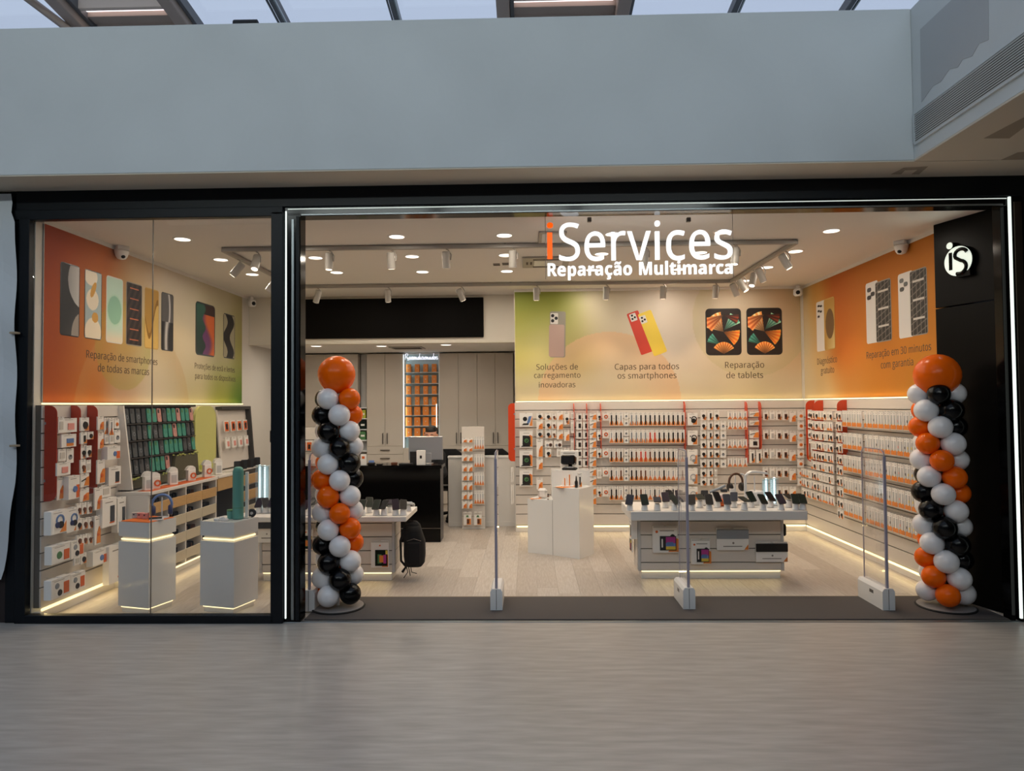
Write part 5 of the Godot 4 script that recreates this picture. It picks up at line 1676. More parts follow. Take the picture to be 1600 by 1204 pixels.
# ---------------------------------------------------------------- tables, podium, pedestals, counter, cabinets
func build_furniture() -> void:
	# ---- phone tables
	var tr := phone_table("white slatted phone table on the right, covered with phones on stands", Vector3(1.65, 0, -1.2), 0.765, 0.66, "right phone table")
	var tl := phone_table("white slatted phone table on the left, half hidden by the balloon column", Vector3(-1.86, 0, -1.2), 0.775, 0.625, "left phone table")
	# packs on the right table's front
	var z := -1.215
	for e in [[1019, 820.5, 1058, 862, "tablet", "boxed tablet cover, higher one, on the front of the right table"], [1079, 841, 1108.5, 880, "tablet", "boxed tablet cover, lower one by the gate, on the right table"], [1119, 824, 1169, 858.5, "keyboard", "wide pack with grey sleeve on the front of the right table"], [1180, 846, 1230, 877, "keyboard_dark", "wide pack with black sleeve on the front of the right table"]]:
		var a := px(e[0], e[1], 2, z)
		var b := px(e[2], e[3], 2, z)
		packet("boxed_product", e[4], b.x - a.x, a.y - b.y, Vector3((a.x + b.x) * 0.5, (a.y + b.y) * 0.5, -1.205), 0.0, e[5], "box", "packs hung on the phone tables")
		hook(tr, Vector3((a.x + b.x) * 0.5 - 1.65, a.y - 0.008, 0.0), 0.02)
	for e in [[580, 844, 608, 886, "tablet_color", "boxed colourful tablet cover on the front of the left table"], [404, 805, 430, 847, "keyboard_dark", "pack with dark sleeve on the left table, seen through the display window"]]:
		var a := px(e[0], e[1], 2, z + 0.06)
		var b := px(e[2], e[3], 2, z + 0.06)
		packet("boxed_product", e[4], b.x - a.x, a.y - b.y, Vector3((a.x + b.x) * 0.5, (a.y + b.y) * 0.5, -1.15), 0.0, e[5], "box", "packs hung on the phone tables")
	var q := px(479, 845, 2, -1.16)
	packet("boxed_product", "tablet_color", 0.13, 0.2, Vector3(q.x, q.y + 0.02, -1.15), 0.0, "boxed cover on the left table, between black post and balloons", "box", "packs hung on the phone tables")
	for k in 3:
		packet("gadget_packet", ["device", "plain", "tablet_color"][k], 0.11, 0.17, Vector3(0.957 - 0.012 * (k % 2), 0.45 - 0.15 * (k / 2), -1.28 - 0.07 * k), -PI / 2, "pack hung on the left end of the right table, %s" % ["front one", "middle one", "rear lower one"][k], "packet", "packs on the table end")
	# mouse-like holder on the right end
	var hd := thing("black_holder", "small black holder on the right end of the right table", "holder", Vector3(2.316, 0.44, -1.3))
	obj("clip", sh("rubber").slab(Vector3(0, -0.06, -0.05), Vector3(0.03, 0.05, 0.05), 0.012), hd)
	# phones on the tables
	var rp := [[984, 783], [1007, 784], [1027, 784], [1040, 781], [1054, 784], [1069, 780], [1081, 784], [1094, 782], [1108, 784], [1121, 780], [1136, 784], [1147, 781], [1163, 784], [1174, 780], [1192, 784], [1204, 780], [1220, 783], [1233, 780], [1243, 783], [1254, 783]]
	for i in rp.size():
		var back: bool = rp[i][1] < 783
		phone_stand(rp[i][0], -1.0 if not back else -1.16, 0.662, i, "%s from left on the right table" % ordinal(i + 1))
	var bp := [[1047, 779], [1061, 779], [1101, 779]]
	for i in bp.size():
		phone_stand(bp[i][0], -1.3, 0.662, i + 9, "right table's rear row, %s from left" % ordinal(i + 1))
	var lp := [[405, 765], [415, 757], [425, 782], [478, 783], [490, 781], [566, 784], [577, 780], [588, 784], [600, 784], [609, 779], [618, 785], [630, 784]]
	for i in lp.size():
		phone_stand(lp[i][0], -1.02 if lp[i][1] >= 783 else -1.17, 0.627, i + 3, "%s from left on the left table" % ordinal(i + 1))
	# lone items on the right table
	var lamp := thing("desk_lamp", "white folding desk lamp with curved arm on the right table", "lamp", Vector3(px(1165, 780, 2, -1.3).x, 0.66, -1.3))
	obj("base", sh("white_plastic").cyl(V0, 0.05, 0.012, 20, 0.004), lamp)
	obj("post", sh("white_plastic").slab(Vector3(-0.012, 0.012, -0.008), Vector3(0.012, 0.27, 0.008), 0.003), lamp)
	obj("arm", sh("white_plastic").tube([Vector3(0, 0.265, 0), Vector3(0.02, 0.285, 0), Vector3(0.05, 0.3, 0), Vector3(0.09, 0.305, 0)], 0.011, 8), lamp)
	obj("head", sh("white_plastic").prism([Vector2(0.02, 0.292), Vector2(0.08, 0.298), Vector2(0.2, 0.28), Vector2(0.225, 0.27), Vector2(0.19, 0.3), Vector2(0.1, 0.312), Vector2(0.05, 0.31)], -0.03, 0.03), lamp)
	obj("side_arm", sh("white_plastic").tube([Vector3(-0.04, 0.285, 0), Vector3(-0.015, 0.278, 0), Vector3(0, 0.262, 0)], 0.008, 6), lamp)
	var sp := thing("round_speaker", "white cylindrical speaker with pink tint behind the phones on the right table", "speaker", Vector3(px(1181, 790, 2, -1.33).x, 0.66, -1.33))
	obj("body", sh("white_plastic").cyl(V0, 0.07, 0.125, 28, 0.008), sp)
	obj("rod", sh("white_plastic").tube([Vector3(-0.015, 0.12, 0.02), Vector3(-0.015, 0.265, 0.02)], 0.006, 6), sp)
	for k in 2:
		tower(px(1197 + k * 11.5, 785, 2, -1.3 - 0.04 * (1 - k)).x, 0.66, -1.33 + 0.06 * k, 0.24 - 0.015 * (1 - k), "lit clear tower with a line of white lights on the right table, %s" % ["left one", "right front one"][k])
	for k in 3:
		tower(px(406 + k * 11, 760, 2, -1.3).x, 0.625, -1.3 + 0.05 * (k % 2), 0.42, "tall lit clear tower on the left table behind glass, %s from left" % ordinal(k + 1))
	headphones("brown headphones", Vector3(px(1150, 770, 2, -1.35).x, 0.66, -1.35), 0.3, "headphone_brown", "black_print", "brown and black headphones on a stand on the right table", 0.28)
	var gb := thing("gimbal", "grey folding gimbal lying on a white block on the right table", "gimbal", Vector3(px(1126, 772, 2, -1.32).x, 0.66, -1.32))
	obj("block", sh("white_plastic").slab(Vector3(-0.08, 0, -0.05), Vector3(0.09, 0.1, 0.05), 0.006), gb)
	obj("handle", sh("grey_print").tube([Vector3(-0.1, 0.115, 0), Vector3(-0.02, 0.145, 0), Vector3(0.045, 0.175, 0)], 0.014, 8), gb)
	obj("clamp", sh("screen_grey").slab(Vector3(0.0, 0.115, -0.02), Vector3(0.06, 0.145, 0.02), 0.006), gb)
	var wb := thing("white_box", "small upright white box between gimbal and headphones on the right table", "box", Vector3(px(1144, 770, 2, -1.3).x, 0.66, -1.3))
	obj("body", sh("card").slab(Vector3(-0.022, 0, -0.02), Vector3(0.022, 0.15, 0.02), 0.002), wb)
	obj("front_print", sh("pink_print").slab(Vector3(-0.015, 0.03, 0.02), Vector3(0.015, 0.12, 0.0215)), wb)
	var oc := thing("orange_case", "orange case lying on the right table in front of the gimbal", "case", Vector3(px(1131, 776, 2, -1.22).x, 0.662, -1.24))
	obj("shell", sh("orange_deep").slab(Vector3(-0.05, 0, -0.04), Vector3(0.05, 0.06, 0.04), 0.012), oc)
	obj("zip", sh("brown_print").slab(Vector3(-0.051, 0.028, -0.041), Vector3(0.051, 0.032, 0.041)), oc)
	var dr := thing("folded_drone", "grey folded gadget on a stand at the right end of the left table", "drone", Vector3(px(638, 790, 2, -1.25).x, 0.625, -1.25))
	obj("stand", sh("white_plastic").lathe(V0, [Vector2(0.03, 0), Vector2(0.018, 0.05), Vector2(0, 0.05)], 14, false), dr)
	for k in 3:
		obj("arm", sh("pale_grey").tube([Vector3(-0.07, 0.1 - 0.012 * k, 0.015 * k), Vector3(0.06, 0.05 + 0.01 * k, 0.015 * k)], 0.009, 6), dr)
	obj("body", sh("grey_print").box(Vector3(0, 0.07, 0.01), Vector3(0.08, 0.03, 0.05), 0.008), dr)
	backpack()
	# ---- stepped white podium
	podium()
	# ---- the two lit pedestals in the window
	pedestal("glossy white lit pedestal with an orange mat, left one in the display window", [Vector2(-2.95, -0.185), Vector2(-3.235, -0.262), Vector2(-3.16, -0.525), Vector2(-2.875, -0.448)])
	pedestal("glossy white lit pedestal with a teal tube, right one in the display window", [Vector2(-2.285, -0.19), Vector2(-2.59, -0.272), Vector2(-2.515, -0.54), Vector2(-2.205, -0.457)])
	pedestal_goods()
	# ---- counter and everything at the back
	var c := thing("black_counter", "glossy black sales counter behind the left phone table", "counter", Vector3(-1.04, 0, -2.92))
	obj("front_upper", sh("black_gloss").slab(Vector3(-1.7, 0.165, -0.03), Vector3(0, 0.86, 0), 0.002), c)
	obj("front_lower", sh("black_gloss").slab(Vector3(-1.7, 0, -0.03), Vector3(0, 0.158, 0), 0.002), c)
	obj("joint", sh("handle").slab(Vector3(-1.7, 0.158, -0.028), Vector3(0, 0.165, -0.002)), c)
	obj("side", sh("screen_grey").slab(Vector3(-0.03, 0, -0.28), Vector3(0.0, 0.86, -0.03), 0.002), c)
	obj("top", sh("black_gloss").slab(Vector3(-1.72, 0.86, -0.3), Vector3(0.02, 0.9, 0.03), 0.004), c)
	obj("side", sh("screen_grey").slab(Vector3(-0.03, 0, -0.28), Vector3(0.0, 0.86, -0.03), 0.002), c).position.x = -1.67
	var hw := thing("low_partition", "low white partition wall behind the packet display stand", "partition", Vector3(-0.63, 0, -3.95))
	obj("panel", sh("white_laminate").slab(Vector3(-0.44, 0, -0.08), Vector3(0.45, 0.9, 0), 0.003), hw)
	obj("cap", sh("white_plastic").slab(Vector3(-0.445, 0.9, -0.1), Vector3(0.455, 0.926, 0.012), 0.003), hw)
	obj("baseboard", sh("white_laminate").slab(Vector3(-0.44, 0, 0), Vector3(0.45, 0.06, 0.008), 0.002), hw)
	for e in [[702, -4.5, "black office chair behind the white partition, left of the packet display stand"], [773, -4.5, "black office chair behind the white partition, right of the packet display stand"]]:
		office_chair(Vector3(px(e[0], 708, 2, e[1]).x, 0, e[1]), e[2])
	counter_goods()
	cabinets()
	packet_stand()
	side_shelf()

func phone_table(label: String, at: Vector3, half: float, body_half: float, where: String) -> Node3D:
	var t := thing("phone_table", label, "table", at, 0.0, "phone tables")
	var f := -0.03 + 0.045 * (1.0 if at.x < 0 else 0.0)
	obj("top", sh("white_laminate").slab(Vector3(-half, 0.578, -0.34), Vector3(half, 0.658 - (0.035 if at.x < 0 else 0.0), 0.255), 0.004), t)
	var b := body_half
	obj("body", sh("groove").slab(Vector3(-b, 0.075, -0.26), Vector3(b, 0.578, f - 0.012), 0.003), t)
	var js := [0.075, 0.15, 0.275, 0.4, 0.525, 0.578]
	for i in js.size() - 1:
		obj("slat", sh("slat_white").slab(Vector3(-b + 0.025, js[i] + 0.004, f - 0.012), Vector3(b - 0.025, js[i + 1] - 0.004, f), 0.002), t)
	for s in [-1.0, 1.0]:
		obj("end_post", sh("pale_grey").slab(Vector3(s * b - 0.012 * (1.0 + s), 0.075, f - 0.014), Vector3(s * b + 0.012 * (1.0 - s), 0.578, f + 0.003), 0.001), t)
		for i in js.size() - 1:
			obj("end_slat", sh("slat_white").slab(Vector3(s * b - 0.004, js[i] + 0.003, -0.255), Vector3(s * b + 0.004, js[i + 1] - 0.003, f - 0.02)), t)
	obj("plinth", sh("white_laminate").slab(Vector3(-b + 0.03, 0, -0.22), Vector3(b - 0.03, 0.066, f - 0.02), 0.002), t)
	led_strip("warm light strip along the foot of the " + where, at + Vector3(-b + 0.03, 0.069, f - 0.012), at + Vector3(b - 0.03, 0.069, f - 0.012), Vector2(0.012, 0.008), Vector3(0, 0, 1), STRIP * 1.2)
	return t

func phone_stand(u: float, z: float, y: float, i: int, where: String) -> void:
	var x := px(u, 790, 2, z).x
	rng.seed = 300 + i * 7
	var kinds := ["phone_black", "phone_purple", "phone_green", "phone_black", "phone_blue", "phone_black", "phone_purple"]
	var names := {"phone_black": "black", "phone_purple": "dark purple", "phone_green": "dark green", "phone_blue": "dark blue"}
	var k: String = kinds[(i * 3 + int(u)) % 7]
	var st := thing("phone_stand", "small white tapered phone stand, %s" % where, "stand", Vector3(x, y, z), 0.0, "phone stands on the tables")
	if not cache.has("pstand"):
		cache["pstand"] = [sh("white_plastic").lathe(V0, [Vector2(0, 0), Vector2(0.032, 0), Vector2(0.03, 0.004), Vector2(0.024, 0.05), Vector2(0.018, 0.056), Vector2(0, 0.056)], 14, false).build(),
			sh("white_plastic").slab(Vector3(-0.02, 0.045, -0.022), Vector3(0.02, 0.062, 0.0), 0.002).build()]
	obj("cone", cache["pstand"][0], st)
	obj("rest", cache["pstand"][1], st)
	var key := "ph" + k
	if not cache.has(key):
		var b := sh("bezel")
		b.prism(round_rect(0.073, 0.148, 0.012), -0.0042, 0.0035)
		var s2 := sh(k)
		s2.prism(round_rect(0.067, 0.142, 0.009), 0.0034, 0.0042)
		var c := sh("bezel")
		c.slab(Vector3(0.004, 0.03, -0.0065), Vector3(0.03, 0.066, -0.004), 0.001)
		cache[key] = [b.build(), s2.build(), c.build()]
	var ph := thing("phone", "%s phone tilted on a white stand, %s" % [names[k], where], "phone", Vector3(x, y + 0.092, z - 0.002), 0.0, "phones on the tables")
	ph.rotation = Vector3(deg_to_rad(-52 + rng.randf() * 14.0), deg_to_rad(rng.randf_range(-26, 26)), deg_to_rad(rng.randf_range(-10, 10)))
	if i % 5 == 2:
		ph.rotation.x = deg_to_rad(-75)
	obj("body", cache[key][0], ph)
	obj("screen", cache[key][1], ph)
	obj("camera_plate", cache[key][2], ph)
	ph.scale = Vector3(0.9, 0.74, 1.0)

func tower(x: float, y: float, z: float, h: float, label: String) -> void:
	var t := thing("lit_tower", label, "display tower", Vector3(x, y, z), 0.0, "lit clear display towers")
	obj("case", sh("acrylic").slab(Vector3(-0.03, 0.01, -0.03), Vector3(0.03, h, 0.03), 0.002), t)
	obj("base", sh("shelf_white").slab(Vector3(-0.034, 0, -0.034), Vector3(0.034, 0.012, 0.034), 0.002), t)
	obj("cap", sh("niche_back").slab(Vector3(-0.032, h, -0.032), Vector3(0.032, h + 0.006, 0.032), 0.001), t)
	obj("back_panel", sh("niche_back").slab(Vector3(-0.028, 0.012, -0.028), Vector3(0.028, h, -0.022)), t)
	var s := sh("tower_led")
	var n := int(h / 0.016)
	for k in n:
		s.slab(Vector3(-0.007, 0.02 + k * 0.016, -0.004), Vector3(0.007, 0.02 + k * 0.016 + 0.0105, 0.004))
	obj("light_column", s, t)
	lamp_area(t, Vector3(0, h * 0.5, 0.036), Vector2(0.02, h * 0.9), Vector3(0, 0, 1), 0.008, Color(0.9, 0.98, 1.0))

func headphones(called: String, at: Vector3, yaw: float, band: String, cup: String, label: String, h: float) -> void:
	var t := thing("headphones", label, "headphones", at, yaw)
	var r := 0.072
	var c := Vector3(0, h - r - 0.005, 0)
	var pts := []
	for k in 15:
		var a := lerpf(-0.35, PI + 0.35, k / 14.0)
		pts.append(c + Vector3(cos(a) * r, sin(a) * r * 1.1, 0))
	obj("headband", sh(band).tube(pts, 0.0105, 8), t)
	for s in [-1.0, 1.0]:
		var cc := c + Vector3(s * (r - 0.012), -0.045, 0)
		var b := Basis(Vector3(0, 0, 1), PI / 2 * s)
		var sp := sh(cup)
		sp.xf = Transform3D(b, cc)
		sp.lathe(Vector3(0, -0.018, 0), [Vector2(0, 0), Vector2(0.036, 0), Vector2(0.042, 0.01), Vector2(0.04, 0.024), Vector2(0.03, 0.034), Vector2(0, 0.034)], 18)
		obj("ear_cup", sp, t)
	var st := sh("white_plastic")
	st.tube([Vector3(0, 0.006, -0.01), Vector3(0, h - 0.02, -0.01)], 0.006, 6)
	obj("stand_rod", st, t)
	obj("stand_base", sh("white_plastic").cyl(V0, 0.05, 0.008, 20, 0.003), t)

func backpack() -> void:
	var t := thing("backpack", "black backpack hung on the right end of the left phone table", "backpack", Vector3(-1.13, 0.13, -1.24))
	var s := sh("fabric_black")
	# rounded soft body lofted from superellipse sections
	var secs := [[0.0, 0.15, 0.075], [0.02, 0.175, 0.092], [0.1, 0.185, 0.1], [0.22, 0.18, 0.098], [0.31, 0.165, 0.088], [0.37, 0.13, 0.07], [0.4, 0.08, 0.04], [0.405, 0.02, 0.01]]
	var ring := func(e):
		var p := []
		for k in 24:
			var a := TAU * k / 24
			p.append(Vector3(0.07 + signf(cos(a)) * pow(absf(cos(a)), 0.55) * e[2] * 0.95 - (0.02 if e[0] > 0.3 else 0.0), e[0], signf(sin(a)) * pow(absf(sin(a)), 0.55) * e[1] * 0.6))
		return p
	for i in secs.size() - 1:
		var a: Array = ring.call(secs[i])
		var b: Array = ring.call(secs[i + 1])
		for k in 24:
			var l := (k + 1) % 24
			var n0: Vector3 = Vector3(a[k].x - 0.07, 0.0, a[k].z).normalized()
			var n1: Vector3 = Vector3(a[l].x - 0.07, 0.0, a[l].z).normalized()
			var up := Vector3(0, 0.9 if i > 3 else 0.0, 0)
			s.trin(a[k], a[l], b[l], n0, n1, (n1 + up).normalized())
			s.trin(a[k], b[l], b[k], n0, (n1 + up).normalized(), (n0 + up).normalized())
	var bot: Array = ring.call(secs[0])
	s.face(bot, Vector3.DOWN)
	obj("body", s, t)
	obj("front_pocket", sh("fabric_black").box(Vector3(0.08, 0.13, 0.105), Vector3(0.12, 0.2, 0.02), 0.009), t)
	obj("zip", sh("handle").tube([Vector3(0.015, 0.24, 0.103), Vector3(0.08, 0.26, 0.106), Vector3(0.145, 0.24, 0.103)], 0.0025, 5), t)
	obj("top_loop", sh("rubber").tube([Vector3(0.0, 0.37, 0.0), Vector3(-0.02, 0.43, 0.0), Vector3(-0.045, 0.44, 0.0), Vector3(-0.06, 0.42, 0)], 0.009, 6), t)
	obj("shoulder_strap", sh("fabric_black").tube([Vector3(-0.01, 0.36, 0.07), Vector3(-0.045, 0.24, 0.09), Vector3(-0.04, 0.06, 0.09), Vector3(0.0, 0.0, 0.06), Vector3(-0.035, -0.05, 0.06)], 0.012, 6), t)
	for k in 3:
		obj("loose_strap", sh("rubber").tube([Vector3(0.0 + 0.02 * k, 0.0, 0.05), Vector3(0.015 + 0.018 * k, -0.05, 0.06), Vector3(-0.02 + 0.06 * k, -0.1 + 0.02 * k, 0.07)], 0.004, 5), t)

func podium() -> void:
	var a := Vector2(-0.019, -2.352)
	var b := Vector2(0.246, -2.224)
	var c := Vector2(0.515, -2.03)
	var d := Vector2(0.688, -2.29)
	var t := thing("stepped_podium", "glossy white stepped display podium in the middle of the shop", "podium", Vector3(0.3, 0, -2.3))
	var o := Vector2(0.3, -2.3)
	var block := func(called: String, pts: Array, y0: float, y1: float):
		var p := []
		for q in pts:
			p.append(Vector2(q.x - o.x, -(q.y - o.y)))
		var s := sh("white_gloss")
		s.xf = Transform3D(Basis(Vector3.RIGHT, Vector3.FORWARD, Vector3.UP), V0)
		s.prism(p, y0, y1)
		obj(called, s, t)
	var back := Vector2(0.17, -0.34)
	block.call("low_block", [a, b - Vector2(0.001, 0), b + Vector2(0.12, -0.26), a + Vector2(0.12, -0.26)], 0.0, 0.58)
	block.call("middle_block", [b, c, d, b + Vector2(0.16, -0.28)], 0.0, 0.722)
	block.call("tall_block", [Vector2(0.245, -2.42), Vector2(0.665, -2.42), Vector2(0.665, -2.66), Vector2(0.245, -2.66)], 0.0, 0.878)
	obj("joint", sh("groove").slab(Vector3(b.x - o.x - 0.0015, 0, b.y - o.y - 0.004), Vector3(b.x - o.x + 0.0015, 0.58, b.y - o.y + 0.0012)), t)
	# goods: a black projector against its white box on the top step
	var q := px(888, 734, 2, -2.5)
	var bx := thing("projector_box", "white carton standing behind the black projector on the podium", "box", Vector3(px(890, 735, 2, -2.6).x, 0.878, -2.618))
	obj("carton", sh("card").slab(Vector3(-0.1, 0, -0.04), Vector3(0.1, 0.2, 0.03), 0.003), bx)
	obj("print_line", sh("text_grey").slab(Vector3(-0.07, 0.17, 0.03), Vector3(0.06, 0.178, 0.031)), bx)
	var pj := thing("projector", "small black box projector tilted on its stand on the podium's top step", "projector", Vector3(px(890, 735, 2, -2.5).x, 0.878, -2.492), -0.3)
	var sc := sh("black_gloss")
	sc.xf = Transform3D(Basis(Vector3.RIGHT, -0.2), Vector3(-0.01, 0.105, 0))
	sc.box(V0, Vector3(0.16, 0.1, 0.1), 0.014)
	obj("housing", sc, pj)
	var ln := sh("phone_black")
	ln.xf = Transform3D(Basis(Vector3.RIGHT, -0.2), Vector3(-0.01, 0.105, 0))
	ln.box(Vector3(0, 0, 0.05), Vector3(0.135, 0.078, 0.006), 0.002)
	obj("front_glass", ln, pj)
	obj("foot", sh("rubber").slab(Vector3(-0.075, 0, -0.045), Vector3(0.08, 0.022, 0.06), 0.008), pj)
	obj("foot_band", sh("steel").slab(Vector3(-0.05, 0.022, 0.0), Vector3(0.05, 0.036, 0.055), 0.004), pj)
	obj("hinge", sh("rubber").slab(Vector3(-0.02, 0.02, -0.05), Vector3(0.02, 0.08, -0.02), 0.004), pj)
	# middle step: orange mat, clear stand, dark pen, boxed item
	var om := thing("orange_mat", "orange mat on the middle step of the podium", "mat", Vector3(0.42, 0.7222, -2.24), 0.62)
	obj("sheet", sh("orange_print").slab(Vector3(-0.14, 0, -0.06), Vector3(0.1, 0.002, 0.06)), om)
	var rack := thing("clear_stand", "small wire stand with strips on the podium's orange mat", "stand", Vector3(0.4, 0.7245, -2.24))
	obj("base", sh("white_plastic").slab(Vector3(-0.06, 0, -0.03), Vector3(0.07, 0.008, 0.03), 0.002), rack)
	for k in 5:
		obj("strip", sh("orange_print" if k % 2 else "card").slab(Vector3(-0.05 + 0.025 * k, 0.008, -0.012), Vector3(-0.038 + 0.025 * k, 0.07 + 0.018 * k, 0.004), 0.001), rack)
	var pen := thing("dark_bottle", "slim black bottle shaped gadget standing on the podium's middle step", "gadget", Vector3(px(900.5, 764, 2, -2.16).x, 0.722, -2.16))
	obj("body", sh("black_print").lathe(V0, [Vector2(0, 0), Vector2(0.017, 0), Vector2(0.017, 0.06), Vector2(0.009, 0.075), Vector2(0.006, 0.115), Vector2(0, 0.118)], 14), pen)
	obj("cap", sh("handle").cyl(Vector3(0, 0.108, 0), 0.0065, 0.014, 10), pen)
	packet("boxed_product", "tall_dark", 0.05, 0.15, Vector3(px(906.5, 752, 2, -2.15).x, 0.722 + 0.0755, -2.2), -0.3, "grey and orange packet standing at the right of the podium's middle step", "packet", "")
	# low step: white oval case, vial, orange card
	var ov := thing("white_case", "white rounded charging case standing on the podium's low step", "case", Vector3(px(848, 783, 2, -2.36).x, 0.5805, -2.38), -0.3)
	obj("shell", sh("white_case").box(Vector3(0, 0.055, 0), Vector3(0.105, 0.11, 0.05), 0.024), ov)
	obj("seam", sh("groove").box(Vector3(0, 0.075, 0), Vector3(0.106, 0.0015, 0.0505)), ov)
	var vi := thing("small_vial", "tiny dark vial beside the white case on the podium's low step", "vial", Vector3(px(856.5, 784, 2, -2.27).x, 0.5805, -2.28))
	obj("bottle", sh("brown_print").lathe(V0, [Vector2(0, 0), Vector2(0.011, 0), Vector2(0.011, 0.035), Vector2(0.005, 0.044), Vector2(0, 0.044)], 12), vi)
	obj("cap", sh("black_print").cyl(Vector3(0, 0.044, 0), 0.006, 0.018, 10), vi)
	obj("paper_label", sh("card").cyl(Vector3(0, 0.008, 0), 0.0115, 0.02, 12), vi)
	var cd := thing("orange_card", "flat orange and white card on the podium's low step", "card", Vector3(px(837, 784, 2, -2.34).x, 0.5805, -2.36), 0.4)
	obj("sheet", sh("orange_print").slab(Vector3(-0.06, 0, -0.03), Vector3(0.06, 0.0015, 0.03)), cd)
	obj("white_gadget", sh("white_plastic").slab(Vector3(-0.03, 0.0015, -0.012), Vector3(0.03, 0.008, 0.012), 0.002), cd)

func pedestal(label: String, c: Array) -> void:
	var mid := Vector2()
	for p in c:
		mid += p * 0.25
	var t := thing("lit_pedestal", label, "pedestal", Vector3(mid.x, 0, mid.y), 0.0, "lit pedestals in the display window")
	var block := func(called: String, y0: float, y1: float, k: float, m: String):
		var p := []
		for q in c:
			p.append(Vector2((q.x - mid.x) * k, -(q.y - mid.y) * k))
		var s := sh(m)
		s.xf = Transform3D(Basis(Vector3.RIGHT, Vector3.FORWARD, Vector3.UP), V0)
		s.prism(p, y0, y1)
		return obj(called, s, t)
	block.call("plinth", 0.0, 0.036, 0.86, "white_laminate")
	block.call("body", 0.048, 0.553, 1.0, "white_gloss")
	block.call("neck", 0.553, 0.593, 0.86, "white_laminate")
	block.call("top_block", 0.593, 0.705, 1.0, "white_gloss")
	block.call("lower_light", 0.036, 0.048, 0.9, "led_warm")
	# light tubes in the two slots, along the edges that face the window
	var s1 := sh("led_warm")
	for i in 4:
		var a: Vector2 = (c[i] - mid) * 0.9
		var b: Vector2 = (c[(i + 1) % 4] - mid) * 0.9
		s1.tube([Vector3(a.x, 0.568, a.y), Vector3(b.x, 0.568, b.y)], 0.006, 5)
	obj("slot_light", s1, t)
	for i in [0, 3]:
		var a: Vector2 = (c[i] - mid)
		var b: Vector2 = (c[(i + 1) % 4] - mid)
		var m := (a + b) * 0.5
		var out := Vector3(m.x, 0, m.y).normalized()
		var l1 := lamp_area(t, Vector3(m.x, 0.573, m.y) * Vector3(0.96, 1, 0.96), Vector2((b - a).length() * 0.85, 0.03), out, STRIP * 0.22, Color(1, 0.85, 0.55))
		var l2 := lamp_area(t, Vector3(m.x, 0.04, m.y) * Vector3(0.98, 1, 0.98), Vector2((b - a).length() * 0.85, 0.012), (out + Vector3(0, -0.8, 0)).normalized(), STRIP * 0.4, Color(1, 0.85, 0.55))

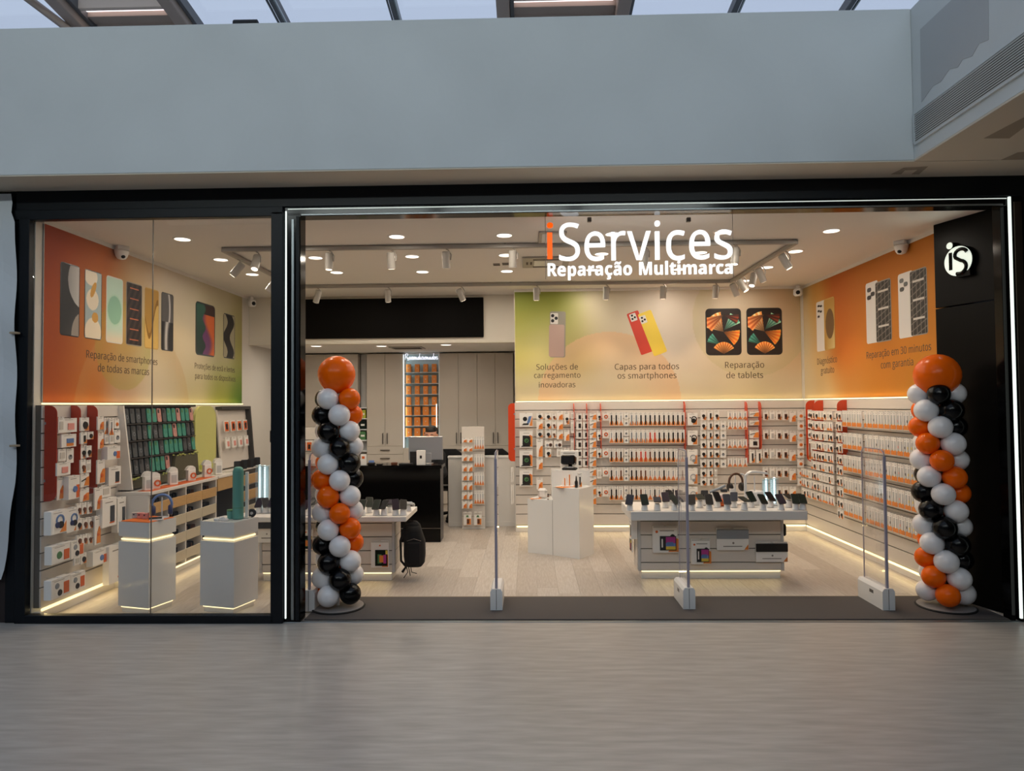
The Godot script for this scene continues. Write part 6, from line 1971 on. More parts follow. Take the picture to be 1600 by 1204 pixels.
func pedestal_goods() -> void:
	var y := 0.7055
	var m := thing("orange_mat", "bright orange mat covering the top of the left window pedestal", "mat", Vector3(-3.055, y, -0.355), -0.265)
	obj("sheet", sh("mat_orange").slab(Vector3(-0.135, 0, -0.125), Vector3(0.138, 0.006, 0.13), 0.002), m)
	headphones("blue", Vector3(px(253, 800, 2, -0.4).x, y + 0.0042, -0.4), 0.5, "headphone_blue", "headphone_navy", "light blue headphones with navy ear cups on the left window pedestal", 0.185)
	for k in 3:
		var q := px(207 + k * 10.5, 803, 2, -0.36)
		var b := thing("pink_box", "small translucent pink box on the left window pedestal, %s" % ["left one", "middle one", "right one"][k], "box", Vector3(q.x, y + 0.0042, -0.4 + 0.02 * k), 0.2)
		obj("body", sh("pale_grey" if k == 0 else "pink_print").slab(Vector3(-0.022, 0, -0.02), Vector3(0.022, 0.04, 0.02), 0.005), b)
		obj("lid", sh("card_shadow" if k == 0 else "pink_print").slab(Vector3(-0.023, 0.04, -0.021), Vector3(0.023, 0.046, 0.021), 0.002), b)
		obj("clasp", sh("black_print").slab(Vector3(-0.01, 0.026, 0.02), Vector3(0.0, 0.036, 0.023)), b)
	var pq := px(247, 806, 1, y + 0.01)
	var tb := thing("flat_phone", "dark phone lying on a white box on the left window pedestal", "phone", Vector3(-2.955, y + 0.0042, -0.30), 0.5)
	obj("box", sh("card").slab(Vector3(-0.05, 0, -0.035), Vector3(0.05, 0.012, 0.035), 0.002), tb)
	obj("body", sh("bezel").slab(Vector3(-0.055, 0.012, -0.03), Vector3(0.04, 0.02, 0.03), 0.003), tb)
	obj("screen", sh("phone_black").slab(Vector3(-0.052, 0.02, -0.027), Vector3(0.037, 0.021, 0.027)), tb)
	# right pedestal: teal tube, cup, white gadgets, round speaker, pale stand
	var tx := px(372, 812, 2, -0.36).x
	var tt := thing("teal_tube", "tall teal tube standing on the right window pedestal", "tube", Vector3(tx, y, -0.36))
	obj("tube", sh("teal").lathe(V0, [Vector2(0, 0), Vector2(0.038, 0), Vector2(0.042, 0.01), Vector2(0.042, 0.38), Vector2(0.034, 0.405), Vector2(0.02, 0.415), Vector2(0, 0.416)], 24), tt)
	obj("seam", sh("green_print").cyl(Vector3(0, 0.09, 0), 0.0425, 0.003, 24), tt)
	var pb := thing("pale_post", "slim pale card post right behind the teal tube on the pedestal", "post", Vector3(tx + 0.055, y, -0.4))
	obj("card", sh("card").slab(Vector3(-0.012, 0, -0.01), Vector3(0.012, 0.37, 0.01), 0.002), pb)
	obj("foot", sh("card_shadow").slab(Vector3(-0.025, 0, -0.025), Vector3(0.025, 0.01, 0.025), 0.002), pb)
	var cu := thing("teal_cup", "small teal cup with dark lid left of the teal tube", "cup", Vector3(px(359, 806, 2, -0.36).x, y, -0.38))
	obj("cup", sh("teal").lathe(V0, [Vector2(0, 0), Vector2(0.026, 0), Vector2(0.03, 0.06), Vector2(0, 0.06)], 18, false), cu)
	obj("lid", sh("green_print").cyl(Vector3(0, 0.06, 0), 0.031, 0.012, 18, 0.003), cu)
	for k in 3:
		var q := px(341 + 7 * k, 811, 2, -0.3)
		var g := thing("white_gadget", "tiny white gadget in front of the teal cup, %s" % ["left one", "middle one", "right one"][k], "gadget", Vector3(q.x, y, -0.27 - 0.02 * (k % 2)), 0.3 * k)
		obj("body", sh("white_plastic").slab(Vector3(-0.02, 0, -0.012), Vector3(0.02, 0.022 + 0.008 * (k % 2), 0.012), 0.006), g)
		obj("tip", sh("pale_grey").slab(Vector3(0.012, 0.004, -0.008), Vector3(0.024, 0.014, 0.008), 0.002), g)
	var sp := thing("round_speaker", "small round black speaker at the right edge of the right window pedestal", "speaker", Vector3(px(392, 806, 2, -0.4).x - 0.01, y + 0.034, -0.44), 0.3)
	var d := sh("rubber")
	d.xf = Transform3D(Basis(Vector3.RIGHT, PI / 2), Vector3(0, 0, -0.012))
	d.lathe(V0, [Vector2(0, 0), Vector2(0.034, 0), Vector2(0.034, 0.018), Vector2(0.028, 0.024), Vector2(0, 0.02)], 22)
	obj("body", d, sp)
	var dc := sh("pale_grey")
	dc.xf = Transform3D(Basis(Vector3.RIGHT, PI / 2), Vector3(0, 0, 0.006))
	dc.cyl(V0, 0.012, 0.006, 14)
	obj("cone_cap", dc, sp)

func office_chair(at: Vector3, label: String) -> void:
	var t := thing("office_chair", label, "chair", at, 0.0, "black office chairs behind the white partition")
	var p := [Vector2(-0.2, 0), Vector2(0.2, 0), Vector2(0.23, 0.26), Vector2(0.2, 0.42), Vector2(0.12, 0.48), Vector2(-0.12, 0.48), Vector2(-0.2, 0.42), Vector2(-0.23, 0.26)]
	var s := sh("leather_black")
	s.prism(p, 0.0, 0.06)
	obj("backrest", s, t, Vector3(0, 0.52, 0.2))
	obj("seat", sh("leather_black").box(Vector3(0, 0.46, 0), Vector3(0.46, 0.08, 0.44), 0.03), t)
	obj("gas_lift", sh("rubber").tube([Vector3(0, 0.08, 0), Vector3(0, 0.43, 0)], 0.028, 10), t)
	for k in 5:
		var a := TAU * k / 5
		obj("base_arm", sh("rubber").tube([Vector3(0, 0.1, 0), Vector3(sin(a) * 0.27, 0.055, cos(a) * 0.27)], 0.02, 6), t)
		obj("castor", sh("rubber").ball(Vector3(sin(a) * 0.27, 0.026, cos(a) * 0.27), Vector3(0.026, 0.026, 0.026), 10, 6), t)
	for s2 in [-1.0, 1.0]:
		obj("armrest", sh("rubber").tube([Vector3(s2 * 0.24, 0.46, 0.1), Vector3(s2 * 0.26, 0.66, 0.1), Vector3(s2 * 0.26, 0.66, -0.15)], 0.018, 6), t)

func counter_goods() -> void:
	var y := 0.9
	var mx := px(665, 720, 2, -3.1).x
	var t := thing("computer_monitor", "silver desktop computer monitor seen from behind on the black counter", "monitor", Vector3(mx, y, -3.12), -0.06)
	obj("back_shell", sh("steel").box(Vector3(0.0, 0.185, 0), Vector3(0.42, 0.285, 0.018), 0.007), t)
	obj("screen_face", sh("screen_grey").box(Vector3(0, 0.19, -0.0095), Vector3(0.4, 0.25, 0.002)), t)
	obj("foot_neck", sh("steel").slab(Vector3(-0.07, 0.01, 0.01), Vector3(0.07, 0.13, 0.018), 0.003), t)
	obj("foot", sh("steel").slab(Vector3(-0.08, 0, -0.07), Vector3(0.08, 0.008, 0.075), 0.003), t)
	var wb := thing("white_phone_box", "white phone box standing before the monitor, dark square on its face", "box", Vector3(px(658, 730, 2, -2.98).x, y, -2.98))
	obj("carton", sh("card").slab(Vector3(-0.05, 0, -0.025), Vector3(0.05, 0.17, 0.025), 0.002), wb)
	obj("print", sh("black_print").slab(Vector3(-0.012, 0.075, 0.025), Vector3(0.014, 0.11, 0.026)), wb)
	var bb := thing("black_phone_box", "black phone box standing left of the white box on the counter", "box", Vector3(px(649, 730, 2, -3.0).x - 0.012, y, -3.0))
	obj("carton", sh("black_print").slab(Vector3(-0.05, 0, -0.025), Vector3(0.04, 0.155, 0.02), 0.002), bb)
	obj("lid_line", sh("screen_grey").slab(Vector3(-0.0505, 0.1, -0.0255), Vector3(0.0405, 0.102, 0.0205)), bb)
	var kb := thing("keyboard", "flat black keyboard pad on the counter left of the black box", "keyboard", Vector3(px(640, 727, 2, -2.98).x - 0.02, y, -2.98))
	obj("tray", sh("rubber").slab(Vector3(-0.1, 0, -0.05), Vector3(0.07, 0.018, 0.05), 0.004), kb)
	for i in 3:
		obj("key_row", sh("screen_grey").slab(Vector3(-0.09, 0.018, -0.04 + 0.028 * i), Vector3(0.06, 0.021, -0.02 + 0.028 * i), 0.001), kb)
	var ct := thing("card_terminal", "small card terminal with blue screen at the left of the counter", "card terminal", Vector3(px(580, 726, 2, -2.98).x, y, -2.98))
	obj("body", sh("rubber").slab(Vector3(-0.04, 0, -0.03), Vector3(0.045, 0.03, 0.03), 0.008), ct)
	obj("screen", sh("headphone_blue").slab(Vector3(-0.028, 0.02, 0.0), Vector3(0.036, 0.055, 0.012), 0.002), ct)
	var wc := thing("counter_card", "small white price card with orange mark at the counter's left end", "card", Vector3(px(568, 728, 2, -2.96).x, y, -2.96))
	obj("card", sh("card").slab(Vector3(-0.035, 0, -0.004), Vector3(0.035, 0.13, 0.004), 0.001), wc)
	obj("print", sh("orange_deep").slab(Vector3(-0.018, 0.075, 0.004), Vector3(0.014, 0.105, 0.005)), wc)
	for e in [[593, "dark remote control lying on the counter"], [616, "small brown holder on the counter left of the keyboard"]]:
		var g := thing("small_counter_item", e[1], "gadget", Vector3(px(e[0], 727, 2, -2.98).x, y, -2.98))
		obj("body", sh("rubber" if e[0] < 600 else "brown_print").slab(Vector3(-0.035, 0, -0.02), Vector3(0.035, 0.014 if e[0] < 600 else 0.03, 0.02), 0.004), g)
		obj("detail", sh("handle").slab(Vector3(-0.02, 0.013, -0.01), Vector3(0.02, 0.016 if e[0] < 600 else 0.034, 0.01), 0.001), g)

func cabinets() -> void:
	var z := -5.6
	var xs := []
	for u in [573.0, 598.5, 630.0, 687.0, 717.0, 745.7, 776.0, 804.0]:
		xs.append(px(u, 620, 2, z).x)
	var unit := func(x0: float, x1: float, label: String):
		var t := thing("tall_cabinet", label, "cabinet", Vector3(x0, 0, z), 0.0, "tall grey cabinets on the rear wall")
		var w := x1 - x0
		obj("carcass", sh("cabinet_grey").slab(Vector3(0, 0, -0.17), Vector3(w, 2.42, -0.02)), t)
		var n := 2
		for k in n:
			var d := obj("door", sh("cabinet_grey").slab(Vector3(w * k / n + 0.002, 0.965, -0.02), Vector3(w * (k + 1) / n - 0.002, 2.415, 0), 0.002), t)
			var hx := w * 0.5 + (-0.035 if k == 0 else 0.035)
			obj("handle", sh("handle").slab(Vector3(hx - 0.007, 1.0, 0.0), Vector3(hx + 0.007, 1.17, 0.025), 0.003), d)
		for k in 3:
			var y0 := 0.58 + k * 0.128
			var d := obj("drawer", sh("cabinet_grey").slab(Vector3(0.002, y0 + 0.002, -0.02), Vector3(w - 0.002, y0 + 0.126, 0), 0.002), t)
			obj("handle", sh("handle").slab(Vector3(w * 0.5 - 0.075, y0 + 0.06, 0.0), Vector3(w * 0.5 + 0.075, y0 + 0.074, 0.025), 0.003), d)
		obj("lower_door", sh("cabinet_grey").slab(Vector3(0.002, 0.06, -0.02), Vector3(w - 0.002, 0.578, 0), 0.002), t)
	unit.call(xs[0], xs[2], "tall grey cabinet with two doors left of the lit orange niche")
	unit.call(xs[3], xs[5], "tall grey cabinet with two doors right of the lit orange niche")
	unit.call(xs[5], xs[7] - 0.02, "tall grey cabinet at the right end of the rear wall")
	unit.call(xs[0] - 1.2, xs[0] - 0.14, "tall grey cabinet behind the left balloon column")
	# the lit niche
	var x0: float = xs[2]
	var w: float = xs[3] - xs[2]
	var t := thing("display_niche", "tall lit display niche with glass shelves of orange boxes", "display case", Vector3(x0, 0, z))
	obj("back", sh("niche_back").slab(Vector3(0, 0.9, -0.17), Vector3(w, 2.42, -0.15)), t)
	obj("base_unit", sh("cabinet_grey").slab(Vector3(0, 0, -0.17), Vector3(w, 0.93, 0), 0.002), t)
	for s in [0.0, w - 0.015]:
		obj("side", sh("shelf_white").slab(Vector3(s, 0.93, -0.15), Vector3(s + 0.015, 2.42, 0), 0.001), t)
	obj("left_light", sh("tower_led").slab(Vector3(0.002, 0.94, 0.0), Vector3(0.014, 2.4, 0.006), 0.002), t)
	lamp_area(t, Vector3(0.03, 1.7, -0.03), Vector2(0.02, 1.4), Vector3(1, 0, -0.6).normalized(), 0.06, Color(0.85, 0.97, 1.0))
	lamp_area(t, Vector3(w * 0.5, 2.41, -0.06), Vector2(w * 0.9, 0.04), Vector3(0, -1, -0.7).normalized(), 0.012, Color(0.85, 0.97, 1.0))
	obj("top_rail", sh("shelf_white").slab(Vector3(0.01, 2.405, -0.02), Vector3(w - 0.01, 2.418, -0.008), 0.002), t)
	obj("corner_light", sh("spot_disc").slab(Vector3(w - 0.06, 0.96, -0.03), Vector3(w - 0.048, 1.62, -0.022), 0.002), t)
	var vs := [576.5, 593.5, 610.0, 628.0]
	var ys := []
	for v in [581.0, 598.5, 615.5, 632.5, 648.5, 665.0, 682.0]:
		ys.append(px(660, v, 2, z).y)
	for k in ys.size():
		obj("shelf", sh("shelf_white").slab(Vector3(0.015, ys[k] - 0.008, -0.15), Vector3(w - 0.015, ys[k], -0.005), 0.001), t)
	var row := ["top row", "second row", "third row", "fourth row", "fifth row", "sixth row", "seventh row"]
	for k in 7:
		for j in 4:
			var u: float = [638.6, 652.0, 665.2, 678.6][j]
			var c := px(u, 600, 2, z - 0.06)
			var h := 0.128 if k < 4 else 0.135
			var bw := 0.036 if k < 4 else 0.046
			var b := thing("orange_box", "orange phone box in the lit niche, %s, %s from left" % [row[k], ordinal(j + 1)], "box", Vector3(c.x, ys[k] + 0.0002, z - 0.07), 0.0, "orange boxes in the lit niche")
			if not cache.has("ob%d" % int(k < 4)):
				cache["ob%d" % int(k < 4)] = [sh("orange_print").slab(Vector3(-bw, 0, -0.03), Vector3(bw, h, 0.03), 0.002).build(), sh("card_shadow").slab(Vector3(-0.006, h * 0.45, 0.03), Vector3(0.006, h * 0.58, 0.0308)).build()]
			obj("carton", cache["ob%d" % int(k < 4)][0], b)
			obj("mark", cache["ob%d" % int(k < 4)][1], b)
	# neon script
	neon_word("Recondicionados", px(632.5, 557, 2, z + 0.012), px(684.5, 557, 2, z + 0.012))
	# shelf of coloured packs left of the cabinets
	var sx: float = xs[0] - 0.13
	var sf := thing("wall_shelf", "narrow open shelf of coloured packs beside the left cabinet", "shelf", Vector3(sx, 0, z))
	obj("back", sh("pale_grey").slab(Vector3(0, 0, -0.17), Vector3(0.13, 2.42, -0.15)), sf)
	for k in 5:
		obj("board", sh("shelf_white").slab(Vector3(0, 0.88 + 0.17 * k, -0.15), Vector3(0.128, 0.895 + 0.17 * k, 0), 0.001), sf)
	for k in 3:
		var pk := thing("coloured_pack", "%s pack on the narrow shelf behind the left balloons" % ["green", "dark green", "lime yellow"][k], "box", Vector3(sx + 0.06, 1.0655 + 0.17 * k, z - 0.06))
		obj("carton", sh(["green_print", "phone_green", "lime_print"][k]).slab(Vector3(-0.045, 0, -0.04), Vector3(0.045, 0.13, 0.04), 0.002), pk)
		obj("print", sh("card").slab(Vector3(-0.03, 0.05, 0.04), Vector3(0.03, 0.08, 0.041)), pk)

# neon lettering drawn as bent tubes, joined-up script
func neon_word(word: String, a: Vector3, b: Vector3) -> void:
	var strokes := {
		"R": [[0.1, 0.0], [0.3, 1.0], [0.1, 0.8], [0.45, 1.15], [0.85, 0.98], [0.6, 0.6], [0.25, 0.55], [0.6, 0.35], [0.9, -0.1], [1.2, 0.05]],
		"e": [[0.0, 0.2], [0.35, 0.3], [0.45, 0.5], [0.25, 0.55], [0.12, 0.3], [0.3, 0.0], [0.6, 0.15]],
		"c": [[0.0, 0.15], [0.5, 0.48], [0.3, 0.55], [0.12, 0.25], [0.3, 0.0], [0.6, 0.15]],
		"o": [[0.0, 0.15], [0.35, 0.55], [0.1, 0.35], [0.2, 0.0], [0.48, 0.2], [0.38, 0.52], [0.65, 0.4]],
		"n": [[0.0, 0.1], [0.2, 0.5], [0.15, 0.0], [0.4, 0.5], [0.5, 0.05], [0.7, 0.12]],
		"d": [[0.0, 0.15], [0.45, 0.5], [0.15, 0.4], [0.2, 0.0], [0.5, 0.3], [0.68, 1.15], [0.5, 0.1], [0.7, 0.12]],
		"i": [[0.0, 0.12], [0.2, 0.5], [0.18, 0.05], [0.4, 0.12]],
		"a": [[0.0, 0.15], [0.45, 0.48], [0.15, 0.4], [0.2, 0.0], [0.45, 0.4], [0.48, 0.05], [0.7, 0.12]],
		"s": [[0.0, 0.12], [0.3, 0.58], [0.45, 0.2], [0.2, -0.02], [0.65, 0.16]],
	}
	var widths := {"R": 1.15, "e": 0.55, "c": 0.55, "o": 0.6, "n": 0.66, "d": 0.66, "i": 0.36, "a": 0.66, "s": 0.6}
	var total := 0.0
	for ch in word:
		total += widths[ch]
	var k := (b.x - a.x) / total
	var t := thing("neon_sign", "small white neon script sign at the top of the lit niche", "neon sign", Vector3(a.x, a.y - 0.05, a.z))
	var x := 0.0
	var run := []
	for ch in word:
		for p in strokes[ch]:
			run.append(Vector3((x + p[0]) * k, p[1] * 0.085, 0.01 + 0.002 * (run.size() % 2)))
		x += widths[ch]
	var c := Curve3D.new()
	for i in run.size():
		var prev: Vector3 = run[maxi(i - 1, 0)]
		var next: Vector3 = run[mini(i + 1, run.size() - 1)]
		c.add_point(run[i], (prev - next) * 0.16, (next - prev) * 0.16)
	var pts := Array(c.tessellate(2, 12))
	obj("neon_tube", sh("neon").tube(pts, 0.003, 5), t)
	obj("acrylic_back", sh("acrylic").slab(Vector3(-0.01, -0.03, -0.004), Vector3(b.x - a.x + 0.01, 0.13, 0.0)), t)
	lamp_area(t, Vector3((b.x - a.x) * 0.5, 0.03, 0.02), Vector2(0.45, 0.06), Vector3(0, 0, 1), 0.02, Color(0.9, 0.94, 1.0))

func packet_stand() -> void:
	var z := -3.76
	var t := thing("packet_stand", "tall narrow white stand of orange packets before the low partition", "display stand", Vector3(-0.722, 0, z))
	var js := [0.02, 0.16, 0.3, 0.44, 0.58, 0.72, 0.86, 1.0, 1.14, 1.322]
	for i in js.size() - 1:
		obj("slat", sh("slat_white").slab(Vector3(-0.147, js[i] + 0.002, -0.03), Vector3(0.147, js[i + 1] - 0.002, 0), 0.002), t)
	obj("backing", sh("groove").slab(Vector3(-0.145, 0.02, -0.05), Vector3(0.145, 1.32, -0.01)), t)
	obj("base", sh("white_laminate").slab(Vector3(-0.15, 0, -0.06), Vector3(0.15, 0.022, 0.004), 0.003), t)
	var rows := [[684, 691], [697, 705], [710, 720], [725, 736.5], [738.5, 750.5], [753, 765.5], [768, 780], [782, 794]]
	for k in 8:
		for j in 2:
			var a := px(721.8 + j * 8.8, rows[k][0], 2, z + 0.05)
			var b := px(729.6 + j * 8.8, rows[k][1], 2, z + 0.05)
			packet("gadget_packet", "orange_item", b.x - a.x, a.y - b.y, (a + b) * 0.5, 0.0, "small orange gadget packet, narrow stand, %s column, %s from top" % [["first", "second"][j], ordinal(k + 1)], "packet", "packets on the narrow stand")
			hook(t, Vector3((a.x + b.x) * 0.5 + 0.722, a.y - 0.005, 0.0), 0.055)
	var r4 := [[682, 701.5], [709.5, 729.5], [738, 758], [766.5, 787]]
	for k in 4:
		for j in 4:
			var u := 741.3 + j * 3.85
			var a := px(u, r4[k][0], 2, z + 0.05)
			var b := px(u + 3.4, r4[k][1], 2, z + 0.05)
			packet("gadget_packet", "case_orange", 0.03, a.y - b.y, (a + b) * 0.5, 0.0, "slim orange cable packet on the narrow stand, %s row, %s from left" % [ordinal(k + 1), ordinal(j + 1)], "packet", "packets on the narrow stand")
			hook(t, Vector3((a.x + b.x) * 0.5 + 0.722, a.y - 0.005, 0.0), 0.055)
	for j in 2:
		var a := px(724.5 + j * 16.3, 799.5, 2, z + 0.05)
		var b := px(736.5 + j * 16.3, 820, 2, z + 0.05)
		packet("boxed_product", "plant_pack", b.x - a.x, a.y - b.y, (a + b) * 0.5, 0.0, "box with green leaf print at the foot of the narrow stand, %s" % ["left one", "right one"][j], "box", "packets on the narrow stand")
		hook(t, Vector3((a.x + b.x) * 0.5 + 0.722, a.y - 0.005, 0.0), 0.055)

# low slat panel of packets behind the left table, glimpsed between post and balloons
func side_shelf() -> void:
	var t := slatwall("low white slat panel of packets behind the left table, beside the black post", Vector3(-3.1, 0, -3.45), 0.0, 0.62, [0.06, 0.2, 0.34, 0.48, 0.62, 0.76, 0.9, 1.04, 1.18, 1.34], 0.045)
	for k in 4:
		for j in 4:
			var u := 470.5 + j * 9.0
			var v := 689.0 + k * 28.0
			var a := px(u, v, 2, -3.36)
			var b := px(u + 8.0, v + (15.0 if k == 0 else 17.0), 2, -3.36)
			packet("gadget_packet", "brown_pack" if k == 0 else ["cable", "plain", "charger"][(k + j) % 3], b.x - a.x, a.y - b.y, (a + b) * 0.5, 0.0, "packet on the low slat panel beside the post, %s row, %s from left" % [ordinal(k + 1), ordinal(j + 1)], "packet", "packets on the low slat panel")
			hook(t, Vector3((a.x + b.x) * 0.5 + 3.1, a.y - 0.005, 0.04), 0.05)

# ---------------------------------------------------------------- the phone case rack along the left wall
func build_rack() -> void:
	var z0 := -1.03
	var z1 := -2.3
	var xt := -3.69
	var yt := 1.605
	var xb := -3.63
	var yb := 0.86
	var slope := Vector3(xb - xt, yb - yt, 0)
	var sl := slope.length()
	var dn := slope / sl                       # down the slope
	var out := Vector3(-dn.y, dn.x, 0)         # away from the wall
	if out.x < 0:
		out = -out
	# local frame: x along the wall (away from the street), y up the slope, z out of the rack
	var frame := Basis(Vector3(0, 0, -1), -dn, out)
	var t := thing("case_rack", "sloping dark rack full of grey and teal phone cases on the left wall", "display rack", Vector3(xt, yt, z0))
	t.basis = frame
	var w := z0 - z1
	obj("backing", sh("rack_dark").slab(Vector3(0, -sl, -0.02), Vector3(w, 0, 0), 0.002), t)
	obj("top_trim", sh("rack_dark").slab(Vector3(-0.01, 0, -0.02), Vector3(w + 0.05, 0.02, 0.03), 0.002), t)
	for k in 4:
		obj("shelf_bar", sh("rack_dark").slab(Vector3(0, -0.165 - 0.158 * k, 0), Vector3(w * (1.0 if k < 3 else 0.58), -0.155 - 0.158 * k, 0.03), 0.002), t)
	# white end panel: a tall triangle standing beside the rack
	var ep := sh("white_laminate")
	ep.prism([Vector2(-3.755, 0.86), Vector2(xb + 0.06, 0.86), Vector2(xt + 0.03, 1.62), Vector2(-3.755, 1.62)], z0 + 0.004, z0 + 0.022)
	var epn := obj("end_panel", ep, t)
	epn.transform = t.transform.affine_inverse()
	var cols := ["GGGgTTPGTTPTTP", "GGGGTGGTTPTTGg", "GGGGTTGTTTTGGT", "GGGGTTTP"]
	var matn := {"G": "case_grey", "g": "case_dark", "T": "case_teal", "P": "case_pink"}
	var word := {"G": "dark grey", "g": "black", "T": "teal", "P": "pale pink"}
	for key in matn:
		var m: String = matn[key]
		var b := sh(m)
		b.prism(round_rect(0.068, 0.135, 0.012), 0.0, 0.011)
		var cam := sh("bezel" if key != "T" else "green_print")
		cam.slab(Vector3(-0.026, 0.02, 0.011), Vector3(0.002, 0.056, 0.0135), 0.001)
		var ring := sh("grey_print" if key in ["G", "g"] else m)
		ring.xf = Transform3D(Basis(Vector3.RIGHT, PI / 2), Vector3(0.004, -0.012, 0.011))
		ring.lathe(V0, [Vector2(0.018, 0), Vector2(0.018, 0.002), Vector2(0.014, 0.002), Vector2(0.014, 0)], 14, false)
		cache["case" + key] = [b.build(), cam.build(), ring.build()]
	for r in 4:
		var n: int = cols[r].length()
		for j in n:
			var k: String = cols[r][j]
			var lx := 0.045 + j * (w - 0.08) / 13.0
			var ly := -0.082 - 0.158 * r
			var at := t.position + frame * Vector3(lx, ly, 0.006)
			var c := thing("phone_case", "%s phone case on the sloping rack, %s row, %s from left" % [word[k], ordinal(r + 1), ordinal(j + 1)], "phone case", at, 0.0, "phone cases on the sloping rack")
			c.basis = frame * Basis(Vector3(1, 0, 0), -0.06) * Basis(Vector3(0, 0, 1), -0.05)
			obj("shell", cache["case" + k][0], c)
			obj("camera_surround", cache["case" + k][1], c)
			if (j + r) % 2 == 0:
				obj("ring", cache["case" + k][2], c)
	# mossy band under the cases
	var mb := t
	var step := w * 0.6
	obj("moss_band", sh("moss").prism([Vector2(0, -sl), Vector2(w, -sl), Vector2(w, -0.5), Vector2(step + 0.06, -0.5), Vector2(step, -0.66), Vector2(0, -0.66)], 0.0, 0.035), mb)
	rng.seed = 12
	var tuft := sh("moss_edge")
	for k in 46:
		var x := rng.randf() * w
		var y := (-0.66 if x < step else -0.5) + rng.randf_range(-0.012, 0.006)
		tuft.ball(Vector3(x, y, 0.03 + rng.randf() * 0.012), Vector3(0.012 + rng.randf() * 0.012, 0.008, 0.009), 7, 5)
	var tf := obj("moss_fringe", tuft, mb)
	tf.set_meta("kind", "stuff")
	# lime coloured column standing in front of the gap between the two racks
	var lc := thing("lime_panel", "soft edged lime yellow wall panel between the two racks on the left", "panel", Vector3(-3.7, 1.245, -2.61), PI / 2)
	obj("panel", sh("lime_wall").prism(round_rect(0.5, 0.74, 0.16), 0.0, 0.03), lc)
	var lip := sh("lime_print")
	lip.prism(round_rect(0.3, 0.05, 0.02, Vector2(0, -0.31)), 0.03, 0.034)
	obj("lower_edge", lip, lc)
	# ---- the drawer unit under it
	var xf := -3.4
	var yt2 := 0.845
	var d := thing("drawer_unit", "long white unit with open bins and wooden fronts below the case rack", "drawer unit", Vector3(xf, 0, z0 + 0.04), PI / 2)
	var len := 1.3
	# local: x runs away from the street, z out of the wall
	obj("worktop", sh("white_laminate").slab(Vector3(-0.02, yt2 - 0.03, -0.355), Vector3(len + 0.01, yt2, 0.012), 0.003), d)
	obj("end_panel", sh("white_laminate").slab(Vector3(-0.02, 0.0, -0.355), Vector3(0.0, yt2 - 0.03, 0.0), 0.002), d)
	obj("plinth", sh("white_laminate").slab(Vector3(0, 0, -0.36), Vector3(len, 0.062, -0.03), 0.002), d)
	obj("back", sh("rack_dark").slab(Vector3(0, 0.08, -0.355), Vector3(len, yt2 - 0.03, -0.345)), d)
	for k in 5:
		obj("divider", sh("white_laminate").slab(Vector3(len * k / 4.0 - 0.009, 0.07, -0.36), Vector3(len * k / 4.0 + 0.009, yt2 - 0.03, 0.0), 0.002), d)
	for r in 4:
		var y1 := 0.74 - 0.178 * r
		obj("bin_shelf", sh("white_laminate").slab(Vector3(0, y1 - 0.1, -0.36), Vector3(len, y1 - 0.09, -0.01)), d)
		for k in 4:
			var fr := obj("bin_front", sh("wood_light" if r == 0 else "bin_front_pale").slab(Vector3(len * k / 4.0 + 0.002, y1 - 0.1, -0.012), Vector3(len * (k + 1) / 4.0 - 0.002, y1 - 0.005, 0.004), 0.002), d)
	led_strip("warm light strip along the foot of the drawer unit", Vector3(xf + 0.012, 0.069, z0 - 0.02), Vector3(xf + 0.012, 0.069, z0 - len), Vector2(0.014, 0.012), Vector3(1, 0, 0), STRIP * 1.6)
	# dark cases standing in the bins
	rng.seed = 41
	var upright := [sh("case_dark").prism(round_rect(0.07, 0.11, 0.012), -0.005, 0.005).build(), sh("black_print").prism(round_rect(0.07, 0.1, 0.012), -0.005, 0.005).build(), sh("brown_print").prism(round_rect(0.07, 0.09, 0.012), -0.005, 0.005).build()]
	for r in 4:
		for k in 4:
			for j in 5:
				var lx := len * (k + 0.12 + 0.17 * j) / 4.0 + rng.randf() * 0.015
				var p := Vector3(xf - 0.09 - 0.02 * rng.randf(), 0.74 - 0.178 * r - 0.09 + 0.056, z0 + 0.02 - lx)
				var o := obj("filed_case", upright[rng.randi_range(0, 2)], null, p, Vector3(-0.2 * rng.randf(), rng.randf_range(-0.5, 0.6), 0))
				tag(o, "dark phone case filed in the %s row of bins, %s bin, %s from left" % [ordinal(r + 1), ordinal(k + 1), ordinal(j + 1)], "phone case", "cases filed in the open bins")
	# beyond it: wooden apron over a dark recess, then a second white rack with pegs, framed in dark wood
	var ap := thing("wooden_apron", "wooden apron over a dark recess right of the open bins", "cabinet front", Vector3(xf, 0, -2.325), PI / 2)
	obj("worktop", sh("white_laminate").slab(Vector3(0, 0.818, -0.34), Vector3(0.44, 0.845, 0.012), 0.003), ap)
	obj("apron", sh("wood_light").slab(Vector3(0, 0.68, -0.02), Vector3(0.44, 0.815, 0.004), 0.002), ap)
	obj("recess_back", sh("rack_dark").slab(Vector3(0, 0.0, -0.36), Vector3(0.44, 0.81, -0.34)), ap)
	obj("side", sh("rack_dark").slab(Vector3(0.42, 0, -0.34), Vector3(0.44, 0.68, 0.0)), ap)
	obj("curtain", sh("phone_green").slab(Vector3(0.03, 0.03, -0.3), Vector3(0.41, 0.66, -0.26), 0.01), ap)
	var d2 := thing("drawer_unit", "far drawer unit with wooden fronts beyond the teal tube", "drawer unit", Vector3(xf - 0.02, 0, -2.86), PI / 2)
	obj("carcass", sh("white_laminate").slab(Vector3(0, 0, -0.31), Vector3(0.86, 0.845, -0.03), 0.002), d2)
